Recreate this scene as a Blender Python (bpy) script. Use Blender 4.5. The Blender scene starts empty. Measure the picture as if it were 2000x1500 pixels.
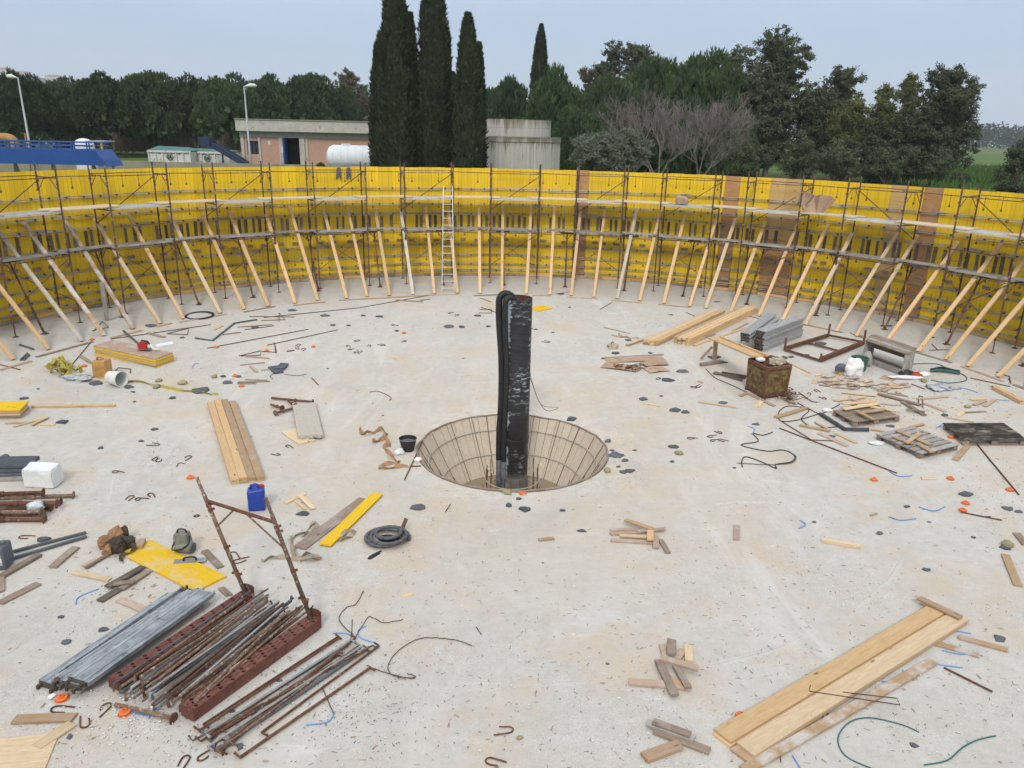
import bpy, bmesh, math, random
from mathutils import noise as mnoise
import numpy as np
from mathutils import Vector, Matrix
random.seed(11); RNG = np.random.default_rng(11)
S = bpy.context.scene
COL = S.collection
R_ = math.radians
V = Vector
# ------------------------------------------------------------------ camera
FPX, PITCH, ROLL, CAMH = 1468.57, 0.3219, 0.0220, 6.0
CAM = V((0, 0, CAMH))
_f = V((0, math.cos(PITCH), -math.sin(PITCH))); _r = V((1, 0, 0)); _u = _r.cross(_f)
RIGHT = math.cos(ROLL) * _r + math.sin(ROLL) * _u
UP = -math.sin(ROLL) * _r + math.cos(ROLL) * _u
FWD = _f
cd = bpy.data.cameras.new('camera'); cam = bpy.data.objects.new('camera', cd); COL.objects.link(cam)
cd.sensor_width = 36; cd.lens = FPX / 2000 * 36; cd.clip_start = 0.1; cd.clip_end = 6000
cam.matrix_world = Matrix((( RIGHT.x, UP.x, -FWD.x, CAM.x), (RIGHT.y, UP.y, -FWD.y, CAM.y), (RIGHT.z, UP.z, -FWD.z, CAM.z), (0, 0, 0, 1)))
S.camera = cam
# ------------------------------------------------------------------ sky, sun, exposure
SUN_EL, SUN_AZ = R_(42), R_(186)
w = bpy.data.worlds.new('World'); S.world = w; w.use_nodes = True
nt = w.node_tree; nt.nodes.clear()
n_out = nt.nodes.new('ShaderNodeOutputWorld'); n_bg = nt.nodes.new('ShaderNodeBackground'); n_bg.inputs[1].default_value = 0.10
n_sky = nt.nodes.new('ShaderNodeTexSky'); n_sky.sky_type = 'NISHITA'; n_sky.sun_disc = False
n_sky.sun_elevation = SUN_EL; n_sky.sun_rotation = SUN_AZ; n_sky.air_density = 1.0; n_sky.dust_density = 3.0; n_sky.ozone_density = 1.5
n_geo = nt.nodes.new('ShaderNodeTexCoord'); n_sep = nt.nodes.new('ShaderNodeSeparateXYZ'); nt.links.new(n_geo.outputs['Generated'], n_sep.inputs[0])
n_map = nt.nodes.new('ShaderNodeMapping'); n_map.inputs['Scale'].default_value = (1.2, 1.2, 5.0); nt.links.new(n_geo.outputs['Generated'], n_map.inputs[0])
n_cl = nt.nodes.new('ShaderNodeTexNoise'); n_cl.inputs['Scale'].default_value = 1.6; n_cl.inputs['Detail'].default_value = 5; nt.links.new(n_map.outputs[0], n_cl.inputs['Vector'])
n_add = nt.nodes.new('ShaderNodeMath'); n_add.operation = 'MULTIPLY_ADD'; n_add.inputs[1].default_value = 0.16; nt.links.new(n_cl.outputs['Fac'], n_add.inputs[0]); nt.links.new(n_sep.outputs['Z'], n_add.inputs[2])
n_ramp = nt.nodes.new('ShaderNodeValToRGB'); nt.links.new(n_add.outputs[0], n_ramp.inputs[0])
OVC = [(0.0, (5.2, 5.75, 6.8)), (0.10, (4.9, 5.6, 6.9)), (0.20, (4.5, 5.5, 7.2)), (0.45, (6.8, 7.5, 8.7)), (1.0, (11.4, 11.9, 12.5))]
cr = n_ramp.color_ramp
while len(cr.elements) < len(OVC): cr.elements.new(0.5)
for e, (p, c) in zip(cr.elements, OVC): e.position = p; e.color = (c[0] / 15, c[1] / 15, c[2] / 15, 1)
n_mul = nt.nodes.new('ShaderNodeVectorMath'); n_mul.operation = 'SCALE'; n_mul.inputs['Scale'].default_value = 15.0; nt.links.new(n_ramp.outputs[0], n_mul.inputs[0])
n_mix = nt.nodes.new('ShaderNodeMixRGB'); n_mix.inputs[0].default_value = 0.85
nt.links.new(n_sky.outputs[0], n_mix.inputs[1]); nt.links.new(n_mul.outputs[0], n_mix.inputs[2])
nt.links.new(n_mix.outputs[0], n_bg.inputs[0]); nt.links.new(n_bg.outputs[0], n_out.inputs[0])
sd = bpy.data.lights.new('sun', 'SUN'); sun = bpy.data.objects.new('sun', sd); COL.objects.link(sun)
sd.energy = 1.5; sd.angle = R_(12); sd.color = (1, 0.96, 0.9)
_sd = V((math.sin(SUN_AZ) * math.cos(SUN_EL), math.cos(SUN_AZ) * math.cos(SUN_EL), math.sin(SUN_EL)))
sun.rotation_euler = (-_sd).to_track_quat('-Z', 'Y').to_euler()
S.view_settings.view_transform = 'Standard'; S.view_settings.look = 'None'; S.view_settings.exposure = 0.22; S.view_settings.gamma = 1.0
S.view_settings.use_curve_mapping = False
S.render.engine = 'CYCLES'
S.cycles.max_bounces = 5; S.cycles.diffuse_bounces = 2; S.cycles.use_adaptive_sampling = True; S.cycles.adaptive_threshold = 0.02; S.cycles.volume_bounces = 1; S.cycles.use_denoising = True
# ------------------------------------------------------------------ place constants
CX, CY, TR, SLOPE, HW, PA = 0.05, 15.88, 17.284, 0.0579, 4.57, 2.157
C0 = V((CX, CY, 0)); RIMZ = -SLOPE * (TR - PA); ZG = 2.7
def ray(px, py): return FWD * FPX + RIGHT * (px - 1000) + UP * (750 - py)
def at(px, py, Y):
    d = ray(px, py); return CAM + d * (Y / d.y)
def fz(x, y):
    r = math.hypot(x - CX, y - CY); return -SLOPE * (TR - min(r, TR))
def fn(x, y):
    d = V((x - CX, y - CY, 0)); r = max(d.length, .01); d /= r
    return V((-SLOPE * d.x, -SLOPE * d.y, 1)).normalized()
def G(px, py, dz=0.0):
    d = ray(px, py); z = -0.4
    for _ in range(25):
        t = (z - CAMH) / d.z; p = CAM + d * t; z = fz(p.x, p.y) + dz
    return V((p.x, p.y, z))
def Wp(px, py, r):
    d = ray(px, py); a = d.x**2 + d.y**2; b = -2 * (d.x * CX + d.y * CY); c = CX**2 + CY**2 - r * r
    t = (-b + math.sqrt(b * b - 4 * a * c)) / (2 * a); return CAM + d * t
def pol(r, deg, z=0.0): a = R_(deg); return V((CX + r * math.sin(a), CY + r * math.cos(a), z))
def proj(p):
    d = V(p) - CAM; k = d.dot(FWD); return 1000 + FPX * d.dot(RIGHT) / k, 750 - FPX * d.dot(UP) / k
# ------------------------------------------------------------------ materials
MATS = {}
def _lnk(t, a, b): t.links.new(a, b)
def new_mat(name, rough=0.8, metal=0.0, spec=0.3):
    m = bpy.data.materials.new(name); m.use_nodes = True; t = m.node_tree; b = t.nodes['Principled BSDF']
    b.inputs['Roughness'].default_value = rough; b.inputs['Metallic'].default_value = metal; b.inputs['Specular IOR Level'].default_value = spec
    MATS[name] = m; return m, t, b
def N(t, typ, **k):
    n = t.nodes.new(typ)
    for a, v in k.items():
        if a in n.inputs.keys(): n.inputs[a].default_value = v
        else: setattr(n, a, v)
    return n
def noise(t, vec, scale, detail=4, rough=.55, dist=0):
    n = N(t, 'ShaderNodeTexNoise', Scale=scale, Detail=detail, Roughness=rough, Distortion=dist); _lnk(t, vec, n.inputs['Vector']); return n.outputs['Fac']
def rng(t, v, a, b, c=0., d=1.):
    n = N(t, 'ShaderNodeMapRange'); n.inputs[1].default_value = a; n.inputs[2].default_value = b; n.inputs[3].default_value = c; n.inputs[4].default_value = d
    _lnk(t, v, n.inputs[0]); return n.outputs[0]
def mix(t, f, a, b, typ='MIX'):
    n = N(t, 'ShaderNodeMixRGB', blend_type=typ)
    for i, x in enumerate((f, a, b)):
        if hasattr(x, 'is_linked') or hasattr(x, 'links'): _lnk(t, x, n.inputs[i])
        elif isinstance(x, (tuple, list)): n.inputs[i].default_value = (*x, 1) if len(x) == 3 else x
        else: n.inputs[i].default_value = x
    return n.outputs[0]
def math_(t, op, a, b=0.0):
    n = N(t, 'ShaderNodeMath', operation=op)
    for i, x in enumerate((a, b)):
        if hasattr(x, 'links'): _lnk(t, x, n.inputs[i])
        else: n.inputs[i].default_value = x
    return n.outputs[0]
def coords(t, scale=(1, 1, 1), kind='Object', rand=False):
    c = N(t, 'ShaderNodeTexCoord'); m = N(t, 'ShaderNodeMapping'); m.inputs['Scale'].default_value = scale
    _lnk(t, c.outputs[kind], m.inputs[0])
    if rand:
        o = N(t, 'ShaderNodeObjectInfo'); mm = math_(t, 'MULTIPLY', o.outputs['Random'], 37.0); _lnk(t, mm, m.inputs['Location'])
    return m.outputs[0]
def bump(t, b, h, strength=.3, dist=.01):
    n = N(t, 'ShaderNodeBump'); n.inputs['Strength'].default_value = strength; n.inputs['Distance'].default_value = dist
    _lnk(t, h, n.inputs['Height']); _lnk(t, n.outputs[0], b.inputs['Normal'])
def mottle(name, c1, c2, scale=6, rough=.8, metal=0, spec=.3, bmp=.2, lo=.35, hi=.65, c3=None, s3=40, vary=.12, stretch=(1, 1, 1)):
    m, t, b = new_mat(name, rough, metal, spec); v = coords(t, stretch, rand=True)
    n1 = noise(t, v, scale, 6, .6); col = mix(t, rng(t, n1, lo, hi), c1, c2)
    if c3:
        n2 = noise(t, v, s3, 3); col = mix(t, rng(t, n2, .58, .68), col, c3)
    o = N(t, 'ShaderNodeObjectInfo'); hs = N(t, 'ShaderNodeHueSaturation'); _lnk(t, col, hs.inputs['Color']); _lnk(t, rng(t, o.outputs['Random'], 0, 1, 1 - vary, 1 + vary), hs.inputs['Value'])
    _lnk(t, hs.outputs[0], b.inputs['Base Color'])
    if bmp: bump(t, b, n1, bmp, .01)
    return m
def wood(name, c1, c2, cd_, grain=7, weather=None, wf=(.5, .7), vary=.15):
    m, t, b = new_mat(name, .75, 0, .25); v = coords(t, (1, grain, grain), rand=True)
    g = noise(t, v, 3.2, 6, .62, .6); v2 = coords(t, (1, 9, 9), rand=True); g2 = noise(t, v2, 9, 3, .6)
    col = mix(t, rng(t, g, .33, .67), c1, c2); col = mix(t, rng(t, g2, .55, .75, 0, .55), col, cd_)
    kv = coords(t, (1.9, 6, 6), rand=True); vo = N(t, 'ShaderNodeTexVoronoi', Scale=1.0); _lnk(t, kv, vo.inputs['Vector'])
    col = mix(t, rng(t, vo.outputs['Distance'], .06, .13, .9, 0), col, tuple(x * .42 for x in cd_))
    if weather:
        v3 = coords(t, (1, 1, 1), rand=True); g3 = noise(t, v3, 3, 5, .65); col = mix(t, rng(t, g3, *wf), col, weather)
    o = N(t, 'ShaderNodeObjectInfo'); hs = N(t, 'ShaderNodeHueSaturation'); _lnk(t, col, hs.inputs['Color']); _lnk(t, rng(t, o.outputs['Random'], 0, 1, 1 - vary, 1 + vary), hs.inputs['Value'])
    _lnk(t, hs.outputs[0], b.inputs['Base Color']); bump(t, b, g, .25, .004); return m
wood('wood_new', (.70, .49, .27), (.60, .385, .19), (.44, .25, .11))
wood('wood_pale', (.68, .53, .35), (.57, .42, .255), (.42, .28, .16))
wood('wood_white', (.60, .52, .40), (.52, .44, .33), (.40, .32, .23), weather=(.62, .60, .55))
wood('wood_tan', (.47, .32, .19), (.38, .25, .145), (.27, .165, .09), weather=(.44, .36, .29))
wood('wood_pink', (.46, .34, .26), (.38, .27, .20), (.26, .17, .12), weather=(.5, .44, .39))
wood('wood_old', (.30, .23, .175), (.22, .165, .125), (.13, .095, .07), weather=(.34, .30, .265))
wood('wood_dark', (.15, .115, .095), (.10, .075, .062), (.055, .042, .036), weather=(.23, .20, .18))
wood('wood_grey', (.36, .34, .31), (.28, .26, .235), (.18, .16, .14), weather=(.46, .45, .43))
wood('wood_char', (.05, .044, .04), (.026, .024, .022), (.014, .013, .012), weather=(.20, .165, .13), wf=(.48, .66), vary=.4)
wood('wood_limed', (.46, .31, .18), (.38, .25, .14), (.26, .16, .09), weather=(.56, .51, .46), wf=(.44, .60))
wood('board_yellow', (.76, .49, .02), (.70, .43, .015), (.58, .34, .012), weather=(.66, .50, .16), wf=(.6, .85), vary=.05)
wood('board_yellow_worn', (.74, .47, .02), (.66, .41, .015), (.46, .29, .03), weather=(.62, .48, .25), wf=(.5, .68), vary=.03)
wood('ply_edge', (.58, .44, .28), (.50, .36, .21), (.36, .25, .14))
wood('batten_grey', (.17, .13, .095), (.12, .092, .07), (.06, .047, .038), weather=(.25, .215, .18), vary=.35)
wood('deck_timber', (.62, .52, .38), (.54, .44, .31), (.40, .31, .21), weather=(.58, .55, .50), vary=.10)
mottle('rust', (.105, .045, .028), (.17, .075, .042), 9, .85, .1, .3, .3, c3=(.26, .21, .175), s3=22, vary=.2)
mottle('rust_pale', (.13, .075, .05), (.23, .155, .11), 16, .85, .1, .3, .3, c3=(.46, .42, .38), s3=26, vary=.25)
mottle('rust_red', (.135, .05, .04), (.185, .075, .055), 5, .75, .1, .3, .2, c3=(.23, .12, .09), s3=18, vary=.1)
mottle('rust_bar', (.09, .042, .026), (.17, .085, .05), 14, .9, .0, .2, .3, vary=.3)
mottle('steel_scaf', (.085, .045, .035), (.15, .085, .065), 7, .8, .1, .3, .2, c3=(.30, .27, .25), s3=9, vary=.3)
mottle('galv', (.25, .27, .29), (.46, .48, .50), 3.5, .40, .5, .5, .1, .38, .62, c3=(.20, .205, .205), s3=6, vary=.2, stretch=(1, 1, 1))
mottle('galv_dull', (.33, .34, .345), (.42, .43, .43), 6, .6, .25, .4, .1, c3=(.48, .47, .44), s3=9, vary=.15)
mottle('galv_deck', (.46, .445, .42), (.56, .545, .515), 3, .8, .0, .25, .1, c3=(.36, .34, .31), s3=5, vary=.12)
mottle('waler_steel', (.33, .31, .27), (.45, .43, .39), 3, .55, .2, .4, .1, c3=(.20, .14, .10), s3=2.5, vary=.2)
mottle('clip_steel', (.07, .055, .045), (.12, .095, .08), 9, .8, .2, .3, .1)
mottle('deck_dull', (.30, .275, .24), (.40, .375, .335), 3, .8, .0, .25, .1, c3=(.22, .19, .155), s3=5, vary=.15)
mottle('alu', (.46, .465, .47), (.56, .565, .57), 5, .5, .4, .4, 0)
mottle('foam_grey', (.075, .082, .098), (.115, .125, .142), 9, .75, 0, .3, .3, vary=.25)
mottle('foam_black', (.012, .012, .013), (.024, .024, .026), 7, .55, 0, .4, .25)
mottle('hose_grey', (.07, .075, .085), (.14, .145, .155), 12, .6, 0, .35, .2)
mottle('mud_grey', (.30, .285, .265), (.42, .40, .37), 7, .9, 0, .2, .3)
mottle('eps', (.80, .81, .80), (.70, .71, .69), 30, .9, 0, .2, .6, vary=.02)
mottle('plastic_white', (.74, .74, .71), (.62, .61, .57), 7, .5, 0, .4, .1, vary=.05)
mottle('plastic_blue', (.012, .045, .30), (.014, .055, .36), 5, .38, 0, .5, 0, vary=.02)
mottle('plastic_amber', (.56, .32, .11), (.40, .205, .06), 5, .45, 0, .5, .1, vary=.02)
mottle('plastic_grey', (.085, .10, .115), (.11, .125, .14), 5, .5, 0, .5, 0, vary=.02)
mottle('plastic_black', (.015, .015, .016), (.03, .03, .032), 5, .5, 0, .5, 0)
mottle('plastic_green', (.035, .09, .06), (.06, .12, .085), 5, .5, 0, .5, 0)
mottle('plastic_red', (.45, .03, .025), (.36, .025, .02), 5, .5, 0, .5, 0, vary=.05)
mottle('orange', (.80, .19, .045), (.70, .16, .04), 5, .5, 0, .4, 0, vary=.08)
mottle('twine', (.12, .26, .58), (.20, .36, .66), 9, .7, 0, .3, 0)
mottle('cable_green', (.03, .105, .115), (.045, .14, .15), 9, .6, 0, .4, 0)
mottle('cable_black', (.018, .018, .019), (.04, .038, .036), 9, .7, 0, .3, 0)
mottle('strap_orange', (.44, .255, .135), (.35, .19, .095), 9, .85, 0, .2, .2)
mottle('strap_beige', (.44, .37, .27), (.35, .285, .20), 9, .9, 0, .2, .2)
mottle('strap_yellow', (.47, .40, .08), (.36, .30, .06), 9, .85, 0, .2, .2)
mottle('leather', (.36, .20, .10), (.27, .14, .07), 8, .8, 0, .3, .3)
mottle('leather_dark', (.085, .065, .045), (.055, .04, .03), 8, .8, 0, .3, .3)
mottle('cardboard', (.46, .33, .23), (.38, .26, .175), 5, .9, 0, .15, .2, c3=(.27, .165, .11), s3=7)
mottle('paper', (.78, .78, .77), (.68, .68, .68), 6, .85, 0, .2, .1)
mottle('film', (.62, .65, .68), (.42, .45, .50), 12, .22, 0, .6, .6)
mottle('stone', (.36, .31, .19), (.27, .23, .14), 9, .95, 0, .2, .4)
mottle('stone_white', (.80, .80, .78), (.68, .67, .65), 9, .95, 0, .2, .3)
mottle('bin_paint', (.24, .20, .075), (.14, .085, .035), 7, .8, .1, .3, .3, .36, .58, c3=(.085, .036, .02), s3=5)
mottle('cement_board', (.50, .46, .39), (.42, .385, .325), 22, .95, 0, .2, .5, c3=(.34, .31, .27), s3=45, vary=.05)
mottle('tool_grey', (.19, .19, .165), (.26, .26, .23), 8, .7, 0, .3, .2)
mottle('wire', (.07, .05, .04), (.13, .09, .07), 12, .9, 0, .2, 0)
mottle('mud_water', (.25, .19, .12), (.21, .16, .10), 3, .25, 0, .5, .05)
mottle('conc_bldg', (.50, .475, .42), (.42, .395, .345), 2.2, .9, 0, .2, .3, c3=(.33, .305, .26), s3=5, vary=.02)
mottle('conc_moss', (.30, .28, .20), (.20, .19, .13), 1.2, .95, 0, .2, .3, vary=.02)
mottle('blue_paint', (.012, .060, .24), (.015, .075, .28), 2, .5, .0, .4, .05, vary=.05)
mottle('navy_paint', (.015, .025, .07), (.02, .035, .09), 3, .6, 0, .4, .05)
mottle('skip_white', (.62, .62, .58), (.55, .55, .51), 2, .7, 0, .3, .1, c3=(.36, .23, .14), s3=4, vary=.03)
mottle('tarp_green', (.06, .15, .135), (.09, .20, .18), 2, .8, 0, .3, .3, vary=.05)
mottle('tank_white', (.72, .74, .76), (.63, .65, .67), 3, .6, 0, .4, .1, vary=.02)
mottle('logo_green', (.05, .16, .09), (.06, .18, .10), 2, .7, 0, .3, 0)
mottle('logo_dark', (.035, .04, .045), (.05, .055, .06), 2, .7, 0, .3, 0)
mottle('glass_dark', (.05, .06, .075), (.07, .08, .10), 2, .15, 0, .6, 0)
mottle('doorway_shade', (.006, .006, .007), (.012, .012, .012), 2, .9, 0, .1, 0)
mottle('pole_paint', (.38, .40, .41), (.31, .33, .34), 3, .5, .2, .4, 0)
mottle('pipe_ochre', (.42, .22, .08), (.36, .18, .06), 3, .6, 0, .3, 0)
mottle('hazard_yellow', (.70, .50, .03), (.62, .43, .03), 3, .6, 0, .3, 0)
mottle('far_wall', (.60, .57, .54), (.52, .50, .47), .5, .9, 0, .2, 0)
mottle('far_roof', (.33, .17, .12), (.28, .14, .10), .5, .9, 0, .2, 0)
mottle('bark', (.10, .078, .06), (.06, .046, .037), 3, .95, 0, .1, .4)
mottle('bark_pale', (.255, .215, .205), (.17, .14, .135), 3, .95, 0, .1, .3)
mottle('bark_euc', (.25, .22, .19), (.15, .125, .105), 2, .95, 0, .1, .3)
def leafmat(name, c1, c2, c3, scale=.5):
    m, t, b = new_mat(name, .75, 0, .15); v = coords(t, (1, 1, 1), rand=True)
    n1 = noise(t, v, scale, 5, .7); n2 = noise(t, v, 6.0, 2)
    col = mix(t, rng(t, n1, .35, .65), c1, c2); col = mix(t, rng(t, n2, .55, .75), col, c3)
    o = N(t, 'ShaderNodeObjectInfo'); hs = N(t, 'ShaderNodeHueSaturation'); _lnk(t, col, hs.inputs['Color']); _lnk(t, rng(t, o.outputs['Random'], 0, 1, .85, 1.15), hs.inputs['Value'])
    _lnk(t, hs.outputs[0], b.inputs['Base Color'])
    tr = N(t, 'ShaderNodeBsdfTranslucent'); _lnk(t, hs.outputs[0], tr.inputs[0]); ms = N(t, 'ShaderNodeMixShader'); ms.inputs[0].default_value = .22
    _lnk(t, b.outputs[0], ms.inputs[1]); _lnk(t, tr.outputs[0], ms.inputs[2]); _lnk(t, ms.outputs[0], t.nodes['Material Output'].inputs[0]); return m
leafmat('leaf_pine', (.046, .070, .030), (.080, .116, .048), (.145, .185, .085))  # last colour paints lit tips into the needles as speckles
leafmat('leaf_pine2', (.048, .082, .034), (.078, .122, .048), (.13, .175, .075))
leafmat('leaf_cypress', (.042, .054, .030), (.072, .086, .048), (.13, .145, .088), 1.2)  # last colour paints highlights into the cypress sprays
leafmat('leaf_euc', (.062, .076, .042), (.10, .115, .064), (.175, .185, .115))
leafmat('leaf_euc_yellow', (.10, .115, .042), (.15, .155, .055), (.21, .20, .08))  # lighter, yellower leaf colour of the yellow-green trees
leafmat('leaf_euc_tan', (.115, .095, .055), (.15, .125, .075), (.19, .16, .10))
leafmat('leaf_olive', (.13, .15, .105), (.19, .21, .155), (.27, .29, .23), 1.0)
leafmat('leaf_far', (.045, .06, .045), (.065, .08, .06), (.08, .095, .075))
leafmat('leaf_reed', (.25, .205, .14), (.33, .275, .19), (.42, .355, .25))
leafmat('leaf_grass', (.055, .105, .028), (.075, .135, .035), (.105, .165, .05))
def mat_slab():
    m, t, b = new_mat('concrete_slab', .88, 0, .25); v = coords(t)
    big = noise(t, v, .32, 6, .65); mid = noise(t, v, 1.9, 6, .68); fine = noise(t, v, 14, 5, .7); sp = noise(t, v, 42, 2, .6)
    col = mix(t, rng(t, big, .34, .66), (.490, .463, .420), (.558, .536, .496))
    col = mix(t, rng(t, mid, .34, .66, 0, .6), col, (.455, .420, .365))
    mid2 = noise(t, v, 5.5, 6, .72); col = mix(t, rng(t, mid2, .45, .70, 0, .45), col, (.60, .58, .545)); col = mix(t, rng(t, mid2, .46, .26, 0, .45), col, (.39, .36, .315))
    ln = N(t, 'ShaderNodeVectorMath', operation='LENGTH'); _lnk(t, v, ln.inputs[0]); r = ln.outputs['Value']
    # sandy dirt spread from the pit
    sand = math_(t, 'MULTIPLY', rng(t, r, 2.0, 6.5, 1, 0), rng(t, noise(t, v, .8, 6, .7), .36, .60)); col = mix(t, math_(t, 'MULTIPLY', sand, .8), col, (.54, .43, .305))
    rim = math_(t, 'MULTIPLY', rng(t, r, 2.2, 3.3, 1, 0), rng(t, noise(t, v, 3.5, 6, .7), .42, .55)); col = mix(t, math_(t, 'MULTIPLY', rim, .8), col, (.64, .60, .53))
    st2 = math_(t, 'MULTIPLY', rng(t, noise(t, v, .55, 7, .72), .50, .64), .72); col = mix(t, st2, col, (.535, .435, .325))
    # lime-white smears, brushed patches
    wv = coords(t, (1.0, 3.4, 1)); wh = math_(t, 'MULTIPLY', rng(t, noise(t, wv, .9, 7, .75), .60, .72), rng(t, fine, .40, .60)); col = mix(t, math_(t, 'MULTIPLY', wh, .8), col, (.74, .735, .72))
    gv = coords(t, (3.0, .8, 1)); gh = math_(t, 'MULTIPLY', rng(t, noise(t, gv, .8, 7, .72), .56, .70), .5); col = mix(t, gh, col, (.40, .395, .38))
    # rough pitted aggregate zones
    zone = rng(t, noise(t, v, .45, 4, .6), .46, .60)
    pits = math_(t, 'MULTIPLY', rng(t, sp, .60, .66), math_(t, 'ADD', math_(t, 'MULTIPLY', zone, .55), .05)); col = mix(t, pits, col, (.28, .26, .225))
    sp2 = noise(t, v, 60, 2, .5); lt = math_(t, 'MULTIPLY', rng(t, sp2, .62, .68), math_(t, 'ADD', math_(t, 'MULTIPLY', zone, .6), .08)); col = mix(t, lt, col, (.76, .755, .74))
    bl = math_(t, 'MULTIPLY', rng(t, noise(t, v, 7.5, 4, .75), .665, .72), .55); col = mix(t, bl, col, (.27, .245, .21))
    sc = coords(t, (1, 16, 1)); sc1 = rng(t, noise(t, sc, 1.6, 4, .6), .67, .72); col = mix(t, math_(t, 'MULTIPLY', sc1, .35), col, (.30, .27, .235))
    # cast joint circle
    rw = math_(t, 'ADD', r, rng(t, noise(t, v, .7, 5), 0, 1, -.14, .14))
    for rad, wd, c, k in ((8.15, .010, (.30, .28, .25), .6), (8.17, .07, (.66, .64, .61), .22), (3.95, .015, (.36, .30, .23), .35)):
        d = math_(t, 'ABSOLUTE', math_(t, 'SUBTRACT', rw, rad)); col = mix(t, math_(t, 'MULTIPLY', rng(t, d, wd * .4, wd, k, 0), rng(t, noise(t, v, .9, 3), .44, .60)), col, c)
    # footprints and tyre smears of dried mud, damp patches
    ft = math_(t, 'MULTIPLY', rng(t, noise(t, coords(t, (1, 1, 1)), 2.6, 7, .78, 1.5), .60, .68), rng(t, noise(t, v, .35, 4), .45, .6)); col = mix(t, math_(t, 'MULTIPLY', ft, .5), col, (.40, .33, .255))
    dp = rng(t, noise(t, v, .22, 5, .6, .8), .54, .64); col = mix(t, math_(t, 'MULTIPLY', dp, .22), col, (.36, .345, .32))
    big2 = noise(t, v, .16, 4, .6, 1.2); col = mix(t, rng(t, big2, .48, .62, 0, .22), col, (.57, .52, .44)); rs_ = noise(t, coords(t, (1.6, .35, 1)), .7, 6, .7, .6); col = mix(t, rng(t, rs_, .56, .68, 0, .4), col, (.64, .62, .585))
    _lnk(t, col, b.inputs['Base Color'])
    h = mix(t, .5, fine, sp); bump(t, b, h, .35, .012); return m
mat_slab()
def mat_panel():
    m, t, b = new_mat('panel_yellow', .6, 0, .35); v = coords(t, (1, 1, 1)); vr = coords(t, (9, 9, .55), rand=True); vr2 = coords(t, (1, 1, 1), rand=True)
    g = noise(t, vr, 2.2, 6, .65, .3); col = mix(t, rng(t, g, .30, .70), (.86, .585, .012), (.77, .485, .010))
    g2 = noise(t, vr, 7.0, 4, .6); col = mix(t, rng(t, g2, .60, .76, 0, .6), col, (.52, .32, .012))
    d = noise(t, vr2, 2.4, 6, .7); col = mix(t, rng(t, d, .58, .80, 0, .6), col, (.62, .47, .14))
    k = noise(t, vr2, 17, 2); col = mix(t, rng(t, k, .70, .75, 0, .8), col, (.16, .09, .02))
    sx = N(t, 'ShaderNodeSeparateXYZ'); _lnk(t, v, sx.inputs[0]); X, Z = sx.outputs['X'], sx.outputs['Z']
    # strakes of the three-ply lamellas
    for xl in (-.14, .135):
        dd = math_(t, 'ABSOLUTE', math_(t, 'SUBTRACT', X, xl)); col = mix(t, rng(t, dd, .004, .011, .6, 0), col, (.33, .19, .015))
    # printed mark: a column of dashes ending in a roundel
    for z1, z0 in ((1.0, .62), (-.1, -.45)):
        band = math_(t, 'MULTIPLY', math_(t, 'LESS_THAN', math_(t, 'ABSOLUTE', X), .019), math_(t, 'MULTIPLY', math_(t, 'LESS_THAN', Z, z1), math_(t, 'GREATER_THAN', Z, z0)))
        dash = math_(t, 'GREATER_THAN', math_(t, 'SINE', math_(t, 'MULTIPLY', Z, 120.0)), -.35)
        band = math_(t, 'MULTIPLY', band, dash)
        zz = math_(t, 'SUBTRACT', Z, z0 - .03); rr = math_(t, 'ADD', math_(t, 'MULTIPLY', zz, zz), math_(t, 'MULTIPLY', X, X)); band = math_(t, 'MAXIMUM', band, math_(t, 'LESS_THAN', rr, .0016))
        o = N(t, 'ShaderNodeObjectInfo'); vis = math_(t, 'GREATER_THAN', o.outputs['Random'], .3 if z1 > 0.5 else .6)
        col = mix(t, math_(t, 'MULTIPLY', math_(t, 'MULTIPLY', band, vis), .85), col, (.05, .035, .012))
    o = N(t, 'ShaderNodeObjectInfo'); hs = N(t, 'ShaderNodeHueSaturation'); _lnk(t, col, hs.inputs['Color']); _lnk(t, rng(t, o.outputs['Random'], 0, 1, .86, 1.06), hs.inputs['Value'])
    _lnk(t, hs.outputs[0], b.inputs['Base Color']); bump(t, b, g, .15, .004); return m
mat_panel()
wood('panel_brown', (.45, .245, .10), (.37, .19, .08), (.27, .13, .055), weather=(.50, .31, .15), wf=(.5, .75), vary=.12)
wood('panel_tan', (.60, .40, .155), (.52, .33, .125), (.40, .24, .09), weather=(.50, .36, .18), wf=(.55, .8), vary=.06)
def mat_pipe():
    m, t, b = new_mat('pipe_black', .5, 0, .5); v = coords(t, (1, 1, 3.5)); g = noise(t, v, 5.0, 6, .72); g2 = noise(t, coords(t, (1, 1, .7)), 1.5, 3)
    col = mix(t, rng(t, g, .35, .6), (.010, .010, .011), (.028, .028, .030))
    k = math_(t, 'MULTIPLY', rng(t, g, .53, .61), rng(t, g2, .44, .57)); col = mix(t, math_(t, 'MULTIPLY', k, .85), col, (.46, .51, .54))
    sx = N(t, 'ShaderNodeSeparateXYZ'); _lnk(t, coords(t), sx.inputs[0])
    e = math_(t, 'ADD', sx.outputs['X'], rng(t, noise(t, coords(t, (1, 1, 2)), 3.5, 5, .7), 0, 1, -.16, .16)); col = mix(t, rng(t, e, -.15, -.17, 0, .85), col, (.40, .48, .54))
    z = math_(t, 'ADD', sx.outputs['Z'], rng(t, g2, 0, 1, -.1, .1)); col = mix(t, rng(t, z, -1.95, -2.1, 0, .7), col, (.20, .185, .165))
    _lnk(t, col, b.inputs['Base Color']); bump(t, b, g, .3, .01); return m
mat_pipe()
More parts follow.
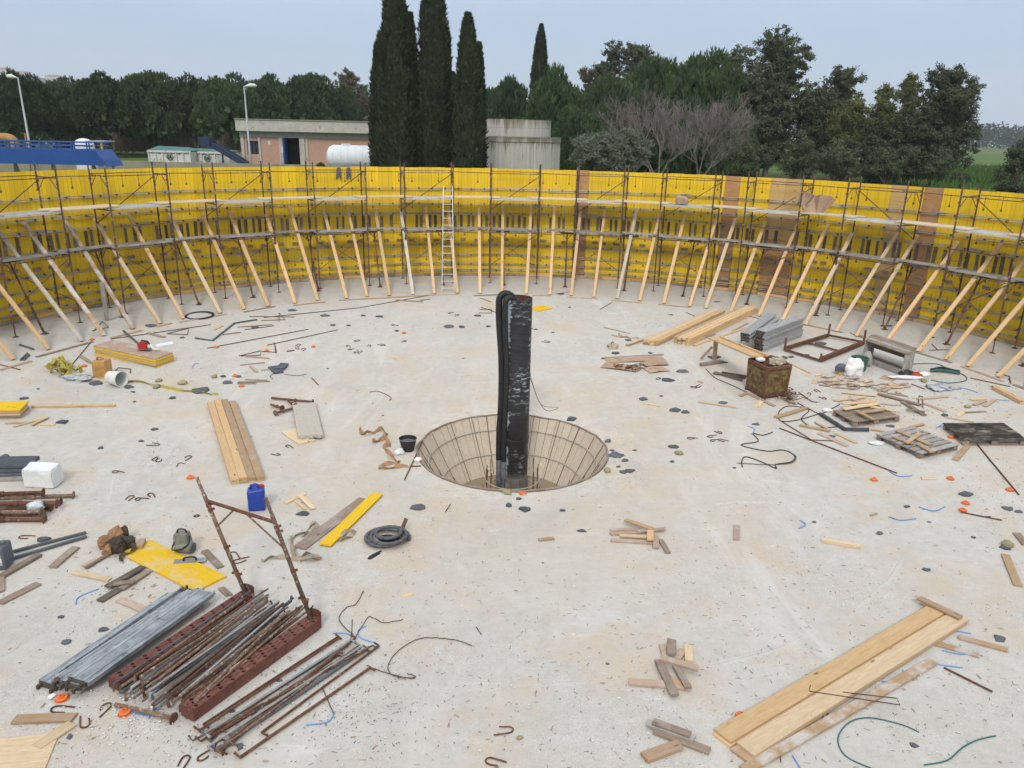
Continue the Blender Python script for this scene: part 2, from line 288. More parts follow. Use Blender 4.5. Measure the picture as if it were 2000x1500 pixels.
def mat_sump():
    m, t, b = new_mat('sump_wood', .9, 0, .2); v = coords(t, (6, 6, .8), kind='Object', rand=True)
    g = noise(t, v, 2.4, 6, .65); col = mix(t, rng(t, g, .32, .66), (.60, .515, .41), (.52, .435, .335)); g2 = noise(t, coords(t, (14, 14, .6), rand=True), 1.8, 4, .6)
    col = mix(t, rng(t, g2, .62, .72, 0, .75), col, (.22, .155, .10)); _lnk(t, col, b.inputs['Base Color']); bump(t, b, g, .3, .006); return m
mat_sump()
def mat_brick():
    m, t, b = new_mat('brick', .9, 0, .2); br = N(t, 'ShaderNodeTexBrick'); _lnk(t, coords(t, (1, 1, 1), 'UV'), br.inputs['Vector'])
    br.inputs['Color1'].default_value = (.56, .30, .215, 1); br.inputs['Color2'].default_value = (.50, .265, .19, 1); br.inputs['Mortar'].default_value = (.46, .38, .32, 1)
    br.inputs['Scale'].default_value = 1; br.inputs['Brick Width'].default_value = .25; br.inputs['Row Height'].default_value = .075; br.inputs['Mortar Size'].default_value = .008
    g = noise(t, coords(t), 1.5, 5); _lnk(t, mix(t, rng(t, g, .4, .7, 0, .35), br.outputs[0], (.40, .24, .18)), b.inputs['Base Color']); return m
mat_brick()
def mat_conc_streak():
    m, t, b = new_mat('conc_streak', .92, 0, .2); g = noise(t, coords(t, (2.2, 2.2, .16)), 1.6, 6, .65); g1 = noise(t, coords(t), .9, 5)
    col = mix(t, rng(t, g, .35, .65), (.54, .52, .475), (.42, .40, .36)); sx = N(t, 'ShaderNodeSeparateXYZ'); _lnk(t, coords(t), sx.inputs[0])
    z = math_(t, 'ADD', sx.outputs['Z'], rng(t, g, .25, .75, -.75, .75)); col = mix(t, rng(t, z, -.75, -.15, 0, .85), col, (.15, .125, .07)); _lnk(t, mix(t, rng(t, g1, .5, .8, 0, .5), col, (.40, .37, .31)), b.inputs['Base Color']); return m
mat_conc_streak()
def mat_ground():
    m, t, b = new_mat('field', .95, 0, .1); v = coords(t); sv = coords(t, (.25, 1, 1)); s = noise(t, sv, .05, 6, .65); f = noise(t, v, 1.6, 5, .7); g = noise(t, v, .12, 5)
    col = mix(t, rng(t, g, .38, .62), (.070, .125, .033), (.105, .165, .048)); col = mix(t, rng(t, s, .52, .62, 0, .9), col, (.20, .145, .095)); col = mix(t, rng(t, f, .5, .8, 0, .5), col, (.05, .085, .028))
    _lnk(t, col, b.inputs['Base Color']); bump(t, b, f, .5, .1); return m
mat_ground()
# ------------------------------------------------------------------ geometry helpers
def tag(o, label=None, cat=None, group=None, kind=None):
    if label: o['label'] = label
    if cat: o['category'] = cat
    if group: o['group'] = group
    if kind: o['kind'] = kind
    return o
def empty(name, loc, label=None, cat=None, group=None):
    o = bpy.data.objects.new(name, None); COL.objects.link(o); o.location = loc; o.empty_display_size = .2; return tag(o, label, cat, group)
def link(name, me, parent=None, M=None, mat=None):
    o = bpy.data.objects.new(name, me); COL.objects.link(o)
    if mat and not me.materials: me.materials.append(MATS[mat])
    if parent is not None:
        o.parent = parent
        if M is not None:
            base = Matrix.Translation(parent.location) if parent.type == 'EMPTY' else parent.matrix_basis.copy()
            if parent.parent is not None: base = Matrix.Translation(parent.parent.location) @ parent.matrix_basis
            o.matrix_basis = base.inverted() @ M
    elif M is not None: o.matrix_basis = M
    return o
def frame(p, x, up=(0, 0, 1)):
    x = V(x).normalized(); z = V(up); z = z - x * z.dot(x)
    if z.length < 1e-6: z = V((0, 1, 0)) - x * x.y
    z.normalize(); y = z.cross(x)
    return Matrix(((x.x, y.x, z.x, p[0]), (x.y, y.y, z.y, p[1]), (x.z, y.z, z.z, p[2]), (0, 0, 0, 1)))
class MB:
    def __init__(s): s.v = []; s.f = []
    def add(s, vs, fs):
        n = len(s.v); s.v += [tuple(x) for x in vs]; s.f += [tuple(i + n for i in f) for f in fs]; return s
    def box(s, M, sx, sy, sz, taper=1.0):
        vs = [M @ V((x * sx / 2 * (taper if z > 0 else 1), y * sy / 2 * (taper if z > 0 else 1), z * sz / 2)) for z in (-1, 1) for y in (-1, 1) for x in (-1, 1)]
        return s.add(vs, [(0, 2, 3, 1), (4, 5, 7, 6), (0, 1, 5, 4), (2, 6, 7, 3), (0, 4, 6, 2), (1, 3, 7, 5)])
    def bar(s, a, b, w, h, up=(0, 0, 1)):
        a, b = V(a), V(b); return s.box(frame((a + b) / 2, b - a, up), (b - a).length, w, h)
    def bbox(s, c, sx, sy, sz): return s.box(Matrix.Translation(V(c)), sx, sy, sz)
    def tube(s, pts, r, n=6, closed=False, flat=1.0):
        pts = [V(p) for p in pts]; m = len(pts); vs = []; fs = []; nrm = None
        for i, p in enumerate(pts):
            if closed: t = pts[(i + 1) % m] - pts[i - 1]
            else: t = pts[min(i + 1, m - 1)] - pts[max(i - 1, 0)]
            if t.length < 1e-9: t = V((0, 0, 1))
            t.normalize()
            if nrm is None: nrm = V((0, 0, 1)) if abs(t.z) < .9 else V((1, 0, 0))
            nrm = nrm - t * nrm.dot(t)
            if nrm.length < 1e-6: nrm = t.orthogonal()
            nrm.normalize(); bi = t.cross(nrm)
            rr = r[i] if isinstance(r, (list, tuple)) else r
            for k in range(n):
                a = 2 * math.pi * (k + .5) / n; vs.append(p + nrm * math.cos(a) * rr * flat + bi * math.sin(a) * rr)
        for i in range(m if closed else m - 1):
            j = (i + 1) % m
            for k in range(n): fs.append((i * n + k, i * n + (k + 1) % n, j * n + (k + 1) % n, j * n + k))
        if not closed: fs += [tuple(range(n - 1, -1, -1)), tuple((m - 1) * n + k for k in range(n))]
        return s.add(vs, fs)
    def ribbon(s, pts, w, up=(0, 0, 1), th=.004, rolls=None):
        pts = [V(p) for p in pts]; m = len(pts); vs = []; fs = []
        for i, p in enumerate(pts):
            t = (pts[min(i + 1, m - 1)] - pts[max(i - 1, 0)]).normalized(); y = V(up).cross(t)
            if y.length < 1e-5: y = V((1, 0, 0))
            y.normalize(); z = t.cross(y); a = rolls[i] if rolls else 0
            yy = y * math.cos(a) + z * math.sin(a); zz = z * math.cos(a) - y * math.sin(a)
            vs += [p - yy * w / 2 - zz * th / 2, p + yy * w / 2 - zz * th / 2, p + yy * w / 2 + zz * th / 2, p - yy * w / 2 + zz * th / 2]
        for i in range(m - 1):
            for k in range(4): fs.append((i * 4 + k, i * 4 + (k + 1) % 4, i * 4 + 4 + (k + 1) % 4, i * 4 + 4 + k))
        fs += [(3, 2, 1, 0), tuple((m - 1) * 4 + k for k in range(4))]
        return s.add(vs, fs)
    def lathe(s, prof, n=24, M=None, a0=0, a1=2 * math.pi):
        M = M or Matrix(); vs = []; fs = []; full = abs(a1 - a0 - 2 * math.pi) < 1e-6; k = n if full else n + 1
        for r, z in prof:
            for i in range(k): a = a0 + (a1 - a0) * i / n; vs.append(M @ V((r * math.cos(a), r * math.sin(a), z)))
        for j in range(len(prof) - 1):
            for i in range(n): i2 = (i + 1) % k; fs.append((j * k + i, j * k + i2, (j + 1) * k + i2, (j + 1) * k + i))
        return s.add(vs, fs)
    def cyl(s, a, b, r0, r1=None, n=10): return s.tube([a, b], [r0, r0 if r1 is None else r1], n)
    def prism(s, pts, up, h):
        up = V(up); m = len(pts); vs = [V(p) for p in pts] + [V(p) + up * h for p in pts]
        return s.add(vs, [tuple(range(m - 1, -1, -1)), tuple(range(m, 2 * m))] + [(i, (i + 1) % m, m + (i + 1) % m, m + i) for i in range(m)])
    def build(s, name, mat, parent=None, loc=None, smooth=False):
        """vertices are world coordinates; origin at loc (or the parent's origin)"""
        if parent is not None:
            o0 = V(parent.location)
            if parent.parent is not None: o0 = o0 + V(parent.parent.location)
        else: o0 = V(loc) if loc is not None else V((0, 0, 0))
        org = V(loc) if loc is not None else o0
        me = bpy.data.meshes.new(name); me.from_pydata([(x - org.x, y - org.y, z - org.z) for x, y, z in s.v], [], s.f); me.update()
        if smooth: me.shade_smooth()
        me.materials.append(MATS[mat]); o = bpy.data.objects.new(name, me); COL.objects.link(o)
        if parent is not None: o.parent = parent; o.location = org - o0
        else: o.location = org
        return o
def soft(o, angle=50):
    o.data.shade_smooth()
    try: o.data.set_sharp_from_angle(angle=R_(angle))
    except Exception: pass
    return o
def plank_mesh(L, w, t, cut=0, warp=0.0):
    """board along local X with eased long edges; cut skews the ends, warp cups it a little"""
    e = min(w, t) * .12; ring = [(-w/2 + e, -t/2), (w/2 - e, -t/2), (w/2, -t/2 + e), (w/2, t/2 - e), (w/2 - e, t/2), (-w/2 + e, t/2), (-w/2, t/2 - e), (-w/2, -t/2 + e)]
    vs = []; fs = []; st = (-.5, 0, .5) if warp else (-.5, .5)
    c0, c1 = (random.uniform(-cut, cut), random.uniform(-cut, cut)) if cut else (0, 0)
    for i, u in enumerate(st):
        for y, z in ring: vs.append((u * L + (c0 if u < 0 else c1 if u > 0 else 0) * y, y, z + (warp if u == 0 else 0)))
    for i in range(len(st) - 1):
        for k in range(8): fs.append((i * 8 + k, i * 8 + (k + 1) % 8, i * 8 + 8 + (k + 1) % 8, i * 8 + 8 + k))
    fs += [tuple(range(7, -1, -1)), tuple((len(st) - 1) * 8 + k for k in range(8))]
    me = bpy.data.meshes.new('board'); me.from_pydata(vs, [], fs); me.update(); return me
def plank(name, a, b, w, t, mat, up=None, parent=None, cut=0, lift=True, warp=0.0):
    a, b = V(a), V(b); c = (a + b) / 2; up = V(up) if up is not None else fn(c.x, c.y)
    M = frame(c, b - a, up)
    if lift: M = Matrix.Translation(M.col[2].to_3d() * t / 2) @ M
    return link(name, plank_mesh((b - a).length, w, t, cut, warp), parent, M, mat)
# ------------------------------------------------------------------ labels told apart by landmarks
LM = [('the black mortar bucket', 797, 868), ('the blue jerrycan', 502, 972), ('the white foam block', 85, 930), ('the rusty yellow bin', 1498, 745), ('the open wooden crate', 1732, 708),
      ('the charred pallet', 1920, 845), ('the pallet with crossed boards', 1792, 868), ('the pallet heaped with offcuts', 1690, 815), ('the coiled grey hose', 760, 1057), ('the yellow panel under the tool bag', 330, 1105),
      ('the perforated red beams', 420, 1290), ('the long pale planks at lower right', 1640, 1330), ('the aluminium ladder', 875, 570), ('the black rubber ring', 390, 617), ('the tipped white bucket', 236, 744),
      ('the amber jerrycan', 203, 720), ('the yellow panel stack with the saw', 262, 690), ('the flat stack of pale boards', 460, 865), ('the cement board', 600, 828), ('the long lumber bundle', 1385, 632),
      ('the rusty trestle frame', 1610, 675), ('the cardboard sheet', 1240, 714), ('the narrow yellow plank', 690, 1015), ('the rusty prop pile', 70, 990), ('the offcut heap in front of the pit', 1255, 1045),
      ('the offcut heap at bottom centre', 1318, 1310), ('the saw bench trestle', 1395, 700), ('the grey jerrycan', 12, 1085), ('the yellow sheet behind the pipe', 1056, 603), ('the stacked steel decks', 1505, 650),
      ('the far end of the long rebar', 1750, 922), ('the kinked black cable', 1480, 890), ('the yellow stack at the left edge', 28, 800), ('the front lip of the pit', 1000, 975), ('the right lip of the pit', 1195, 890), ('the rear lip of the pit', 1090, 812), ('the dark foam plates', 545, 722), ('the screw jacks', 550, 790)]
ORD = ['', 'first', 'second', 'third', 'fourth', 'fifth', 'sixth', 'seventh', 'eighth', 'ninth', 'tenth', 'eleventh', 'twelfth', 'thirteenth', 'fourteenth', 'fifteenth', 'sixteenth', 'seventeenth', 'eighteenth', 'nineteenth', 'twentieth', 'twenty-first', 'twenty-second', 'twenty-third', 'twenty-fourth', 'twenty-fifth', 'twenty-sixth', 'twenty-seventh', 'twenty-eighth', 'twenty-ninth', 'thirtieth']
AUTO = []
def auto(o, base, cat, px, py, group): tag(o, None, cat, group); AUTO.append((o, base, px, py)); return o
def finish_labels():
    by = {}
    for o, base, px, py in AUTO:
        d, n = min((math.hypot(px - x, (py - y) * 1.6), nm) for nm, x, y in LM); by.setdefault((base, n), []).append((d, o))
    for (base, n), L in by.items():
        L.sort(key=lambda q: q[0])
        for i, (d, o) in enumerate(L):
            o['label'] = f'{base} lying near {n}' if len(L) == 1 else (f'{base}, the nearest to {n}' if i == 0 else f'{base}, {ORD[i + 1]} nearest to {n}')
# ================================================================== THE SETTING
def ring_sheet(name, mat, radii, zf, n=160, loc=C0, kind='structure'):
    vs = []; fs = []
    for r in radii:
        for i in range(n): a = 2 * math.pi * i / n; vs.append((r * math.sin(a), r * math.cos(a), zf(r)))
    for j in range(len(radii) - 1):
        for i in range(n): k = (i + 1) % n; fs.append((j * n + i, (j + 1) * n + i, (j + 1) * n + k, j * n + k))
    me = bpy.data.meshes.new(name); me.from_pydata(vs, [], fs); me.update(); o = link(name, me, None, Matrix.Translation(loc), mat); return tag(o, kind=kind)
slab = ring_sheet('floor_slab', 'concrete_slab', [PA + .03, 3, 4, 6, 8, 11, 14, 16, TR + .05], lambda r: -SLOPE * (TR - r))
ground = ring_sheet('ground', 'field', [TR + .42, 30, 60, 120, 250, 600, 1100, 1560], lambda r: ZG, 96)
# ---- conical pit lined with boards
PB, ZB = 1.43, -2.2
sump = ring_sheet('sump_pit', 'mud_grey', [PA + .06, PB + .02, .01], lambda r: RIMZ - .02 if r > PB + .1 else ZB - .01, 64)
NB = 58
for i in range(NB):
    a0 = 2 * math.pi * (i + .03) / NB; a1 = 2 * math.pi * (i + .97) / NB; j = random.uniform(-.008, .008); mb = MB(); th = .02
    P = [V((CX + (r + j) * math.sin(a), CY + (r + j) * math.cos(a), z)) for (r, z) in ((PA, RIMZ + .012), (PB, ZB)) for a in (a0, a1)]
    Q = [p + V((p.x - CX, p.y - CY, 0)).normalized() * th for p in P]
    mb.add(P + Q, [(0, 1, 3, 2), (4, 6, 7, 5), (0, 4, 5, 1), (2, 3, 7, 6), (0, 2, 6, 4), (1, 5, 7, 3)])
    am = (a0 + a1) / 2; c = V((CX + 1.8 * math.sin(am), CY + 1.8 * math.cos(am), -1.5)); o = mb.build('board', 'sump_wood', sump, loc=c)
mb = MB(); mb.tube([pol(PA + .012 + random.uniform(-.012, .012), a, RIMZ + .02 + random.uniform(-.006, .012)) for a in range(0, 360, 6)], .024, 6, True); mb.build('rim_form', 'wood_old', sump)
wt = ring_sheet('water', 'mud_water', [PB - .01, .6, .01], lambda r: ZB + .03, 48)
cage = empty('rebar_cage', pol(0, 0, ZB), 'tan muddy rebar mesh of rings and uprights lining the round pit', 'rebar')
for f in (.22, .62):
    r = PA + (PB - PA) * f - .06; z = RIMZ + (ZB - RIMZ) * f; mb = MB(); mb.tube([pol(r, a, z + random.uniform(-.01, .01)) for a in range(0, 360, 8)], .012, 6, True); mb.build('hoop', 'cement_board', cage)
for k in range(22):
    a = k * 360 / 22 + random.uniform(-3, 3); mb = MB(); mb.tube([pol(PA - .05, a, RIMZ + random.uniform(.03, .10)), pol(PB - .05, a + random.uniform(-2, 2), ZB)], .0075, 5); mb.build('upright', 'rust_bar', cage)
st = empty('starter_cage', pol(.0, 0, ZB), 'thin rebar starter bars and hoops around the pipe foot', 'rebar')
for k in range(20):
    a = k * 18; mb = MB(); mb.tube([pol(.62, a, ZB), pol(.60 + random.uniform(-.04, .04), a + random.uniform(-3, 3), ZB + random.uniform(.75, .98))], .010, 5); mb.build('starter_bar', 'rust_bar', st)
for z in (.34, .62): mb = MB(); mb.tube([pol(.63, a, ZB + z) for a in range(0, 360, 12)], .011, 5, True); mb.build('hoop', 'cement_board', st)
# ---- central pipe with folded foam hose
PX, PR, PT = CX + .035, .315, 2.66
pc = V((PX, CY, ZB)); pipe = empty('centre_pipe', pc, 'tall scuffed black steel pipe standing in the pit', 'pipe')
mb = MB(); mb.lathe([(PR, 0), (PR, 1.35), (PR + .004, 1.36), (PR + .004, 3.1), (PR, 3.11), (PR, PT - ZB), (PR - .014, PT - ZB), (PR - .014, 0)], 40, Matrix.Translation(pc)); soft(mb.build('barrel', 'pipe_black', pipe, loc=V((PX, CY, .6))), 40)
for z in (.95, -.55): mb = MB(); mb.lathe([(PR + .002, -.012), (PR + .011, -.006), (PR + .011, .006), (PR + .002, .012)], 40, Matrix.Translation((PX, CY, z))); mb.build('weld_band', 'foam_black', pipe, smooth=True)
mb = MB(); mb.lathe([(PR - .016, PT - 1.2), (PR - .016, PT - .006)], 40, Matrix.Translation((PX, CY, 0))); mb.build('bore', 'rust', pipe, smooth=True)
hx = PX - PR
hz = empty('foam_hose', (hx - .1, CY - .1, -1), 'thick black foam hose folded over the pipe mouth and hanging down', 'hose')
L1 = [(PX - .02, CY - .05, PT - .18), (PX - .10, CY - .06, PT + .0), (PX - .19, CY - .08, PT + .08), (hx + .02, CY - .10, PT + .10), (hx - .06, CY - .12, PT + .03), (hx - .085, CY - .14, PT - .12), (hx - .07, CY - .15, 2.1), (hx - .01, CY - .16, 1.3), (hx + .0, CY - .17, .4), (hx - .03, CY - .17, -.4), (hx - .03, CY - .17, -1.05)]
L2 = [(PX - .06, CY - .2, PT - .2), (PX - .14, CY - .22, PT + .01), (hx + .09, CY - .26, PT + .03), (hx + .05, CY - .28, PT - .08), (hx + .06, CY - .29, 2.0), (hx + .11, CY - .28, 1.2), (hx + .10, CY - .27, .3), (hx + .08, CY - .27, -.4), (hx + .08, CY - .27, -1.05)]
def smoothpts(pts, n=6):
    pts = [V(p) for p in pts]; out = []
    for i in range(len(pts) - 1):
        p0, p1, p2, p3 = pts[max(i - 1, 0)], pts[i], pts[i + 1], pts[min(i + 2, len(pts) - 1)]
        for k in range(n):
            u = k / n; out.append(.5 * ((2 * p1) + (p2 - p0) * u + (2 * p0 - 5 * p1 + 4 * p2 - p3) * u * u + (3 * p1 - p0 - 3 * p2 + p3) * u**3))
    return out + [pts[-1]]
for L in (L1, L2):
    mb = MB(); mb.tube(smoothpts(L), .074 if L is L1 else .060, 12); mb.build('strand', 'foam_black', hz, smooth=True)
    e = V(L[-1]); mb = MB(); mb.tube([e + V((0, 0, .03)), e + V((.01, .05, -.55)), e + V((.02, .1, -1.1))], .072 if L is L1 else .058, 12); mb.build('lower_strand', 'hose_grey', hz, smooth=True)
mb = MB(); mb.tube(smoothpts([(PX + PR, CY - .1, .95), (PX + .45, CY - .2, .55), (PX + .6, CY - .25, .3), (PX + .95, CY - .3, .28), (PX + .7, CY - .3, .2), (PX + .5, CY - .3, .45), (PX + PR, CY - .15, .9)], 5), .007, 4)
tag(mb.build('tie_wire', 'wire', loc=(PX + PR, CY, .9)), 'thin looped wire hanging from the right side of the black pipe', 'wire')
# ---- formwork wall
fw = empty('formwork_wall', C0, 'curved wall of yellow formwork panels with steel walers', 'formwork wall')
mb = MB(); mb.lathe([(TR + .035, -.02), (TR + .035, HW - .12), (TR + .36, HW - .12), (TR + .36, ZG - .02)], 180, Matrix.Translation(C0)); mb.build('wall_backing', 'conc_bldg', fw)  # cast wall ring, added as backing against light leaks between panels
BROWN = [(8.2, 10.05, 'panel_brown'), (28.6, 30.6, 'panel_brown'), (34.5, 36.45, 'panel_tan'), (36.45, 38.4, 'panel_tan'), (49.1, 50.9, 'panel_tan'), (52.85, 54.9, 'panel_brown')]
edges = []; cur = -84.0
for a, b, m in BROWN + [(84.0, None, None)]:
    n = max(0, round((a - cur) / 1.86)); edges += [(cur + (a - cur) * i / n, cur + (a - cur) * (i + 1) / n, 'panel_yellow') for i in range(n)]
    if m: edges.append((a, b, m)); cur = b
Z_J = 2.26; PW = .56
def panel_mesh(h, mat):
    me = plank_mesh(h, PW, .027); me.transform(Matrix(((0, 1, 0, 0), (0, 0, -1, 0), (1, 0, 0, 0), (0, 0, 0, 1)))); me.flip_normals() if False else None; me.materials.append(MATS[mat]); return me
PM = {(k, m): panel_mesh(h, m) for k, h in (('u', HW - Z_J - .006), ('l', Z_J - .116)) for m in ('panel_yellow', 'panel_brown', 'panel_tan')}
def wall_M(r, deg, z, sx=1.0, tilt=0): return Matrix.Translation(pol(r, deg, z)) @ Matrix.Rotation(-R_(deg), 4, 'Z') @ Matrix.Rotation(tilt, 4, 'Y') @ Matrix.Diagonal((sx, 1, 1, 1))
joints = []
for a, b, m in edges:
    c = (a + b) / 2; wd = TR * R_(b - a); joints.append(a)
    for k, z0, z1 in (('u', Z_J, HW), ('l', .11, Z_J)):
        mm = m if not (k == 'l' and m == 'panel_tan' and c < 40) else 'panel_brown'
        o = link('panel', PM[(k, mm)], fw, wall_M(TR + .014 + random.uniform(-.005, .006), c, (z0 + z1) / 2 + (random.uniform(-.012, .012) if k == 'u' else 0), (wd - .005) / PW, random.uniform(-.002, .002)))
        if m != 'panel_yellow' and k == 'u': o['label'] = 'bare brown plywood panel among the yellow ones'
RAILS = (3.72, 3.10, 2.70, 1.96, 1.35, .90, .52, .25)
cl = MB()
for z in RAILS:
    a = -84.0 + random.uniform(-6, 0); i = 0
    while a < 84:
        b = a + random.choice((7.4, 9.3, 9.3, 11.1)); mb = MB(); zo = random.uniform(-.02, .02); dz0, dz1 = random.uniform(-.035, .035), random.uniform(-.035, .035)
        nn = 3; pts = [(a - .6 + (b - a + 1.2) * u / nn, dz0 + (dz1 - dz0) * u / nn) for u in range(nn + 1)]
        for k in (-1, 1): mb.tube([pol(TR - .05 - .018 * (i % 2), q, z + zo + d + k * .030) for q, d in pts], .0145, 5)
        mb.build('waler', 'waler_steel', fw, loc=pol(TR, (a + b) / 2, z)); a = b; i += 1
    for j in joints: cl.box(wall_M(TR - .045, j, z + random.uniform(-.015, .015)), .045, .09, .06)
tag(cl.build('wedge_clip', 'clip_steel', fw), kind='stuff')
bm_b = plank_mesh(.66, .10, .022); bm_b.materials.append(MATS['batten_grey']); bm_b.transform(Matrix(((0, 1, 0, 0), (0, 0, -1, 0), (1, 0, 0, 0), (0, 0, 0, 1))))
bm_s = plank_mesh(.24, .11, .03); bm_s.materials.append(MATS['wood_old']); bm_s.transform(Matrix(((1, 0, 0, 0), (0, 0, -1, 0), (0, 1, 0, 0), (0, 0, 0, 1))))
for a, b, m in edges:
    for da in (-.35, .35):
        if random.random() < .88: link('batten', bm_b, fw, wall_M(TR - .016, a + da + random.uniform(-.12, .12), 2.28 + random.uniform(-.04, .04), random.uniform(.8, 1.25), random.uniform(-.03, .03)))
    if random.random() < .8: link('spacer_block', bm_s, fw, wall_M(TR - .02, (a + b) / 2 + random.uniform(-.4, .4), 1.56 + random.uniform(-.03, .03), random.uniform(.8, 1.1), random.uniform(-.06, .06)))
a = -84.0
while a < 84:
    b = a + random.uniform(3.0, 4.4); o = plank('sill_board', pol(TR - .02, a + .05, .005), pol(TR - .02, b - .05, .005), .034, .115, random.choice(['wood_tan', 'wood_new', 'wood_pink', 'wood_old']), (0, 0, 1), fw); a = b
# ---- scaffold towers
def between(a, b, u): return a + (b - a) * u
RI, RO, ZU, ZL = 15.95, 16.96, 3.42, 2.16
UN = [(-82.0, -74.6), (-68.9, -61.4), (-55.8, -48.6), (-42.7, -35.3), (-29.4, -22.1), (-16.6, -9.5), (-3.9, 3.2), (8.7, 15.6), (21.0, 28.4), (32.9, 40.2), (45.9, 53.1), (59.3, 66.5), (72.3, 79.6)]
LAD = 5
def side_of(i, n0, what):
    d = i - n0
    return f'{ORD[abs(d)]} {what} to the {"left" if d < 0 else "right"} of the ladder'
def deck_part(name, parent, a, b, r, z, w_, mat, th=.045):
    mb = MB(); p, q = pol(r, a, z), pol(r, b, z); up = (0, 0, 1); d = (q - p).normalized(); y = V(up).cross(d)
    mb.bar(p + V((0, 0, -.008)), q + V((0, 0, -.008)), w_ - .012, .014)
    for s_ in (-1, 1): mb.bar(p + y * s_ * (w_ / 2 - .012) - V((0, 0, .03)), q + y * s_ * (w_ / 2 - .012) - V((0, 0, .03)), .022, th + .006)
    for k in (-.17, 0, .17): mb.bar(between(p, q, .02) + y * w_ * k * 1.6 + V((0, 0, .003)), between(p, q, .98) + y * w_ * k * 1.6 + V((0, 0, .003)), .03, .008)
    return mb.build(name, mat, parent, loc=(p + q) / 2 if parent is None else None)
for i, (a, b) in enumerate(UN):
    lab = 'rusty scaffold tower that the aluminium ladder leans on' if i == LAD else 'rusty scaffold tower, ' + side_of(i, LAD, 'tower')
    t = empty('scaffold_tower', pol(16.4, (a + b) / 2, 0), lab, 'scaffold', 'scaffold towers along the formwork wall')
    for ang in (a, b):
        for r in (RI, RO):
            j = V((random.uniform(-.02, .02), random.uniform(-.02, .02), 0)); p = pol(r, ang, fz(*pol(r, ang).xy)) ; mb = MB()
            mb.cyl(p + V((0, 0, .43)), p + j + V((0, 0, 4.80 - p.z)), .027, .027, 7)
            for zz in (2.28, 2.5, 4.32, .62, 1.9): mb.cyl(p + V((0, 0, zz - .03)), p + V((0, 0, zz + .03)), .043, .043, 6)
            lg = mb.build('leg', 'steel_scaf', t)
            mb = MB(); mb.cyl(p + V((0, 0, .0)), p + V((0, 0, .46)), .017, .017, 6); mb.lathe([(.001, .012), (.085, .012), (.085, 0)], 8, Matrix.Translation(p)); mb.cyl(p + V((0, 0, .40)), p + V((0, 0, .44)), .036, .036, 6); mb.build('base_jack', 'rust', lg)
        for z in (4.42, 2.08):
            pi, po = pol(RI, ang, z), pol(RO, ang, z); mb = MB(); mb.cyl(pi, po, .024, .024, 6); mb.build('transom', 'steel_scaf', t)
            for s_ in (0, 1):
                mb = MB(); mb.cyl(between(pi, po, .38 + .24 * s_), (po if s_ else pi) - V((0, 0, .38)), .013, .013, 5); mb.build('knee_brace', 'steel_scaf', t)
        mb = MB(); mb.cyl(pol(RI, ang, ZU - .08), pol(RO, ang, ZU - .08), .02, .02, 6); mb.build('deck_bearer', 'steel_scaf', t)
    def rod(name, r0, a0, z0, r1, a1, z1, rr=.014): mb = MB(); mb.cyl(pol(r0, a0, z0), pol(r1, a1, z1), rr, rr, 5); return mb.build(name, 'steel_scaf', t)
    up_ = a if a < 40 else b; dn_ = b if a < 40 else a
    rod('diagonal_brace', RO - .03, up_, 2.86, RO - .03, dn_, 4.32, .017)
    rod('diagonal_brace', RI - .02, a, 1.95, RI - .02, b, .62); rod('diagonal_brace', RI - .035, a, .70, RI - .035, b, 2.02)
    rod('guard_rail', RI - .03, a, 4.43, RI - .03, b, 4.43, .015); rod('guard_rail', RO - .03, a, 4.46, RO - .03, b, 4.46, .015); rod('guard_rail', RI - .03, a, 2.06, RI - .03, b, 2.06, .016)
    if i % 2 == 1 or i < 3: rod('guard_rail', RI - .03, a, 2.82, RI - .03, b, 2.82, .015)
    for k, r in enumerate((RI + .19, RI + .52, RI + .84)):
        deck_part('deck', t, a - .12, b + .12, r, ZU, .315, 'galv_deck'); 
        if k < 2: deck_part('lower_deck', t, a - .1, b + .1, r + .16, ZL, .33, 'deck_dull', .02)
for i in range(len(UN) - 1):
    a, b = UN[i][1], UN[i + 1][0]; mid = (a + b) / 2
    wh = f'in scaffold gap {ORD[i + 1]} from left'
    for k, r in enumerate((RI + .17, RI + .44, RI + .71)):
        ex0, ex1 = random.uniform(.9, 1.5), random.uniform(.9, 1.6); z = ZU + .012
        o = plank('scaffold_plank', pol(r, a - ex0, z), pol(r, b + ex1, z), .235, .045, random.choice(['deck_timber', 'deck_timber', 'wood_pale']), (0, 0, 1), cut=.05)
        tag(o, f'{("front", "middle", "rear")[k]} pale timber plank on the upper deck {wh}', 'plank', 'timber planks bridging the upper scaffold gaps')
    mb = MB(); mb.cyl(pol(RI - .03, a, 4.47), pol(RI - .03, b, 4.44), .015, .015, 5); mb.cyl(pol(RI - .03, a, 4.47), pol(RI - .04, a - .5, 4.475), .015, .015, 5)
    tag(mb.build('handrail_tube', 'steel_scaf', loc=pol(RI, mid, 4.46)), f'thin rusty handrail tube {wh}', 'handrail', 'handrail tubes bridging the towers')
    d = deck_part('deck_board', None, a - .6, b + .6, RI + .42, ZL + .05, .34, 'deck_dull', .02); tag(d, f'grey steel deck board at the lower scaffold level {wh}', 'deck board', 'lower deck boards bridging the towers')
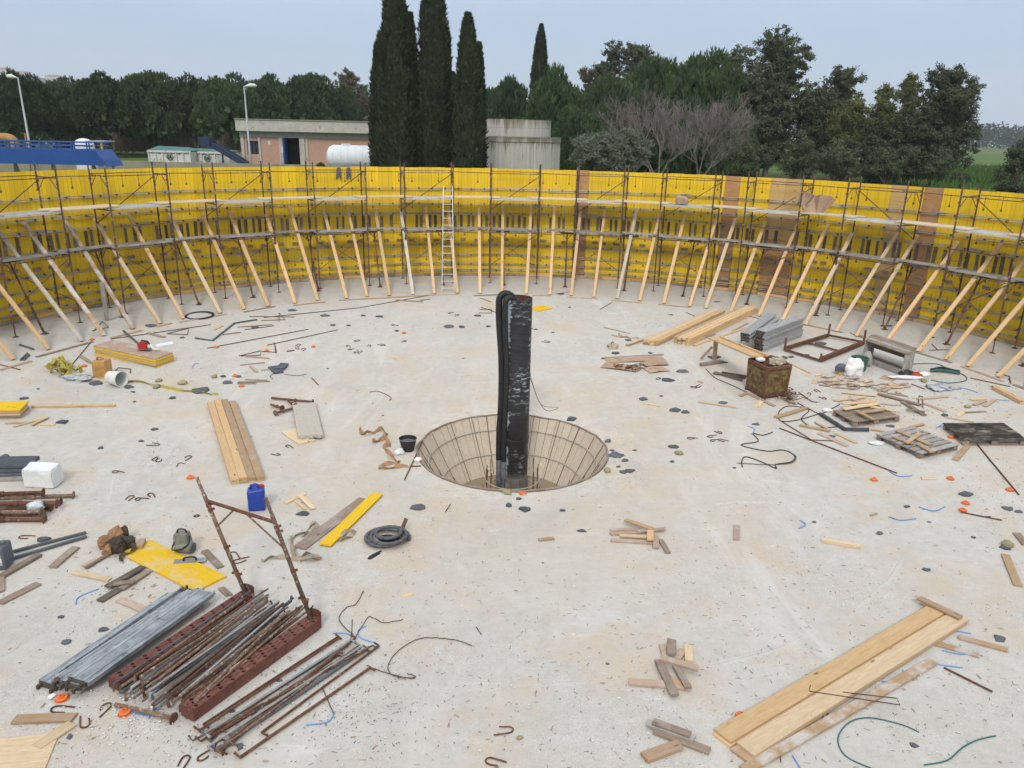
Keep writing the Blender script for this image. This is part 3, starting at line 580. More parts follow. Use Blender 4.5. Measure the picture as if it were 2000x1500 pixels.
# ---- raking steel props
PRP = [-75.6, -66.5, -56.9, -46.9, -39.4, -30.0, -20.8, -11.2, -1.8, 7.7, 16.8, 25.7, 35.05, 44.84, 54.06, 61.9, 71.0]
for i, ang in enumerate(PRP):
    p = pol(15.6, ang, fz(*pol(15.6, ang).xy)); q = pol(16.72, ang + random.uniform(-.3, .3), 1.98); n0 = 7.5
    lab = 'raking rusty steel prop, ' + (f'{ORD[8 - i]} prop to the left of the ladder' if i < 8 else f'{ORD[i - 7]} prop to the right of the ladder')
    t = empty('steel_prop', p, lab, 'prop', 'raking steel props under the lower deck')
    m_ = between(p, q, .52); mb = MB(); mb.cyl(between(p, q, .03), m_, .036, .036, 7); ot = mb.build('outer_tube', 'steel_scaf', t)
    mb = MB(); mb.cyl(m_, q, .028, .028, 7); mb.build('inner_tube', 'rust', t)
    mb = MB(); mb.cyl(m_ - (q - p) * .04, m_ + (q - p) * .012, .05, .05, 8); mb.tube([m_ + V((.09, 0, -.02)), m_ + V((.0, -.09, -.05)), m_ + V((-.09, 0, -.02))], .009, 4); mb.build('adjusting_nut', 'rust', ot)
    mb = MB(); mb.box(frame(p + V((0, 0, .012)), (1, 0, 0)), .17, .17, .018); mb.box(frame(p + V((0, 0, .05)), (1, 0, 0)), .08, .05, .08); mb.build('base_plate', 'rust', ot)
    d = V((math.cos(R_(ang)), -math.sin(R_(ang)), 0)); mb = MB(); mb.bar(q - d * .26 + V((0, 0, .03)), q + d * .26 + V((0, 0, .03)), .09, .07)
    for s_ in (-1, 1): mb.cyl(q - (q - p) * .12, q + d * .2 * s_, .014, .014, 5)
    mb.build('forked_head', 'wood_dark', t)
# ---- raking timber struts
SB = [(-30, 728), (38, 706), (104, 686), (164, 669), (210, 659), (258, 643), (314, 634), (360, 625), (430, 613), (478, 606), (523, 599), (577, 594), (619, 587), (676, 583), (717, 581), (760, 578), (806, 576), (848, 574), (893, 574), (937, 573), (980, 572), (1028, 573), (1074, 577), (1115, 580), (1160, 581), (1205, 585), (1248, 590), (1296, 594), (1346, 600), (1380, 602), (1430, 609), (1486, 617), (1541, 621), (1577, 634), (1635, 648), (1681, 655), (1730, 671), (1798, 687), (1848, 704), (1890, 717), (1947, 738), (1996, 757), (2050, 775)]
AG = {3: 'wood_white', 4: 'wood_limed', 5: 'wood_limed', 16: 'wood_white', 25: 'wood_white'}
for i, (px, py) in enumerate(SB):
    p = G(px, py); ang = math.degrees(math.atan2(p.x - CX, p.y - CY)); p = pol(14.15 + random.uniform(-.04, .04), ang, 0); p.z = fz(p.x, p.y) + .03
    q = pol(TR - .16, ang + random.uniform(-.4, .4), 3.0 + random.uniform(-.10, .10)); rad = V((math.sin(R_(ang)), math.cos(R_(ang)), 0))
    d = q - p; up = -rad + V((0, 0, .001)); o = plank('timber_strut', p, q, .122 + random.uniform(-.012, .014), random.uniform(.06, .085), AG.get(i, 'wood_new' if random.random() < .85 else 'wood_pale'), up, cut=.15, lift=False)
    kind = {'wood_white': 'weathered white', 'wood_limed': 'mortar-smeared'}.get(AG.get(i), 'pale new')
    tag(o, f'{kind} timber strut against the wall, ' + (f'{ORD[19 - i - 1 + 0]} strut to the left of the ladder' if i < 18 else f'{ORD[i - 17]} strut to the right of the ladder'), 'strut', 'timber struts raking up to the formwork')
SOLE = [(71, 698, 182, 668), (0, 724, 61, 706), (216, 661, 277, 646), (305, 639, 335, 632), (350, 630, 442, 614), (476, 610, 537, 599), (573, 597, 635, 590), (662, 587, 840, 577), (842, 577, 900, 575), (925, 578, 975, 576), (1040, 577, 1075, 578), (1107, 581, 1168, 584), (1194, 587, 1253, 592), (1286, 595, 1347, 601), (1574, 635, 1645, 650), (1678, 655, 1740, 674), (1781, 686, 1858, 709), (1878, 716, 1958, 745), (1980, 752, 2040, 775)]
for x0, y0, x1, y1 in SOLE:
    o = plank('sole_board', G(x0, y0), G(x1, y1), .11, .022, random.choice(['wood_tan', 'wood_pink', 'wood_old']), cut=.1)
    auto(o, 'thin brown sole board under strut feet', 'board', (x0 + x1) / 2, (y0 + y1) / 2, 'sole boards under the timber struts')
# the upright prop board at left
o = plank('upright_board', G(209, 626), Wp(199, 552, 15.3), .14, .03, 'wood_grey', (0, -1, .1), lift=False); tag(o, 'short grey board standing upright under a mortar-smeared strut at left', 'board')
# ---- aluminium ladder
b0, b1 = G(863.5, 570), G(887, 570); t0, t1 = Wp(866, 363, RI - .1), Wp(881.5, 363, RI - .1); t1 = t0 + (b1 - b0) * ((t1 - t0).length / (b1 - b0).length * 1.12)
lad = empty('ladder', (b0 + b1) / 2, 'aluminium ladder leaning on the scaffold left of the pipe', 'ladder')
for p, q in ((b0, t0), (b1, t1)): mb = MB(); mb.bar(p, q, .022, .055, (0, -1, .2)); mb.build('stile', 'alu', lad)
for k in range(15): u = .035 + k * .066; mb = MB(); mb.cyl(between(b0, t0, u), between(b1, t1, u), .013, .013, 6); mb.build('rung', 'alu', lad)
# ---- bits on the scaffold
def crumple(name, c, sx, sy, sz, mat, label, cat, seed=0, rz=0, n=10, box=2.0, fold=.30):
    """a creased soft body: superellipsoid with folds, flattened where it lies"""
    me = bpy.data.meshes.new(name); bm = bmesh.new(); bmesh.ops.create_icosphere(bm, subdivisions=4, radius=1); o_ = V((seed * 3.1, seed * 1.7, seed * .9))
    for v in bm.verts:
        d = v.co.normalized(); k = (abs(d.x)**box + abs(d.y)**box + abs(d.z)**box)**(-1 / box)
        r1 = mnoise.noise(d * 1.3 + o_); r2 = 1 - abs(mnoise.noise(d * 2.6 + o_ * 1.3)) * 2; r3 = 1 - abs(mnoise.noise(d * 5.5 + o_ * .7)) * 2
        k *= 1 + fold * (r1 * .9 + r2 * .38 + r3 * .2 - .35); v.co = V((d.x * k * sx, d.y * k * sy, max(d.z * k, -.55) * sz + .55 * sz))
    bm.to_mesh(me); bm.free(); me.shade_smooth(); o = link(name, me, None, Matrix.Translation(c) @ Matrix.Rotation(rz, 4, 'Z'), mat)
    return tag(o, label, cat) if label else o
p = Wp(1590, 405, RI + .4); p.z = ZU + .05
mb = MB(); c = p; pts = []
for i in range(8):
    u = i / 7; pts.append(c + V((-.5 + u * 1.05, .05 + .12 * math.sin(u * 4), .30 + .05 * math.sin(5 * u))))
pts = [q + V((0, .05 * math.sin(k * 2.1), .09 * math.sin(k * 1.4))) for k, q in enumerate(pts)]; mb.ribbon(pts, .66, (0, -1, 0), .012, [.45 * math.sin(i * 1.3) for i in range(8)]); tag(mb.build('plywood_scrap', 'cardboard', loc=c), 'large curled brown card sheet standing on the upper scaffold deck', 'sheet')
p = Wp(1332, 398, RI + .3); p.z = ZU + .05; crumple('paper_sack', p, .24, .16, .19, 'cardboard', 'small brown paper sack on the upper scaffold deck', 'sack', 4, box=5)
for k, (px, py) in enumerate(((663, 330), (682, 330))):
    p = Wp(px, py, TR - .02); mb = MB()
    for j in range(5): mb.tube([p + V((.02 * j - .05, -.04, .06)), p + V((.03 * j - .08, -.06, -.12)), p + V((.05 * j - .12 + random.uniform(-.03, .03), -.07, -.34 - random.uniform(0, .12)))], [.03, .035, .012], 5)
    tag(mb.build('hanging_glove', 'foam_grey', loc=p), f'dark rag hung over the wall top near the white tank, {("left", "right")[k]} of two', 'rag', 'rags hung on the wall top')
# ================================================================== BEYOND THE WALL
HAZE = .00028
def soup(name, tris, mat, parent=None, loc=(0, 0, 0)):
    """tris: float array (n,k,3) of local coordinates -> one mesh"""
    n, k, _ = tris.shape; me = bpy.data.meshes.new(name); me.vertices.add(n * k); me.vertices.foreach_set('co', tris.reshape(-1).astype(np.float32))
    me.loops.add(n * k); me.loops.foreach_set('vertex_index', np.arange(n * k, dtype=np.int32)); me.polygons.add(n)
    me.polygons.foreach_set('loop_start', np.arange(0, n * k, k, dtype=np.int32)); me.update(calc_edges=True)
    me.materials.append(MATS[mat]); return me
def unit(n): v = RNG.normal(size=(n, 3)); return v / np.linalg.norm(v, axis=1)[:, None]
def leaves(c, d, L, W, rnd=.35, nrm=None):
    """a diamond leaf at each c pointing along d, its face turned towards nrm"""
    n = len(c); L = np.broadcast_to(L, n)[:, None] * RNG.uniform(1 - rnd, 1 + rnd, (n, 1)); W = np.broadcast_to(W, n)[:, None] * RNG.uniform(1 - rnd, 1 + rnd, (n, 1))
    s = np.cross(d, unit(n) if nrm is None else nrm + unit(n) * .45); s /= np.linalg.norm(s, axis=1)[:, None] + 1e-9
    return np.stack([c, c + d * L * .5 + s * W * .5, c + d * L, c + d * L * .5 - s * W * .5], axis=1)
def pine_tris(lobes, per, tuft, L, flat=1.0):
    """umbrella crown of radius 1: rounded lobes of upright candles (bottle-brush tufts) over a dark open underside"""
    out = []
    for q in range(lobes):
        zz = 1 - 1.5 * (q + .5) / lobes; a = q * 2.39996 + RNG.uniform(-.35, .35); rr = math.sqrt(max(0, 1 - zz * zz)) if zz > -.3 else .97; k = RNG.uniform(.62, .84)
        c = np.array([math.cos(a) * rr * k, math.sin(a) * rr * k, (.46 + zz * .40 * RNG.uniform(.85, 1.12)) * 1.6 * flat]); lr = RNG.uniform(.20, .34)
        d = unit(per); d[:, 2] = np.abs(d[:, 2]) * 1.2 - .25; d /= np.linalg.norm(d, axis=1)[:, None]; p = c + d * lr * RNG.uniform(.80, 1.04, (per, 1)) * np.array([1, 1, .72])
        ax = d * .45 + np.array([0, 0, .9]) + unit(per) * .25; ax /= np.linalg.norm(ax, axis=1)[:, None]; cl_ = RNG.uniform(.5, 1.5, per)
        for k2 in range(tuft):
            th = 2 * math.pi * k2 / tuft + RNG.uniform(0, 6.28, per); e1 = np.cross(ax, np.array([1, .3, 0])); e1 /= np.linalg.norm(e1, axis=1)[:, None]; e2 = np.cross(ax, e1); rad = e1 * np.cos(th)[:, None] + e2 * np.sin(th)[:, None]
            dd = ax * .9 + rad * .55; dd /= np.linalg.norm(dd, axis=1)[:, None]; out.append(leaves(p + ax * (L * cl_ * (k2 % 3) / 3)[:, None], dd, L * .8, L * .34, .3, rad + d * .6))
        din = unit(50); out.append(leaves(c + din * lr * .5 * np.array([1, 1, .5]) - np.array([0, 0, lr * .15]), unit(50), L * 2.2, L * 2.0))
    t = np.concatenate(out); t[:, :, 2] -= np.percentile(t[:, :, 2], .5); r = np.percentile(np.hypot(t[:, :, 0], t[:, :, 1]), 98.5); return t / r
def trunk_mb(base, h, r, limbs, spread, top, wob=.3, n=7):
    mb = MB(); b = V(base); pts = [b + V((random.uniform(-wob, wob) * u, random.uniform(-wob, wob) * u, h * u)) for u in (0, .25, .5, .75, 1)]; mb.tube(pts, [r * 1.25, r, r * .85, r * .7, r * .55], n)
    for k in range(limbs):
        a = random.uniform(0, 6.28); s = pts[random.choice((2, 3, 3, 4))]; e = b + V((math.cos(a) * spread * random.uniform(.5, 1), math.sin(a) * spread * random.uniform(.5, 1), top * random.uniform(.75, 1))); mb.tube([s, s.lerp(e, .5) + V((0, 0, -.1 * top * random.random())), e], [r * .5, r * .33, r * .12], 5)
    return mb
def tree(name, base, label, crown_me, scale, rz, leaf, bark, trunk, group, zoff):
    t = empty(name, base, label, 'tree', group); tb = trunk.build('trunk', bark, t)
    if trunk is not None: pass
    c = bpy.data.objects.new('crown', crown_me); COL.objects.link(c); c.parent = t; c.location = (0, 0, zoff); c.scale = scale; c.rotation_euler = (0, 0, rz); return t
PINE = [soup('pine_crown', pine_tris(34, 120, 9, .080), 'leaf_pine') for _ in range(4)]
PINE2 = [soup('pine_crown', pine_tris(34, 120, 9, .095), 'leaf_pine2') for _ in range(3)]
def pine(px, top, wpx, Y, label, group, big=False, bot=None, seed=0):
    p = at(px, top, Y); base = V((p.x, Y, ZG)); h = p.z - ZG; sx = wpx / 2 * Y / FPX * 1.12; ch = h * (.66 if not big else .95); me_ = (PINE2 if big else PINE)[seed % (3 if big else 4)]; sz = ch / sorted(v.co.z for v in me_.vertices)[int(len(me_.vertices) * .995)]
    tr_ = trunk_mb(base, h * .45, .26 * h / 9, 5, sx * .7, h * .75)
    return tree('stone_pine', base, label, (PINE2 if big else PINE)[seed % (3 if big else 4)], (sx, sx * (.9 if big else .8), sz), seed * 1.7, None, 'bark', tr_, group, h - ch)
for i, (px, top, wd, Y) in enumerate([(-55, 146, 130, 84), (35, 145, 128, 80), (112, 155, 120, 88), (195, 146, 126, 82), (285, 143, 124, 86), (368, 152, 110, 90), (438, 148, 118, 84), (520, 150, 116, 92), (598, 147, 124, 95), (662, 172, 80, 100)]):
    pine(px, top, wd, Y, ('dark umbrella pine in the left row, ' + (f'{ORD[i]} counted from the left edge' if 0 < i < 9 else 'cut by the left edge' if i == 0 else 'low last one beside the tan eucalyptus')), 'umbrella pines in the row at left', seed=i)
for i, (px, top, wd, Y, lb) in enumerate([(985, 160, 125, 74, 'dark green pine behind the concrete silo'), (1085, 138, 125, 70, 'tall tufted green pine right of the concrete silo'), (1200, 160, 160, 72, 'wide green pine left behind the bare tree'), (1300, 125, 200, 76, 'broad green pine crown above the bare tree'), (1385, 110, 165, 70, 'tallest green pine right behind the bare tree'), (1440, 215, 90, 68, 'low dark pine between the bare tree and the eucalyptus'), (1130, 215, 110, 62, 'low dark pine behind the olive bush')]):
    pine(px, top, wd, Y, lb, 'pines right of the cypresses', True, seed=i)
# ---- cypresses
def cprof(z): return np.interp(z, [0, .06, .16, .30, .5, .7, .85, .95, 1], [.62, .84, .97, 1.0, .90, .72, .50, .26, .03])
def cyp_tris(n, seed):
    """leaf points gathered in upright flame-shaped sprays, deep shade between them"""
    m = 330; sz = RNG.uniform(0, 1, m)**.95; sa = RNG.uniform(0, 6.283, m); sl = RNG.uniform(.06, .14, m) * (1.15 - .5 * sz); so = RNG.uniform(.72, 1.16, m)
    i = RNG.integers(0, m, n); u = RNG.uniform(0, 1, n); z = np.clip(sz[i] + (u - .35) * sl[i] * 1.6, 0, 1); wdt = np.sin(np.clip(u, .03, 1) * 3.05) * .20 + .03
    a = sa[i] + RNG.normal(0, 1, n) * wdt; r = cprof(z) * (so[i] + .10 * (u - .5)) * (1 - .25 * ((a - sa[i]) / .3)**2) ; r = np.clip(r, .1 * cprof(z), None)
    c = np.stack([r * np.cos(a), r * np.sin(a), z], 1); return c, a
def cypress_mesh(rx, h, n, seed):
    c, a = cyp_tris(n, seed); c = c * np.array([rx, rx, h]); d = np.stack([np.cos(a) * .6, np.sin(a) * .6, np.full(n, 1.0)], 1) + unit(n) * .35; d /= np.linalg.norm(d, axis=1)[:, None]
    t = leaves(c, d, .25, .11, .35, np.stack([np.cos(a), np.sin(a), np.full(n, .25)], 1)); k = 14; zz = np.linspace(.02, .93, 18); core = []
    for i in range(17):
        for j in range(k):
            q = []
            for (zi, aj) in ((i, j), (i, j + 1), (i + 1, j + 1), (i + 1, j)):
                z = zz[zi]; pr = float(cprof(z)) * .70; q.append([pr * rx * math.cos(aj * 6.2832 / k), pr * rx * math.sin(aj * 6.2832 / k), z * h])
            core.append(q)
    return soup('cypress_crown', np.concatenate([t, np.array(core)]), 'leaf_cypress')
for i, (px, top, wd, Y, lb) in enumerate([(770, -48, 68, 44, 'tall thick dark cypress, left one of the pair by the white tank'), (742, 82, 42, 45.5, 'shorter cypress tight against the left of the tall pair'), (846, -50, 66, 44.5, 'tall thick dark cypress, right one of the pair'), (801, 38, 28, 47, 'narrow cypress tip showing between the tall pair'), (914, 40, 46, 43, 'slim pointed cypress in front of the concrete silo'), (935, 96, 26, 47, 'thin cypress just behind the slim pointed one'), (1057, 55, 34, 80, 'distant lone cypress above the pines'), (884, 150, 40, 62, 'short dark cypress between the pair and the slim one')]):
    p = at(px, top, Y); h = p.z - ZG; t = empty('cypress', (p.x, Y, ZG), lb, 'tree', 'cypress trees'); rx = wd / 2 * Y / FPX
    mb = MB(); mb.cyl((p.x, Y, ZG - .2), (p.x, Y, ZG + h * .7), .22, .06, 7); mb.build('trunk', 'bark', t)
    me = cypress_mesh(rx, h, int(min(34000, 1500 * h * rx * 1.6)), i * 1.3); c = link('crown', me, t); c.location = (0, 0, .15)
# ---- eucalyptus and other loose crowns
def loose_tris(blobs, n_clump, per, L, W, droop):
    out = []
    for (cx, cy, cz, rx, rz) in blobs:
        m = max(6, int(n_clump * (rx * rx * rz)**.55)); u = unit(m); u[:, 2] = u[:, 2] * .9 + .12; u *= RNG.uniform(.55, 1.0, (m, 1)); cc = np.array([cx, cy, cz]) + u * np.array([rx, rx, rz]); cr_ = min(.34, .62 * rx)
        for c, uu in zip(cc, u):
            o = unit(per); o[:, 2] = o[:, 2] * .8 + .15; p = c + o * RNG.uniform(.45, 1.0, (per, 1)) * cr_ * RNG.uniform(.6, 1.3) * np.array([1, 1, .8]); d = unit(per) + np.array([0, 0, droop]); d /= np.linalg.norm(d, axis=1)[:, None]; out.append(leaves(p, d, L, W, .35, o * .8 + uu * .5))
    return np.concatenate(out)
def euc(name, px, y0, y1, wd, Y, label, leaf, bark, seed, group, dens=9, blobs=15, L=.34, W=.12, lean=0, low=.28):
    wd *= 1.32; dens *= 1.7; L *= .68; W *= .80; blobs = int(blobs * 1.25)
    top = at(px, y0, Y); h = top.z - ZG; base = V((top.x, Y, ZG)); rr = random.Random(seed); hw = wd / 2 * Y / FPX; bl = []; mb = MB()
    tk = [base + V((lean * u * u + rr.uniform(-.25, .25) * u, rr.uniform(-.3, .3) * u, h * .86 * u)) for u in (0, .2, .4, .6, .8, 1)]; mb.tube(tk, [.022 * h, .018 * h, .015 * h, .011 * h, .007 * h, .003 * h], 7)
    for k in range(blobs):
        u = low + (1 - low) * (k + .5) / blobs; prof = max(.25, 1.0 - .72 * abs(2 * (u - low) / (1 - low) - .95)**2.6); a = rr.uniform(0, 6.28); rad = hw * prof * rr.uniform(.30, .80); c = V((lean * u * u + math.cos(a) * rad, math.sin(a) * rad, h * u * .93)); r = hw * rr.uniform(.32, .52) * (.65 + .35 * prof)
        bl.append((c.x, c.y, c.z, r, r * rr.uniform(.8, 1.25))); bl.append((c.x * .35 + lean * u, c.y * .35, c.z - h * .05, hw * .42 * prof + .2, hw * .42 * prof + .2)); s = tk[0].lerp(tk[-1], max(.12, u - .22)); e = base + c; mb.tube([s, s.lerp(e, .5) + V((0, 0, .2)), e], [.007 * h, .005 * h, .002 * h], 5)
    bl.append((lean, 0, h * .91, hw * .42, h * .09)); bl.append((lean + hw * .25, 0, h * .86, hw * .38, h * .08)); t = empty(name, base, label, 'tree', group); mb.build('trunk', bark, t)
    link('crown', soup('loose_crown', loose_tris(bl, dens * .62, 42, L, W, -.5), leaf), t); return t
E_ = 'eucalyptus trees beyond the wall'
euc('eucalyptus', 672, 130, 300, 62, 112, 'sparse tan eucalyptus rising behind the brick building', 'leaf_euc_tan', 'bark_euc', 1, E_, 7, 11, .5, .2)
euc('eucalyptus', 708, 165, 300, 50, 116, 'pale thin eucalyptus left of the cypresses', 'leaf_euc', 'bark_euc', 2, E_, 5, 10, .5, .2)
euc('eucalyptus', 1245, 78, 300, 80, 98, 'dark grey-green eucalyptus tip above the broad pine, right', 'leaf_euc', 'bark_euc', 3, E_, 10, 13, .45, .18)
euc('eucalyptus', 1198, 76, 300, 70, 100, 'dark grey-green eucalyptus tip above the broad pine, left', 'leaf_euc', 'bark_euc', 4, E_, 10, 13, .45, .18)
euc('eucalyptus', 1150, 128, 300, 60, 102, 'brownish eucalyptus top behind the left pine', 'leaf_euc_tan', 'bark_euc', 5, E_, 7, 10, .45, .18)
euc('eucalyptus', 1446, 76, 320, 62, 88, 'pale round-headed eucalyptus right of the tallest pine', 'leaf_euc', 'bark_euc', 6, E_, 7, 12, .42, .16)
euc('eucalyptus', 1528, 62, 345, 128, 70, 'tallest eucalyptus with two-horned dark crown', 'leaf_euc', 'bark_euc', 7, E_, 13, 20, .36, .14, low=.16)
euc('eucalyptus', 1490, 150, 345, 60, 72, 'narrow dark eucalyptus left of the tallest one', 'leaf_euc', 'bark_euc', 17, E_, 12, 14, .36, .14, low=.12)
euc('eucalyptus', 1655, 122, 348, 88, 74, 'dark eucalyptus with leaning top right of the tallest one', 'leaf_euc', 'bark_euc', 8, E_, 11, 16, .36, .14, low=.16)
euc('eucalyptus', 1596, 160, 345, 80, 70, 'ragged dark eucalyptus just right of the tallest one', 'leaf_euc', 'bark_euc', 18, E_, 10, 14, .36, .14, low=.12)
euc('eucalyptus', 1668, 190, 350, 84, 66, 'yellow-green eucalyptus in the middle of the right row', 'leaf_euc_yellow', 'bark_euc', 9, E_, 9, 15, .34, .13, low=.14)
euc('eucalyptus', 1738, 160, 352, 66, 68, 'slender yellow-topped eucalyptus, left of two', 'leaf_euc_yellow', 'bark_euc', 10, E_, 8, 14, .34, .13, low=.2)
euc('eucalyptus', 1780, 136, 352, 56, 69, 'slender yellow-topped eucalyptus, right of two', 'leaf_euc_yellow', 'bark_euc', 11, E_, 8, 14, .34, .13, low=.3)
euc('eucalyptus', 1856, 132, 360, 120, 64, 'broad dome-crowned eucalyptus at the right end of the row', 'leaf_euc', 'bark_euc', 12, E_, 15, 22, .32, .12, low=.12)
euc('eucalyptus', 1815, 205, 356, 70, 63, 'dark lower eucalyptus left under the broad dome', 'leaf_euc', 'bark_euc', 14, E_, 10, 13, .32, .12, low=.12)
euc('eucalyptus', 1720, 240, 356, 80, 64, 'low shaggy eucalyptus under the slender pair', 'leaf_euc', 'bark_euc', 15, E_, 10, 13, .32, .12, low=.1)
def bush(name, px, y0, wd, Y, label, leaf, seed, dens, blobs=12, L=.2, W=.07, zb=ZG, up=.3):
    top = at(px, y0, Y); h = top.z - zb; base = V((top.x, Y, zb)); rr = random.Random(seed); hw = wd / 2 * Y / FPX; bl = []; mb = MB()
    for k in range(blobs):
        a = rr.uniform(0, 6.28); rad = hw * rr.uniform(.1, .7); z = h * rr.uniform(.3, .78) * (1 - .25 * rad / hw); bl.append((math.cos(a) * rad, math.sin(a) * rad * .7, z, hw * rr.uniform(.25, .4), h * rr.uniform(.16, .26)))
        mb.tube([base, base + V((math.cos(a) * rad * .5, math.sin(a) * rad * .4, z * .6)), base + V((math.cos(a) * rad, math.sin(a) * rad * .7, z))], [.06, .04, .015], 5)
    t = empty(name, base, label, 'bush' if h < 4.5 else 'tree'); mb.build('stems', 'bark', t); link('foliage', soup('bush_foliage', loose_tris(bl, dens, 46, L, W, up), leaf), t); return t
bush('olive_tree', 1163, 240, 135, 46, 'silvery olive tree behind the wall, left and wider one', 'leaf_olive', 3, 26, 14, .24, .07, up=.7)
bush('olive_tree', 1238, 232, 92, 46.5, 'silvery olive tree left of the bare tree', 'leaf_olive', 4, 26, 12, .24, .07, up=.7)
bush('shrub', 2005, 268, 90, 58, 'dark shrub cut by the right edge above the field', 'leaf_euc', 5, 16, 12, .26, .1)
bush('shrub', 1978, 352, 70, 52, 'low dark shrub just over the wall at right', 'leaf_euc', 6, 18, 10, .22, .09)
bush('shrub', 1880, 338, 60, 60, 'small dark shrub below the dome-crowned eucalyptus', 'leaf_euc', 7, 16, 9, .22, .09)
for k, (px, y0, wd) in enumerate(((1478, 262, 90), (1560, 255, 120), (1640, 265, 120), (1745, 270, 110), (1830, 275, 100))): bush('undergrowth', px, y0, wd, 61, f'dark scrub at the foot of the eucalyptus row, {ORD[k + 1]} clump from the left', 'leaf_euc', 20 + k, 13, 10, .24, .09)
for k, (px, y0, wd, Y) in enumerate(((800, 225, 70, 60), (870, 190, 60, 62), (1010, 215, 110, 68))): bush('undergrowth', px, y0, wd, Y, ('dark foliage filling the gap between the tall cypress pair', 'dark foliage right behind the tall cypress pair', 'dark foliage low behind the concrete silo')[k], 'leaf_pine', 30 + k, 14, 12, .3, .12)
bush('shrub', 624, 313, 20, 43, 'small dark green shrub left of the white tank', 'leaf_pine', 41, 60, 7, .10, .05, zb=3.6)
# ---- bare tree
def bare(px, Y, label, limbs, seed):
    rr = random.Random(seed); base = V((at(px, 330, Y).x, Y, ZG)); t = empty('bare_tree', base, label, 'tree', 'leafless trees behind the wall'); trunk, twigs = MB(), MB()
    def grow(p, d, L, r, lev):
        n = 3; pts = [p]
        for k in range(n): d = (d + V((rr.uniform(-.16, .16), rr.uniform(-.16, .16), rr.uniform(-.05, .15)))).normalized(); pts.append(pts[-1] + d * L / n)
        (trunk if lev < 2 else twigs).tube(pts, [r, r * .85, r * .7, r * .5], 5 if lev < 2 else 3)
        if lev >= 5: return
        for k in range((4, 4, 4, 3, 3)[lev]):
            s = pts[rr.choice((1, 2, 2, 3, 3))]; nd = (d + V((rr.uniform(-.95, .95), rr.uniform(-.8, .8), rr.uniform(-.45, .5)))).normalized(); grow(s, nd, L * rr.uniform(.55, .80), max(r * .62, .009), lev + 1)
    for dx, L in limbs: grow(base, V((dx, rr.uniform(-.15, .15), 1)).normalized(), L, .055, 0)
    trunk.build('trunk', 'bark_pale', t); twigs.build('twigs', 'bark_pale', t)
bare(1285, 56, 'grey leafless tree with fanning twigs, left one before the pines', [(-.75, 2.5), (-.35, 2.9), (.0, 2.7), (.3, 2.4)], 5)
bare(1365, 57, 'grey leafless tree with fanning twigs, right one before the pines', [(-.3, 2.4), (.15, 2.7), (.55, 2.7), (.85, 2.2)], 8)
# ---- far wood, reeds, grass, hill with houses
def mass(name, boxes, n, L, W, mat, label, up=.8):
    out = []
    for (x0, x1, y0, y1, z0, z1) in boxes:
        c = np.stack([RNG.uniform(x0, x1, n), RNG.uniform(y0, y1, n), np.zeros(n)], 1); e = .72 + .28 * np.sin(c[:, 0] * .21 + 1) * np.sin(c[:, 0] * .083) + RNG.uniform(-.1, .1, n); c[:, 2] = z0 + (z1 - z0) * e * RNG.uniform(0, 1, n)**.6
        d = unit(n) * (1 - up) + np.array([0, 0, up]); d /= np.linalg.norm(d, axis=1)[:, None]; out.append(leaves(c, d, L, W))
    o = link(name, soup(name, np.concatenate(out), mat)); return tag(o, label, None, None, 'stuff')
xa, xb = at(1890, 290, 560).x, at(2080, 290, 560).x; mass('far_wood', [(xa - 90, xb + 200, 540, 600, ZG, 20)], 26000, 1.9, 1.3, 'leaf_far', 'hazy grey-green far wood at the edge of the field', .3)
mass('far_wood', [(-520, -60, 480, 540, ZG, 20)], 16000, 2.0, 1.3, 'leaf_far', 'far wood behind the pine row', .3)
mass('reeds', [(at(120, 290, 90).x, at(490, 290, 90).x, 88, 96, ZG, 6.2)], 30000, .9, .10, 'leaf_reed', 'dry tan reeds behind the pine trunks', .86)
gx = at(2000, 340, 80).x; mass('grass', [(30, gx + 30, 55, 110, ZG - .1, ZG + .45)], 26000, .5, .10, 'leaf_grass', 'green rough grass of the field at right', .8)
mass('brush', [(at(-150, 290, 106).x, at(700, 290, 106).x, 104, 112, ZG, 8.5)], 11000, .8, .4, 'leaf_pine', 'dark underwood behind the pine row', .3)
mass('brush', [(at(930, 290, 84).x, at(1480, 290, 84).x, 82, 90, ZG, 8.0)], 9000, .8, .4, 'leaf_pine', 'dark underwood behind the right pines', .3)
hv, hf = [], []; Yh = 1500
for i, (px, py) in enumerate([(-300, 120), (-150, 130), (-40, 138), (40, 147), (90, 153), (140, 160), (190, 175), (260, 200), (380, 225), (520, 245)]):
    p = at(px, py, Yh); hv += [(p.x, Yh, p.z), (p.x * .93, Yh - 260, p.z * .45), (p.x * .9, Yh - 420, ZG - 5)]
for i in range(9):
    for k in range(2): hf.append((i * 3 + k, i * 3 + 3 + k, i * 3 + 4 + k, i * 3 + 1 + k))
me = bpy.data.meshes.new('hill'); me.from_pydata(hv, [], hf); me.update(); me.shade_smooth(); tag(link('hill', me, mat='leaf_far'), kind='structure')
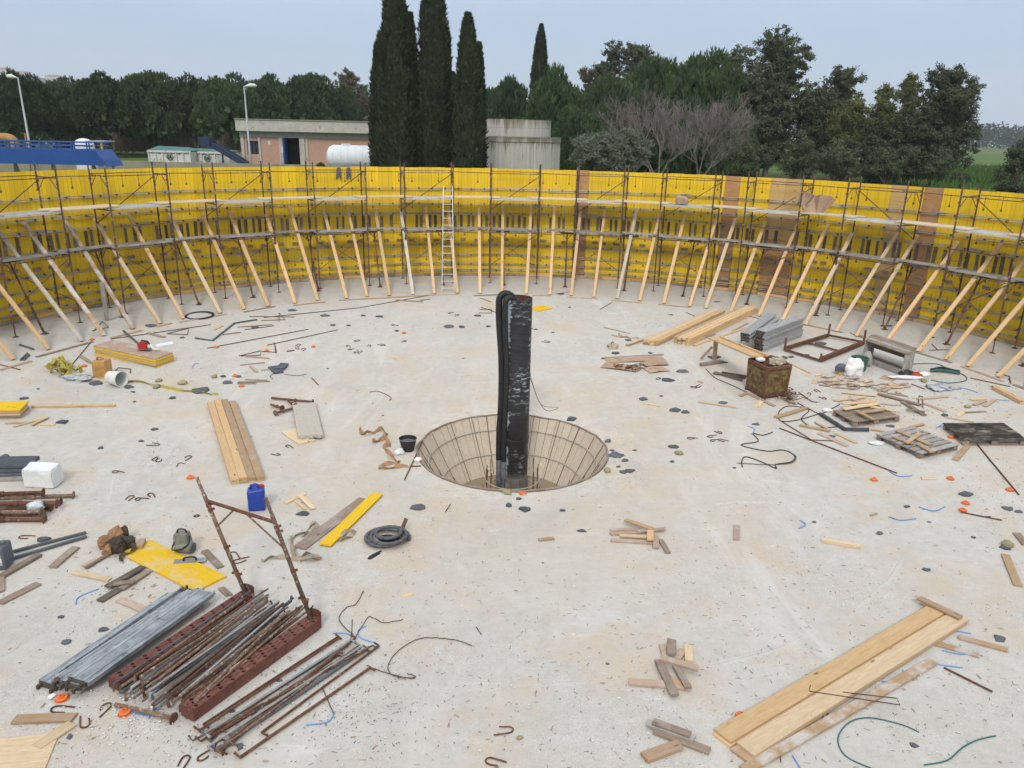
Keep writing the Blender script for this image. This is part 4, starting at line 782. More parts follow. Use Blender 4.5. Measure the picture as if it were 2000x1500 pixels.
for i, (x0, x1, y0, y1, lb) in enumerate([(-5, 26, 136, 146, 'red-roofed far villa on the hill at the left edge'), (30, 62, 143, 152, 'white far villa on the hill left of the lamp'), (98, 120, 150, 158, 'small white far house right on the hill')]):
    p, q = at(x0, y1 + 8, Yh - 6), at(x1, y0, Yh - 6); c = V(((p.x + q.x) / 2, Yh - 12, p.z)); t = empty('far_house', c, lb, 'house', 'houses on the hill'); mb = MB(); mb.bbox((c.x, c.y, (p.z + q.z) / 2), q.x - p.x, 12, q.z - p.z); mb.build('wall', 'far_wall', t)
    mb = MB(); hw, z = (q.x - p.x) / 2 + 1, q.z; mb.add([(c.x - hw, c.y - 7, z), (c.x + hw, c.y - 7, z), (c.x + hw, c.y + 7, z), (c.x - hw, c.y + 7, z), (c.x - hw * .6, c.y, z + 3), (c.x + hw * .6, c.y, z + 3)], [(0, 1, 5, 4), (1, 2, 5), (2, 3, 4, 5), (3, 0, 4)]); mb.build('roof', 'far_roof', t)
    for k in range(3): mb = MB(); mb.bbox((c.x + (k - 1) * hw * .6, c.y - 6.1, (p.z + q.z) / 2 + 2), hw * .18, .3, 2.2); mb.build('window', 'glass_dark', t)
# ---- brick building
YB = 55.0
def bx(mb, x0, x1, y0, y1, ya, yb):
    """box whose camera-facing side spans pixels x0..x1, y0..y1 at depth ya"""
    p, q = at(x0, y1, ya), at(x1, y0, ya); mb.box(Matrix.Translation(((p.x + q.x) / 2, (ya + yb) / 2, (p.z + q.z) / 2)), q.x - p.x, abs(yb - ya), q.z - p.z); return mb
XL, XR = at(472, 300, YB).x, at(905, 300, YB).x; ZT = at(590, 236, YB - .6).z; ZF = at(590, 258, YB - .6).z
bld = empty('brick_building', ((XL + XR) / 2, YB, ZG), 'low brick building with concrete fascia and blue door', 'building')
def B(name, mat, x0, x1, z0, z1, ya, yb, parent=bld): mb = MB(); mb.bbox(((x0 + x1) / 2, (ya + yb) / 2, (z0 + z1) / 2), x1 - x0, abs(yb - ya), z1 - z0); return mb.build(name, mat, parent)
X = lambda px: at(px, 290, YB).x
dz0, dz1 = X(556), X(585); wx0, wx1 = X(484), X(506); wz0, wz1 = at(495, 301, YB).z, at(495, 277, YB).z; dtop = at(570, 270, YB).z
for (a, b, z0, z1) in ((XL, wx0, ZG, ZF), (wx0, wx1, ZG, wz0), (wx0, wx1, wz1, ZF), (wx1, dz0, ZG, ZF), (dz0, dz1, dtop, ZF), (dz1, XR, ZG, ZF)):
    o = B('wall', 'brick', a, b, z0, z1, YB, YB + .3); uv = o.data.uv_layers.new(name='uv')
    for l in o.data.loops: co = o.data.vertices[l.vertex_index].co; uv.data[l.index].uv = (co.x, co.z)
B('side_wall', 'conc_bldg', XL, XL + .25, ZG, ZF, YB + .3, YB + 9); B('back_wall', 'conc_bldg', XL, XR, ZG, ZF, YB + 9, YB + 9.3); B('right_wall', 'conc_bldg', XR - .25, XR, ZG, ZF, YB + .3, YB + 9)
fx0, fx1 = at(459, 240, YB - .6).x, XR + .5; B('fascia', 'conc_bldg', fx0, fx1, ZF, ZT, YB - .6, YB - .4); B('fascia', 'conc_bldg', fx0, fx0 + .2, ZF, ZT, YB - .4, YB + 9.5); B('coping', 'conc_moss', fx0 - .04, fx1 + .04, ZT, ZT + .07, YB - .66, YB - .3); B('roof', 'conc_bldg', fx0, fx1, ZT - .25, ZT - .1, YB - .4, YB + 9.5); B('lintel', 'conc_bldg', XL - .02, XR, ZF - .40, ZF - .02, YB - .05, YB - .003)
for x0, x1 in ((472, 478), (506, 510), (546, 553), (586, 596), (598, 602), (760, 768)): B('pilaster', 'conc_bldg', X(x0), X(x1), ZG, ZF - .40, YB - .09, YB - .003)
dr = B('doorway', 'doorway_shade', dz0, dz1, ZG, dtop, YB + .34, YB + .38); B('door_frame', 'blue_paint', dz0, dz0 + .13, ZG, dtop, YB - .03, YB + .3, dr); B('door_frame', 'blue_paint', dz0, dz1, dtop, dtop + .10, YB - .03, YB + .3, dr); B('door_leaf', 'blue_paint', dz0 + .13, dz0 + .19, ZG, dtop, YB - .75, YB - .05, dr)  # near-black sheet paints the shade of the room behind the open door
wn = B('window', 'glass_dark', wx0, wx1, wz0, wz1, YB + .1, YB + .12)
for k in range(4): xx = wx0 + (wx1 - wx0) * k / 3; B('window_bar', 'navy_paint', xx - .03, xx + .03, wz0, wz1, YB - .02, YB + .06, wn)
B('window_lintel', 'navy_paint', wx0 - .05, wx1 + .05, wz1, wz1 + .07, YB - .03, YB + .05)
p = at(526, 279, YB); B('notice', 'paper', p.x - .08, p.x + .08, p.z - .1, p.z + .12, YB - .03, YB - .004)
p = at(552, 292, YB); B('notice', 'paper', p.x - .06, p.x + .06, p.z - .2, p.z + .2, YB - .12, YB - .095)
# ---- concrete silo
YS = 52.0; sc = V((at(985, 300, YS).x, YS + 3.6, ZG)); rs = 103 * (YS + 3) / FPX; sil = empty('concrete_silo', sc, 'round stained concrete silo with stepped upper drum', 'silo')
zl = at(1010, 267, YS).z; zu = at(1000, 233, YS + .6).z
mb = MB(); n = 64; mb.lathe([(rs, ZG), (rs, zl - .35), (rs + .05, zl - .33), (rs + .05, zl), (rs - .3, zl), (rs - .3, zl - .5)], n, Matrix.Translation((sc.x, sc.y, 0))); o = mb.build('lower_drum', 'conc_streak', sil, loc=(sc.x, sc.y, zl))
for k in range(44): a = -math.pi * (.02 + .96 * k / 43); q = V((sc.x + rs * math.cos(a), sc.y + rs * math.sin(a), 0)); mb = MB(); mb.box(frame(q + V((0, 0, (ZG + zl - .4) / 2)), (-math.sin(a), math.cos(a), 0)), .05, .035, zl - .4 - ZG); mb.build('form_rib', 'conc_bldg', sil)
ru = rs * .90; mb = MB(); cxu = sc.x - rs * .08; mb.lathe([(ru, zl - .4), (ru, (zl + zu) / 2 - .02), (ru - .02, (zl + zu) / 2), (ru, (zl + zu) / 2 + .02), (ru, zu), (ru - .25, zu), (ru - .25, zu - .3), (.01, zu - .3)], n, Matrix.Translation((cxu, sc.y, 0))); mb.build('upper_drum', 'conc_streak', sil, loc=(cxu, sc.y, zu + .25))
# ---- white horizontal tank
YT = 46.0; p0 = at(641, 304, YT); rt = (at(680, 284, YT).z - at(680, 326, YT).z) / 2 * 1.16; zc = at(680, 284, YT).z - rt; x0, x1 = at(632, 300, YT).x, at(752, 300, YT).x; tk = empty('white_tank', ((x0 + x1) / 2, YT + rt, zc - rt), 'white ribbed horizontal tank left of the cypresses', 'tank')
Mx = Matrix(((0, 0, 1, 0), (0, 1, 0, YT + rt), (-1, 0, 0, zc), (0, 0, 0, 1))); Lk = x1 - x0; mb = MB(); mb.lathe([(.01, x0), (rt * .5, x0 + .06), (rt * .85, x0 + .2), (rt, x0 + .42), (rt, x1 - .42), (rt * .85, x1 - .2), (.01, x1)], 36, Mx); soft(mb.build('shell', 'tank_white', tk), 30)
for k in range(7): xx = x0 + .5 + k * (Lk - 1) / 6; mb = MB(); mb.lathe([(rt, xx - .04), (rt + .014, xx - .03), (rt + .014, xx + .03), (rt, xx + .04)], 36, Mx); mb.build('rib', 'tank_white', tk, smooth=True)
mb = MB(); mb.cyl((x0 + 1.2, YT + rt, zc + rt - .05), (x0 + 1.2, YT + rt, zc + rt + .08), .28, .28, 14); mb.build('hatch', 'tank_white', tk)
for k in (.25, .75): B('cradle', 'conc_bldg', x0 + Lk * k - .15, x0 + Lk * k + .15, ZG, zc - rt * .6, YT + rt * .3, YT + rt * 1.7, tk)
# ---- lamp posts
for px, y0, y1, Y, dx, lb in ((40, 152, 285, 46, -.35, 'grey street lamp behind the blue steel bridge'), (481, 169, 325, 47, .45, 'grey street lamp in front of the brick building')):
    p = at(px, y0, Y); q = V((at((px + 18 if px < 100 else px + 9), y1, Y).x, Y, ZG)); p = V((q.x, Y, p.z)); p.x = q.x; t = empty('street_lamp', q, lb, 'street lamp', 'street lamps'); mb = MB(); mb.tube([q, q.lerp(p, .4), q.lerp(p, .405), p], [.085, .075, .06, .04], 10); po_ = mb.build('pole', 'pole_paint', t, smooth=True)
    mb = MB(); hd = p + V((dx * .9, -.05, .06)); mb.tube([p + V((0, 0, -.02)), hd - V((dx * .45, 0, .03)), hd, hd + V((dx * .5, 0, .0)), hd + V((dx * .8, 0, -.02))], [.05, .11, .20, .18, .06], 8, flat=.6); mb.build('lamp_head', 'plastic_white', po_, smooth=True)
# ---- blue bridge at left
YL = 38.0; c = at(90, 320, YL); br = empty('blue_bridge', (c.x, YL, ZG), 'blue painted steel girder bridge with railing at the left edge', 'bridge')
zt, zb_ = at(90, 291, YL).z, at(90, 321, YL).z; xl, xr = at(-160, 300, YL).x, at(186, 300, YL).x; xe = at(209, 318, YL).x
mb = MB(); mb.prism([(xl, YL, zb_), (xr + .1, YL, zb_), (xr, YL, zt), (xl, YL, zt)], (0, 1, 0), .25); mb.build('girder', 'blue_paint', br); mb = MB(); mb.prism([(xl, YL + 1.5, zb_), (xr + .1, YL + 1.5, zb_), (xr, YL + 1.5, zt), (xl, YL + 1.5, zt)], (0, 1, 0), .25); mb.build('girder', 'blue_paint', br)
mb = MB(); mb.bbox(((xl + xr) / 2, YL + .87, zt - .25), xr - xl, 1.2, .05); mb.build('walkway', 'galv_dull', br)
mb = MB(); mb.prism([(xr + .012, YL - .02, zt), (xe - .15, YL - .02, zb_ + .25), (xe, YL - .02, zb_ - .05), (xr + .11, YL - .02, zb_ - .05)], (0, 1, 0), 1.6); mb.build('end_carriage', 'blue_paint', br)
zr = at(90, 277, YL).z
for yy in (YL + .05, YL + 1.65):
    for zz in (zr, (zr + zt) / 2): mb = MB(); mb.cyl((xl, yy, zz), (xr - .1, yy, zz), .025, .025, 6); mb.build('rail', 'blue_paint', br)
    k = xl
    while k < xr: mb = MB(); mb.bbox((k, yy, (zr + zt) / 2), .05, .05, zr - zt); mb.build('rail_post', 'blue_paint', br); k += .75
for k, px in enumerate((10, 85, 165, 205)): x = at(px, 322, YL).x; mb = MB(); mb.cyl((x - .15, YL + .8, ZG), (x, YL + .8, zb_), .08, .08, 8); mb.cyl((x + .35, YL + .8, ZG), (x, YL + .8, zb_), .06, .06, 8); mb.build('support', 'galv_dull', br)
p = at(165, 290, 43); t = empty('white_dome', (p.x, 43, ZG), 'small white domed vessel behind the blue railing', 'vessel'); rd = 17.5 * 43 / FPX; zt2 = at(165, 270, 43).z; mb = MB(); mb.lathe([(rd, ZG - zt2 + zt2), (rd, zt2 - rd * .75)] + [(rd * math.cos(a), zt2 - rd * .75 + rd * .75 * math.sin(a)) for a in (.3, .6, .9, 1.2, 1.5)], 24, Matrix.Translation((p.x, 43, 0))); mb.build('shell', 'tank_white', t, smooth=True)
p = at(196, 276, 42); t = empty('canopy', (p.x, 42, ZG), 'small flat canopy on a striped post by the white vessel', 'canopy'); mb = MB(); mb.bbox((p.x, 42, p.z), .95, 1.2, .06); mb.build('roof', 'pole_paint', t)
for k in range(5): x = at(210, 300, 42).x; h = (p.z - ZG) / 5; mb = MB(); mb.cyl((x, 41.5, ZG + k * h), (x, 41.5, ZG + k * h + h), .05, .05, 8); mb.build('post_band', 'hazard_yellow' if k % 2 == 0 else 'cable_black', t)
p = at(12, 283, 41); mb = MB(); pts = [at(-60, 268, 41), at(0, 268, 41), at(18, 270, 41), at(27, 277, 41), at(28, 300, 41)]; mb.tube(smoothpts(pts, 4), .22, 12); tag(mb.build('ochre_pipe', 'pipe_ochre', loc=p, smooth=True), 'thick ochre pipe bend at the left edge behind the railing', 'pipe')
p = at(48, 260, 41); mb = MB(); mb.cyl((p.x, 41, ZG), (p.x, 41, p.z), .04, .04, 6); tag(mb.build('marker_post', 'pipe_ochre', loc=(p.x, 41, ZG)), 'thin ochre marker post beside the left street lamp', 'post')
# ---- skips with tarps and roundel logos
def skip(x0, x1, yt, yr, Y, label, slope):
    a, b = at(x0, yt, Y), at(x1, yt, Y); z1 = a.z; z0 = ZG; t = empty('skip_container', ((a.x + b.x) / 2, Y + 1.2, ZG), label, 'skip', 'white skips with green covers'); Wd = b.x - a.x; mb = MB(); mb.bbox(((a.x + b.x) / 2, Y + 1.2, (z0 + z1) / 2 + .1), Wd, 2.4, z1 - z0 - .2); bd_ = mb.build('body', 'skip_white', t)
    n = max(4, int(Wd / .45))
    for k in range(n + 1): x = a.x + .04 + (Wd - .08) * k / n; mb = MB(); mb.bbox((x, Y - .045, (z0 + z1) / 2 + .15), .07, .085, z1 - z0 - .35); mb.build('rib', 'skip_white', bd_)
    mb = MB(); mb.bbox(((a.x + b.x) / 2, Y - .05, z1), Wd + .06, .12, .12); mb.build('top_rail', 'skip_white', bd_)
    zr_ = at(x0, yr, Y + 1.2).z; mb = MB(); mb.add([(a.x - .05, Y - .08, z1 + .065), (b.x + .05, Y - .08, z1 + .065), (b.x + .05 - slope, Y + 1.2, zr_), (a.x + .2, Y + 1.2, zr_ + .06), (b.x + .05, Y + 2.45, z1 + .065), (a.x - .05, Y + 2.45, z1 + .065)], [(0, 1, 2, 3), (3, 2, 4, 5), (0, 3, 5), (1, 4, 2)]); mb.build('tarp', 'tarp_green', t)
    return t, a, b, z1
t1, a1, b1, z1 = skip(289, 372, 295, 286, 51, 'white skip with sloping green tarp, left one', .6); t2, a2, b2, z2 = skip(366, 447, 297, 291, 52, 'white skip with low green tarp, right one', .2)
for t, px, py, Y in ((t1, 332, 306.5, 50.9), (t2, 405, 309, 51.9)):
    c = at(px, py, Y); rl = 6.2 * Y / FPX; mb = MB(); mb.lathe([(rl, 0), (rl * .82, 0)], 28, Matrix(((1, 0, 0, c.x), (0, 0, 1, Y - .02), (0, 1, 0, c.z), (0, 0, 0, 1)))); mb.build('logo_ring', 'logo_dark', t); yy = Y - .03
    mb = MB(); pl = MB()
    for (u0, v0, u1, v1) in ((-.6, -.4, -.6, .4), (-.6, .4, -.1, .4), (-.6, 0, -.15, 0), (-.6, -.4, -.1, -.4)): mb.bar((c.x + u0 * rl, yy, c.z + v0 * rl), (c.x + u1 * rl, yy, c.z + v1 * rl), .012, .055, (0, -1, 0) if False else (1, 0, .3))
    mb.build('logo_letter', 'logo_green', t); mb = MB()
    for (u0, v0, u1, v1) in ((.0, -.45, .3, .45), (.3, .45, .62, -.45), (.12, -.1, .5, -.1)): mb.bar((c.x + u0 * rl, yy - .01, c.z + v0 * rl), (c.x + u1 * rl, yy - .01, c.z + v1 * rl), .012, .055, (1, 0, .3))
    mb.build('logo_letter', 'logo_dark', t)
# ---- conveyor
p, q = at(484, 322, 50), at(412, 276, 50.5); cv = empty('conveyor', (p.x, 50, ZG), 'dark blue inclined conveyor left of the brick building', 'conveyor'); q.y = 50
for s_ in (-.35, .35): mb = MB(); mb.bar(V((p.x, 50 + s_, p.z)), V((q.x, 50 + s_, q.z)), .06, .32); mb.build('side_beam', 'navy_paint', cv)
mb = MB(); mb.bar(V((p.x, 50, p.z + .05)), V((q.x, 50, q.z + .05)), .6, .05); mb.build('belt', 'cable_black', cv); mb = MB(); mb.bbox((q.x - .05, 50, q.z + .02), .7, .95, .5); mb.build('discharge_hood', 'navy_paint', cv)
for u in (.35, .8): r = V((between(q.x, p.x, u), 50, between(q.z, p.z, u))); mb = MB(); mb.bar(r, V((r.x, 50, ZG - .1)), .08, .08, (1, 0, 0)); mb.build('leg', 'navy_paint', cv)
# ---- low concrete wall behind the formwork at left
a, b = at(-40, 322, 37), at(480, 322, 37); mb = MB(); mb.bbox(((a.x + b.x) / 2, 45.5, (ZG + at(330, 317, 45).z) / 2), 22, .3, at(330, 317, 45).z - ZG); tag(mb.build('low_wall', 'conc_moss', loc=((a.x + b.x) / 2, 45.5, ZG)), 'low mossy concrete wall in front of the white skips', 'wall')
# ---- haze
mb = MB(); mb.bbox((0, 10, 64), 3240, 3240, 136); hz_ = mb.build('haze', 'plastic_white', loc=(0, 10, 64)); tag(hz_, 'pale distance haze over the whole site', None, None, 'stuff')
hm = bpy.data.materials.new('haze_air'); hm.use_nodes = True; ht = hm.node_tree; ht.nodes.remove(ht.nodes['Principled BSDF']); pv = ht.nodes.new('ShaderNodeVolumePrincipled'); pv.inputs['Color'].default_value = (.90, .94, 1.0, 1); pv.inputs['Density'].default_value = HAZE; pv.inputs['Anisotropy'].default_value = .2
ht.links.new(pv.outputs[0], ht.nodes['Material Output'].inputs['Volume']); hz_.data.materials.clear(); hz_.data.materials.append(hm)
# ================================================================== THINGS ON THE SLAB
WN = {'n': ('wood_new', 'pale new wood offcut'), 'p': ('wood_pale', 'pale wood offcut'), 't': ('wood_tan', 'tan wood offcut'), 'o': ('wood_old', 'weathered brown board'), 'd': ('wood_dark', 'dark weathered board'), 'k': ('wood_pink', 'greyish-pink wood offcut'), 'g': ('wood_grey', 'grey weathered board'), 'l': ('wood_limed', 'mortar-stained board'), 'c': ('wood_char', 'charred board')}
# x0,y0,x1,y1 (where the ends lie on the slab), width, thickness, wood, height of its underside
BRD = '''157 696 179 710 .11 .03 o 0|62 796 225 794 .07 .05 n 0|27 835 92 817 .05 .03 p 0|62 831 94 816 .06 .03 n .02|74 831 107 831 .05 .03 n 0|10 828 60 826 .06 .03 t 0|
415 646 434 637 .09 .03 n 0|289 651 321 660 .13 .03 o 0|430 655 470 650 .05 .03 o 0|5 1128 77 1087 .10 .06 o 0|103 1110 148 1071 .13 .035 o 0|0 1180 75 1142 .12 .035 o 0|2 1130 2 1158 .09 .03 o 0|
163 1108 208 1084 .11 .03 k 0|168 1112 212 1086 .05 .05 o 0|145 1120 215 1134 .10 .03 p 0|195 1176 244 1146 .12 .035 d 0|210 1148 279 1109 .11 .035 d .03|236 1152 290 1117 .10 .03 o .02|222 1142 262 1138 .09 .03 o .05|232 1172 281 1193 .12 .03 k 0|400 1077 431 1110 .11 .03 o 0|340 1165 372 1167 .16 .02 t 0|432 1150 448 1165 .09 .03 o 0|
557 984 596 965 .09 .03 p 0|587 970 612 995 .10 .03 p .01|577 979 597 997 .06 .03 p 0|470 714 517 709 .06 .03 k 0|490 716 502 727 .09 .03 k .01|510 724 531 722 .06 .03 k 0|465 747 527 746 .05 .03 o 0|479 742 522 744 .05 .03 k 0|464 749 500 748 .05 .03 o .03|480 697 526 701 .07 .03 k 0|
773 587 826 590 .11 .03 o 0|820 587 840 585 .08 .03 o 0|1256 788 1288 794 .06 .03 p 0|1364 786 1437 797 .07 .04 p 0|1460 769 1512 794 .10 .035 k 0|1478 796 1489 783 .13 .03 p 0|1445 775 1460 768 .11 .03 t 0|1521 776 1555 791 .09 .03 k 0|1515 817 1577 798 .13 .05 t 0|1541 710 1583 730 .04 .03 n 0|1354 676 1460 640 .11 .03 n 0|1363 745 1372 748 .07 .02 t 0|
1644 767 1711 774 .08 .03 p .02|1715 770 1797 792 .09 .04 o .02|1732 769 1772 775 .06 .03 o 0|1791 781 1851 776 .09 .04 k 0|1805 789 1846 805 .10 .03 k 0|1762 786 1805 812 .11 .04 o .01|1770 800 1806 806 .08 .03 o .05|1940 760 1997 790 .13 .11 n 0|1895 782 1925 780 .10 .03 p 0|1922 795 1942 782 .10 .03 t 0|1902 791 1925 783 .09 .03 k .02|1872 814 1880 806 .11 .03 p 0|1882 807 1925 805 .05 .03 o 0|1845 816 1902 826 .05 .03 k 0|
1562 832 1620 844 .09 .05 t 0|1599 847 1655 872 .13 .03 k 0|1632 847 1672 866 .10 .03 p 0|1592 825 1620 841 .06 .03 k .02|1865 900 1895 865 .12 .03 t 0|1700 840 1728 845 .06 .03 t 0|1605 1058 1680 1071 .075 .065 p 0|1799 935 1827 936 .09 .03 p 0|1963 1085 1988 1146 .12 .03 t 0|1985 1043 2004 1066 .12 .03 o 0|1590 750 1593 742 .14 .02 p 0|
1439 1028 1438 1056 .10 .035 k 0|1192 1037 1250 1036 .08 .035 k 0|1192 1045 1245 1042 .09 .035 k 0|1210 1048 1268 1051 .08 .035 p .03|1194 1057 1276 1062 .09 .035 k 0|1245 1040 1299 1034 .07 .035 k .035|1222 1017 1275 1036 .10 .035 t .07|1270 1038 1270 1056 .12 .035 n .08|1281 1048 1281 1071 .10 .035 k .02|1290 1056 1305 1082 .09 .035 o 0|1052 1056 1082 1053 .08 .03 t 0|
1228 1334 1350 1344 .12 .035 k 0|1286 1292 1318 1360 .11 .035 o .035|1292 1288 1364 1308 .10 .035 k .07|1312 1252 1311 1280 .12 .035 o .05|1344 1264 1346 1294 .11 .035 p .02|1320 1302 1344 1346 .09 .035 o .04|1292 1262 1300 1286 .08 .035 k 0|1334 1272 1322 1290 .10 .035 k 0|1305 1325 1330 1340 .09 .03 t .01|
1276 1412 1348 1438 .10 .035 o .06|1264 1414 1356 1446 .10 .035 g .03|1278 1430 1386 1470 .11 .035 o 0|1258 1484 1328 1458 .14 .05 t 0|1820 1256 1912 1282 .11 .03 l 0|1872 1246 1968 1272 .10 .035 t 0|28 1408 146 1404 .13 .035 t 0|72 1462 141 1416 .14 .03 p .0|
1700 1008 1712 1004 .05 .02 t 0|784 1165 807 1160 .05 .012 n 0|1430 648 1460 632 .06 .03 k 0|1195 655 1215 660 .06 .03 t 0|1085 575 1118 570 .05 .03 k 0|1180 640 1230 652 .06 .03 k 0'''
for row in BRD.replace('\n', '').split('|'):
    f = row.split(); x0, y0, x1, y1, w_, t_ = map(float, f[:6]); m, nm = WN[f[6]]; dz = float(f[7])
    o = plank('board', G(x0, y0, dz), G(x1, y1, dz), w_, t_, m, cut=random.choice((0, .12, .3)), warp=random.uniform(-.004, .006)); auto(o, nm, 'board', (x0 + x1) / 2, (y0 + y1) / 2, 'loose boards and offcuts on the slab')
def named_plank(name, x0, y0, x1, y1, w_, t_, m, dz, label, cat='plank', cut=.05, group=None): return tag(plank(name, G(x0, y0, dz), G(x1, y1, dz), w_, t_, m, cut=cut), label, cat, group)
named_plank('plank', 585, 1072, 712, 976, .24, .03, 'wood_old', 0, 'long weathered plank beside the narrow yellow plank')
named_plank('plank', 635, 1066, 737, 966, .22, .03, 'board_yellow', .02, 'narrow bright yellow plank right of the blue jerrycan')
named_plank('pointed_stake', 1452, 1508, 1822, 1294, .13, .035, 'wood_limed', 0, 'long lime-spotted stake beside the long pale planks at lower right', 'stake')
named_plank('batten', 1794, 1170, 1876, 1208, .12, .035, 'wood_tan', .075, 'brown batten lying across the far end of the long pale planks', 'batten')
# long pale planks at lower right, two layers of two
a0, b0_ = G(1412, 1447), G(1832, 1196); a1_, b1_ = G(1447, 1472), G(1862, 1211); dv = (b0_ - a0).normalized(); sv = fn(a0.x, a0.y).cross(dv)
for k, (o_, z, sh, m, lb) in enumerate(((0, 0, -.03, 'wood_new', 'lower left'), (-.27, 0, -.05, 'wood_tan', 'lower right'), (.015, .034, .0, 'wood_pale', 'upper left'), (-.262, .034, .05, 'wood_pale', 'upper right'))):
    c_ = V((0, 0, z)); o = plank('plank', a0 + sv * o_ + dv * sh + c_, b0_ + sv * o_ + dv * (sh * .6 + (.0 if k % 2 == 0 else .06)) + c_, .245, .032, ('wood_new', 'wood_pale')[k - 2] if k > 1 else m, cut=.02); tag(o, f'long pale plank at lower right, {lb} of the four', 'plank', 'long pale planks at lower right')
# flat stack of boards
A, Bq = [G(*p) for p in ((418, 789), (448, 788))], [G(*p) for p in ((467, 944), (502, 940))]
for lay in range(2):
    for k in range(4):
        u = -.22 + k * .47; p = A[0].lerp(A[1], u) + V((0, 0, .05 * lay)); q = Bq[0].lerp(Bq[1], u) + V((0, 0, .05 * lay)); d = (q - p).normalized(); p = p + d * random.uniform(-.12, .12); q = q + d * random.uniform(-.05, .05)
        p.z = fz(p.x, p.y) + .051 * lay; q.z = fz(q.x, q.y) + .051 * lay; o = plank('plank', p, q, .155 if k != 1 else .16, .048, random.choice(['wood_new', 'wood_new', 'wood_tan']), cut=.03)
        tag(o, f'pale board in the flat stack behind the blue jerrycan, {("lower", "upper")[lay]} layer, {ORD[k + 1]} from left', 'plank', 'flat stack of pale boards')
# lumber bundle (two stacks)
def lumber(n0, n1, f0, f1, cols, rows, w_, t_, lab, grp):
    n0, n1, f0, f1 = [G(*p) for p in (n0, n1, f0, f1)]
    for r in range(rows):
        for c in range(cols):
            u = (c + .5) / cols; p = n0.lerp(n1, u); q = f0.lerp(f1, u); d = (q - p).normalized(); p = p + d * random.uniform(-.06, .05); q = q + d * random.uniform(-.1, .06); p.z = fz(p.x, p.y) + r * (t_ + .001); q.z = fz(q.x, q.y) + r * (t_ + .001)
            tag(plank('timber', p, q, w_, t_, random.choice(['wood_new', 'wood_pale', 'wood_new', 'wood_tan']), cut=.03), f'new timber in the {lab}, row {("one", "two", "three")[r]} up, {ORD[c + 1]} from left', 'timber', grp)
lumber((1314, 670), (1348, 675), (1450, 608), (1480, 611), 4, 3, .118, .08, 'front stack of the lumber bundle', 'front stack of the lumber bundle')
lumber((1254, 673), (1285, 676), (1390, 612), (1416, 614), 4, 2, .12, .085, 'rear stack of the lumber bundle', 'rear stack of the lumber bundle')
named_plank('plank', 1224, 674, 1318, 642, .10, .04, 'wood_pale', .05, 'pale plank sliding out ahead of the long lumber bundle')
# yellow panel stacks
def panel_stack(p0, p1, p2, n, t_, lab, grp, mats, top=None):
    p0, p1, p2 = G(*p0), G(*p1), G(*p2); ln = (p1 - p0).length; wv = (p2 - p1); wd = wv.length; c0 = (p0 + p1) / 2 + wv / 2; dr_ = (p1 - p0).normalized()
    for k in range(n):
        off = V((random.uniform(-.03, .03), random.uniform(-.03, .03), k * (t_ + .002))); up = fn(c0.x, c0.y); d2 = (Matrix.Rotation(random.uniform(-.02, .02), 3, 'Z') @ dr_)
        o = plank('formwork_panel', c0 + off - d2 * ln / 2, c0 + off + d2 * ln / 2, wd, t_, mats[k % len(mats)] if not (top and k == n - 1) else top, up, cut=0); tag(o, f'{lab}, {ORD[k + 1]} from the bottom', 'panel', grp)
    return c0 + V((0, 0, n * (t_ + .002)))
cs = panel_stack((184, 692), (304, 718), (342, 706), 6, .042, 'panel in the yellow stack carrying the red saw', 'yellow panel stack with the saw', ['board_yellow', 'ply_edge'], 'wood_pink')
panel_stack((-60, 820), (40, 818), (57, 800), 5, .04, 'panel in the yellow stack at the left edge', 'yellow panel stack at the left edge', ['ply_edge', 'wood_old', 'ply_edge', 'wood_tan'], 'board_yellow')
p0, p1, p2, p3 = G(232, 1081), G(380, 1156), G(449, 1131), G(292, 1058); c = (p0 + p1 + p2 + p3) / 4; o = plank('formwork_panel', c - (p1 - p0) / 2, c + (p1 - p0) / 2, (p2 - p1).length, .03, 'board_yellow_worn'); tag(o, 'worn yellow panel lying flat under the tool bag', 'panel')
o = plank('yellow_sheet', G(1042, 606), G(1070, 600), .55, .03, 'board_yellow'); tag(o, 'small yellow sheet on the slab just behind the pipe', 'sheet'); 
o = plank('plywood_sheet', G(-40, 1500), G(95, 1486), .8, .02, 'wood_pale', cut=.2); tag(o, 'pale plywood sheet cut by the bottom left corner', 'sheet')
# cement board with castellated edge
cb = [G(*p) for p in ((571, 796), (616, 794), (630, 857), (584, 861))]; c = sum(cb, V()) / 4; t = empty('cement_board', c, 'pale pitted cement board with toothed near edge', 'board')
up = fn(c.x, c.y); d = ((cb[2] + cb[3]) / 2 - (cb[0] + cb[1]) / 2); L = d.length; d.normalize(); w_ = (cb[1] - cb[0]).length
plank('slab', c - d * L / 2 + V((0, 0, .045)), c + d * L / 2 + V((0, 0, .045)), w_, .07, 'cement_board', up, t)
for k in (-.33, 0, .33): s_ = up.cross(d); plank('tooth', c + d * (L / 2 + .001) + s_ * w_ * k + V((0, 0, .05)), c + d * (L / 2 + .05) + s_ * w_ * k + V((0, 0, .05)), w_ * .16, .05, 'cement_board', up, t)
o = plank('board_piece', G(566, 842), G(600, 866), .42, .04, 'wood_pale', cut=.1); tag(o, 'broad pale board poking out under the cement board', 'board')
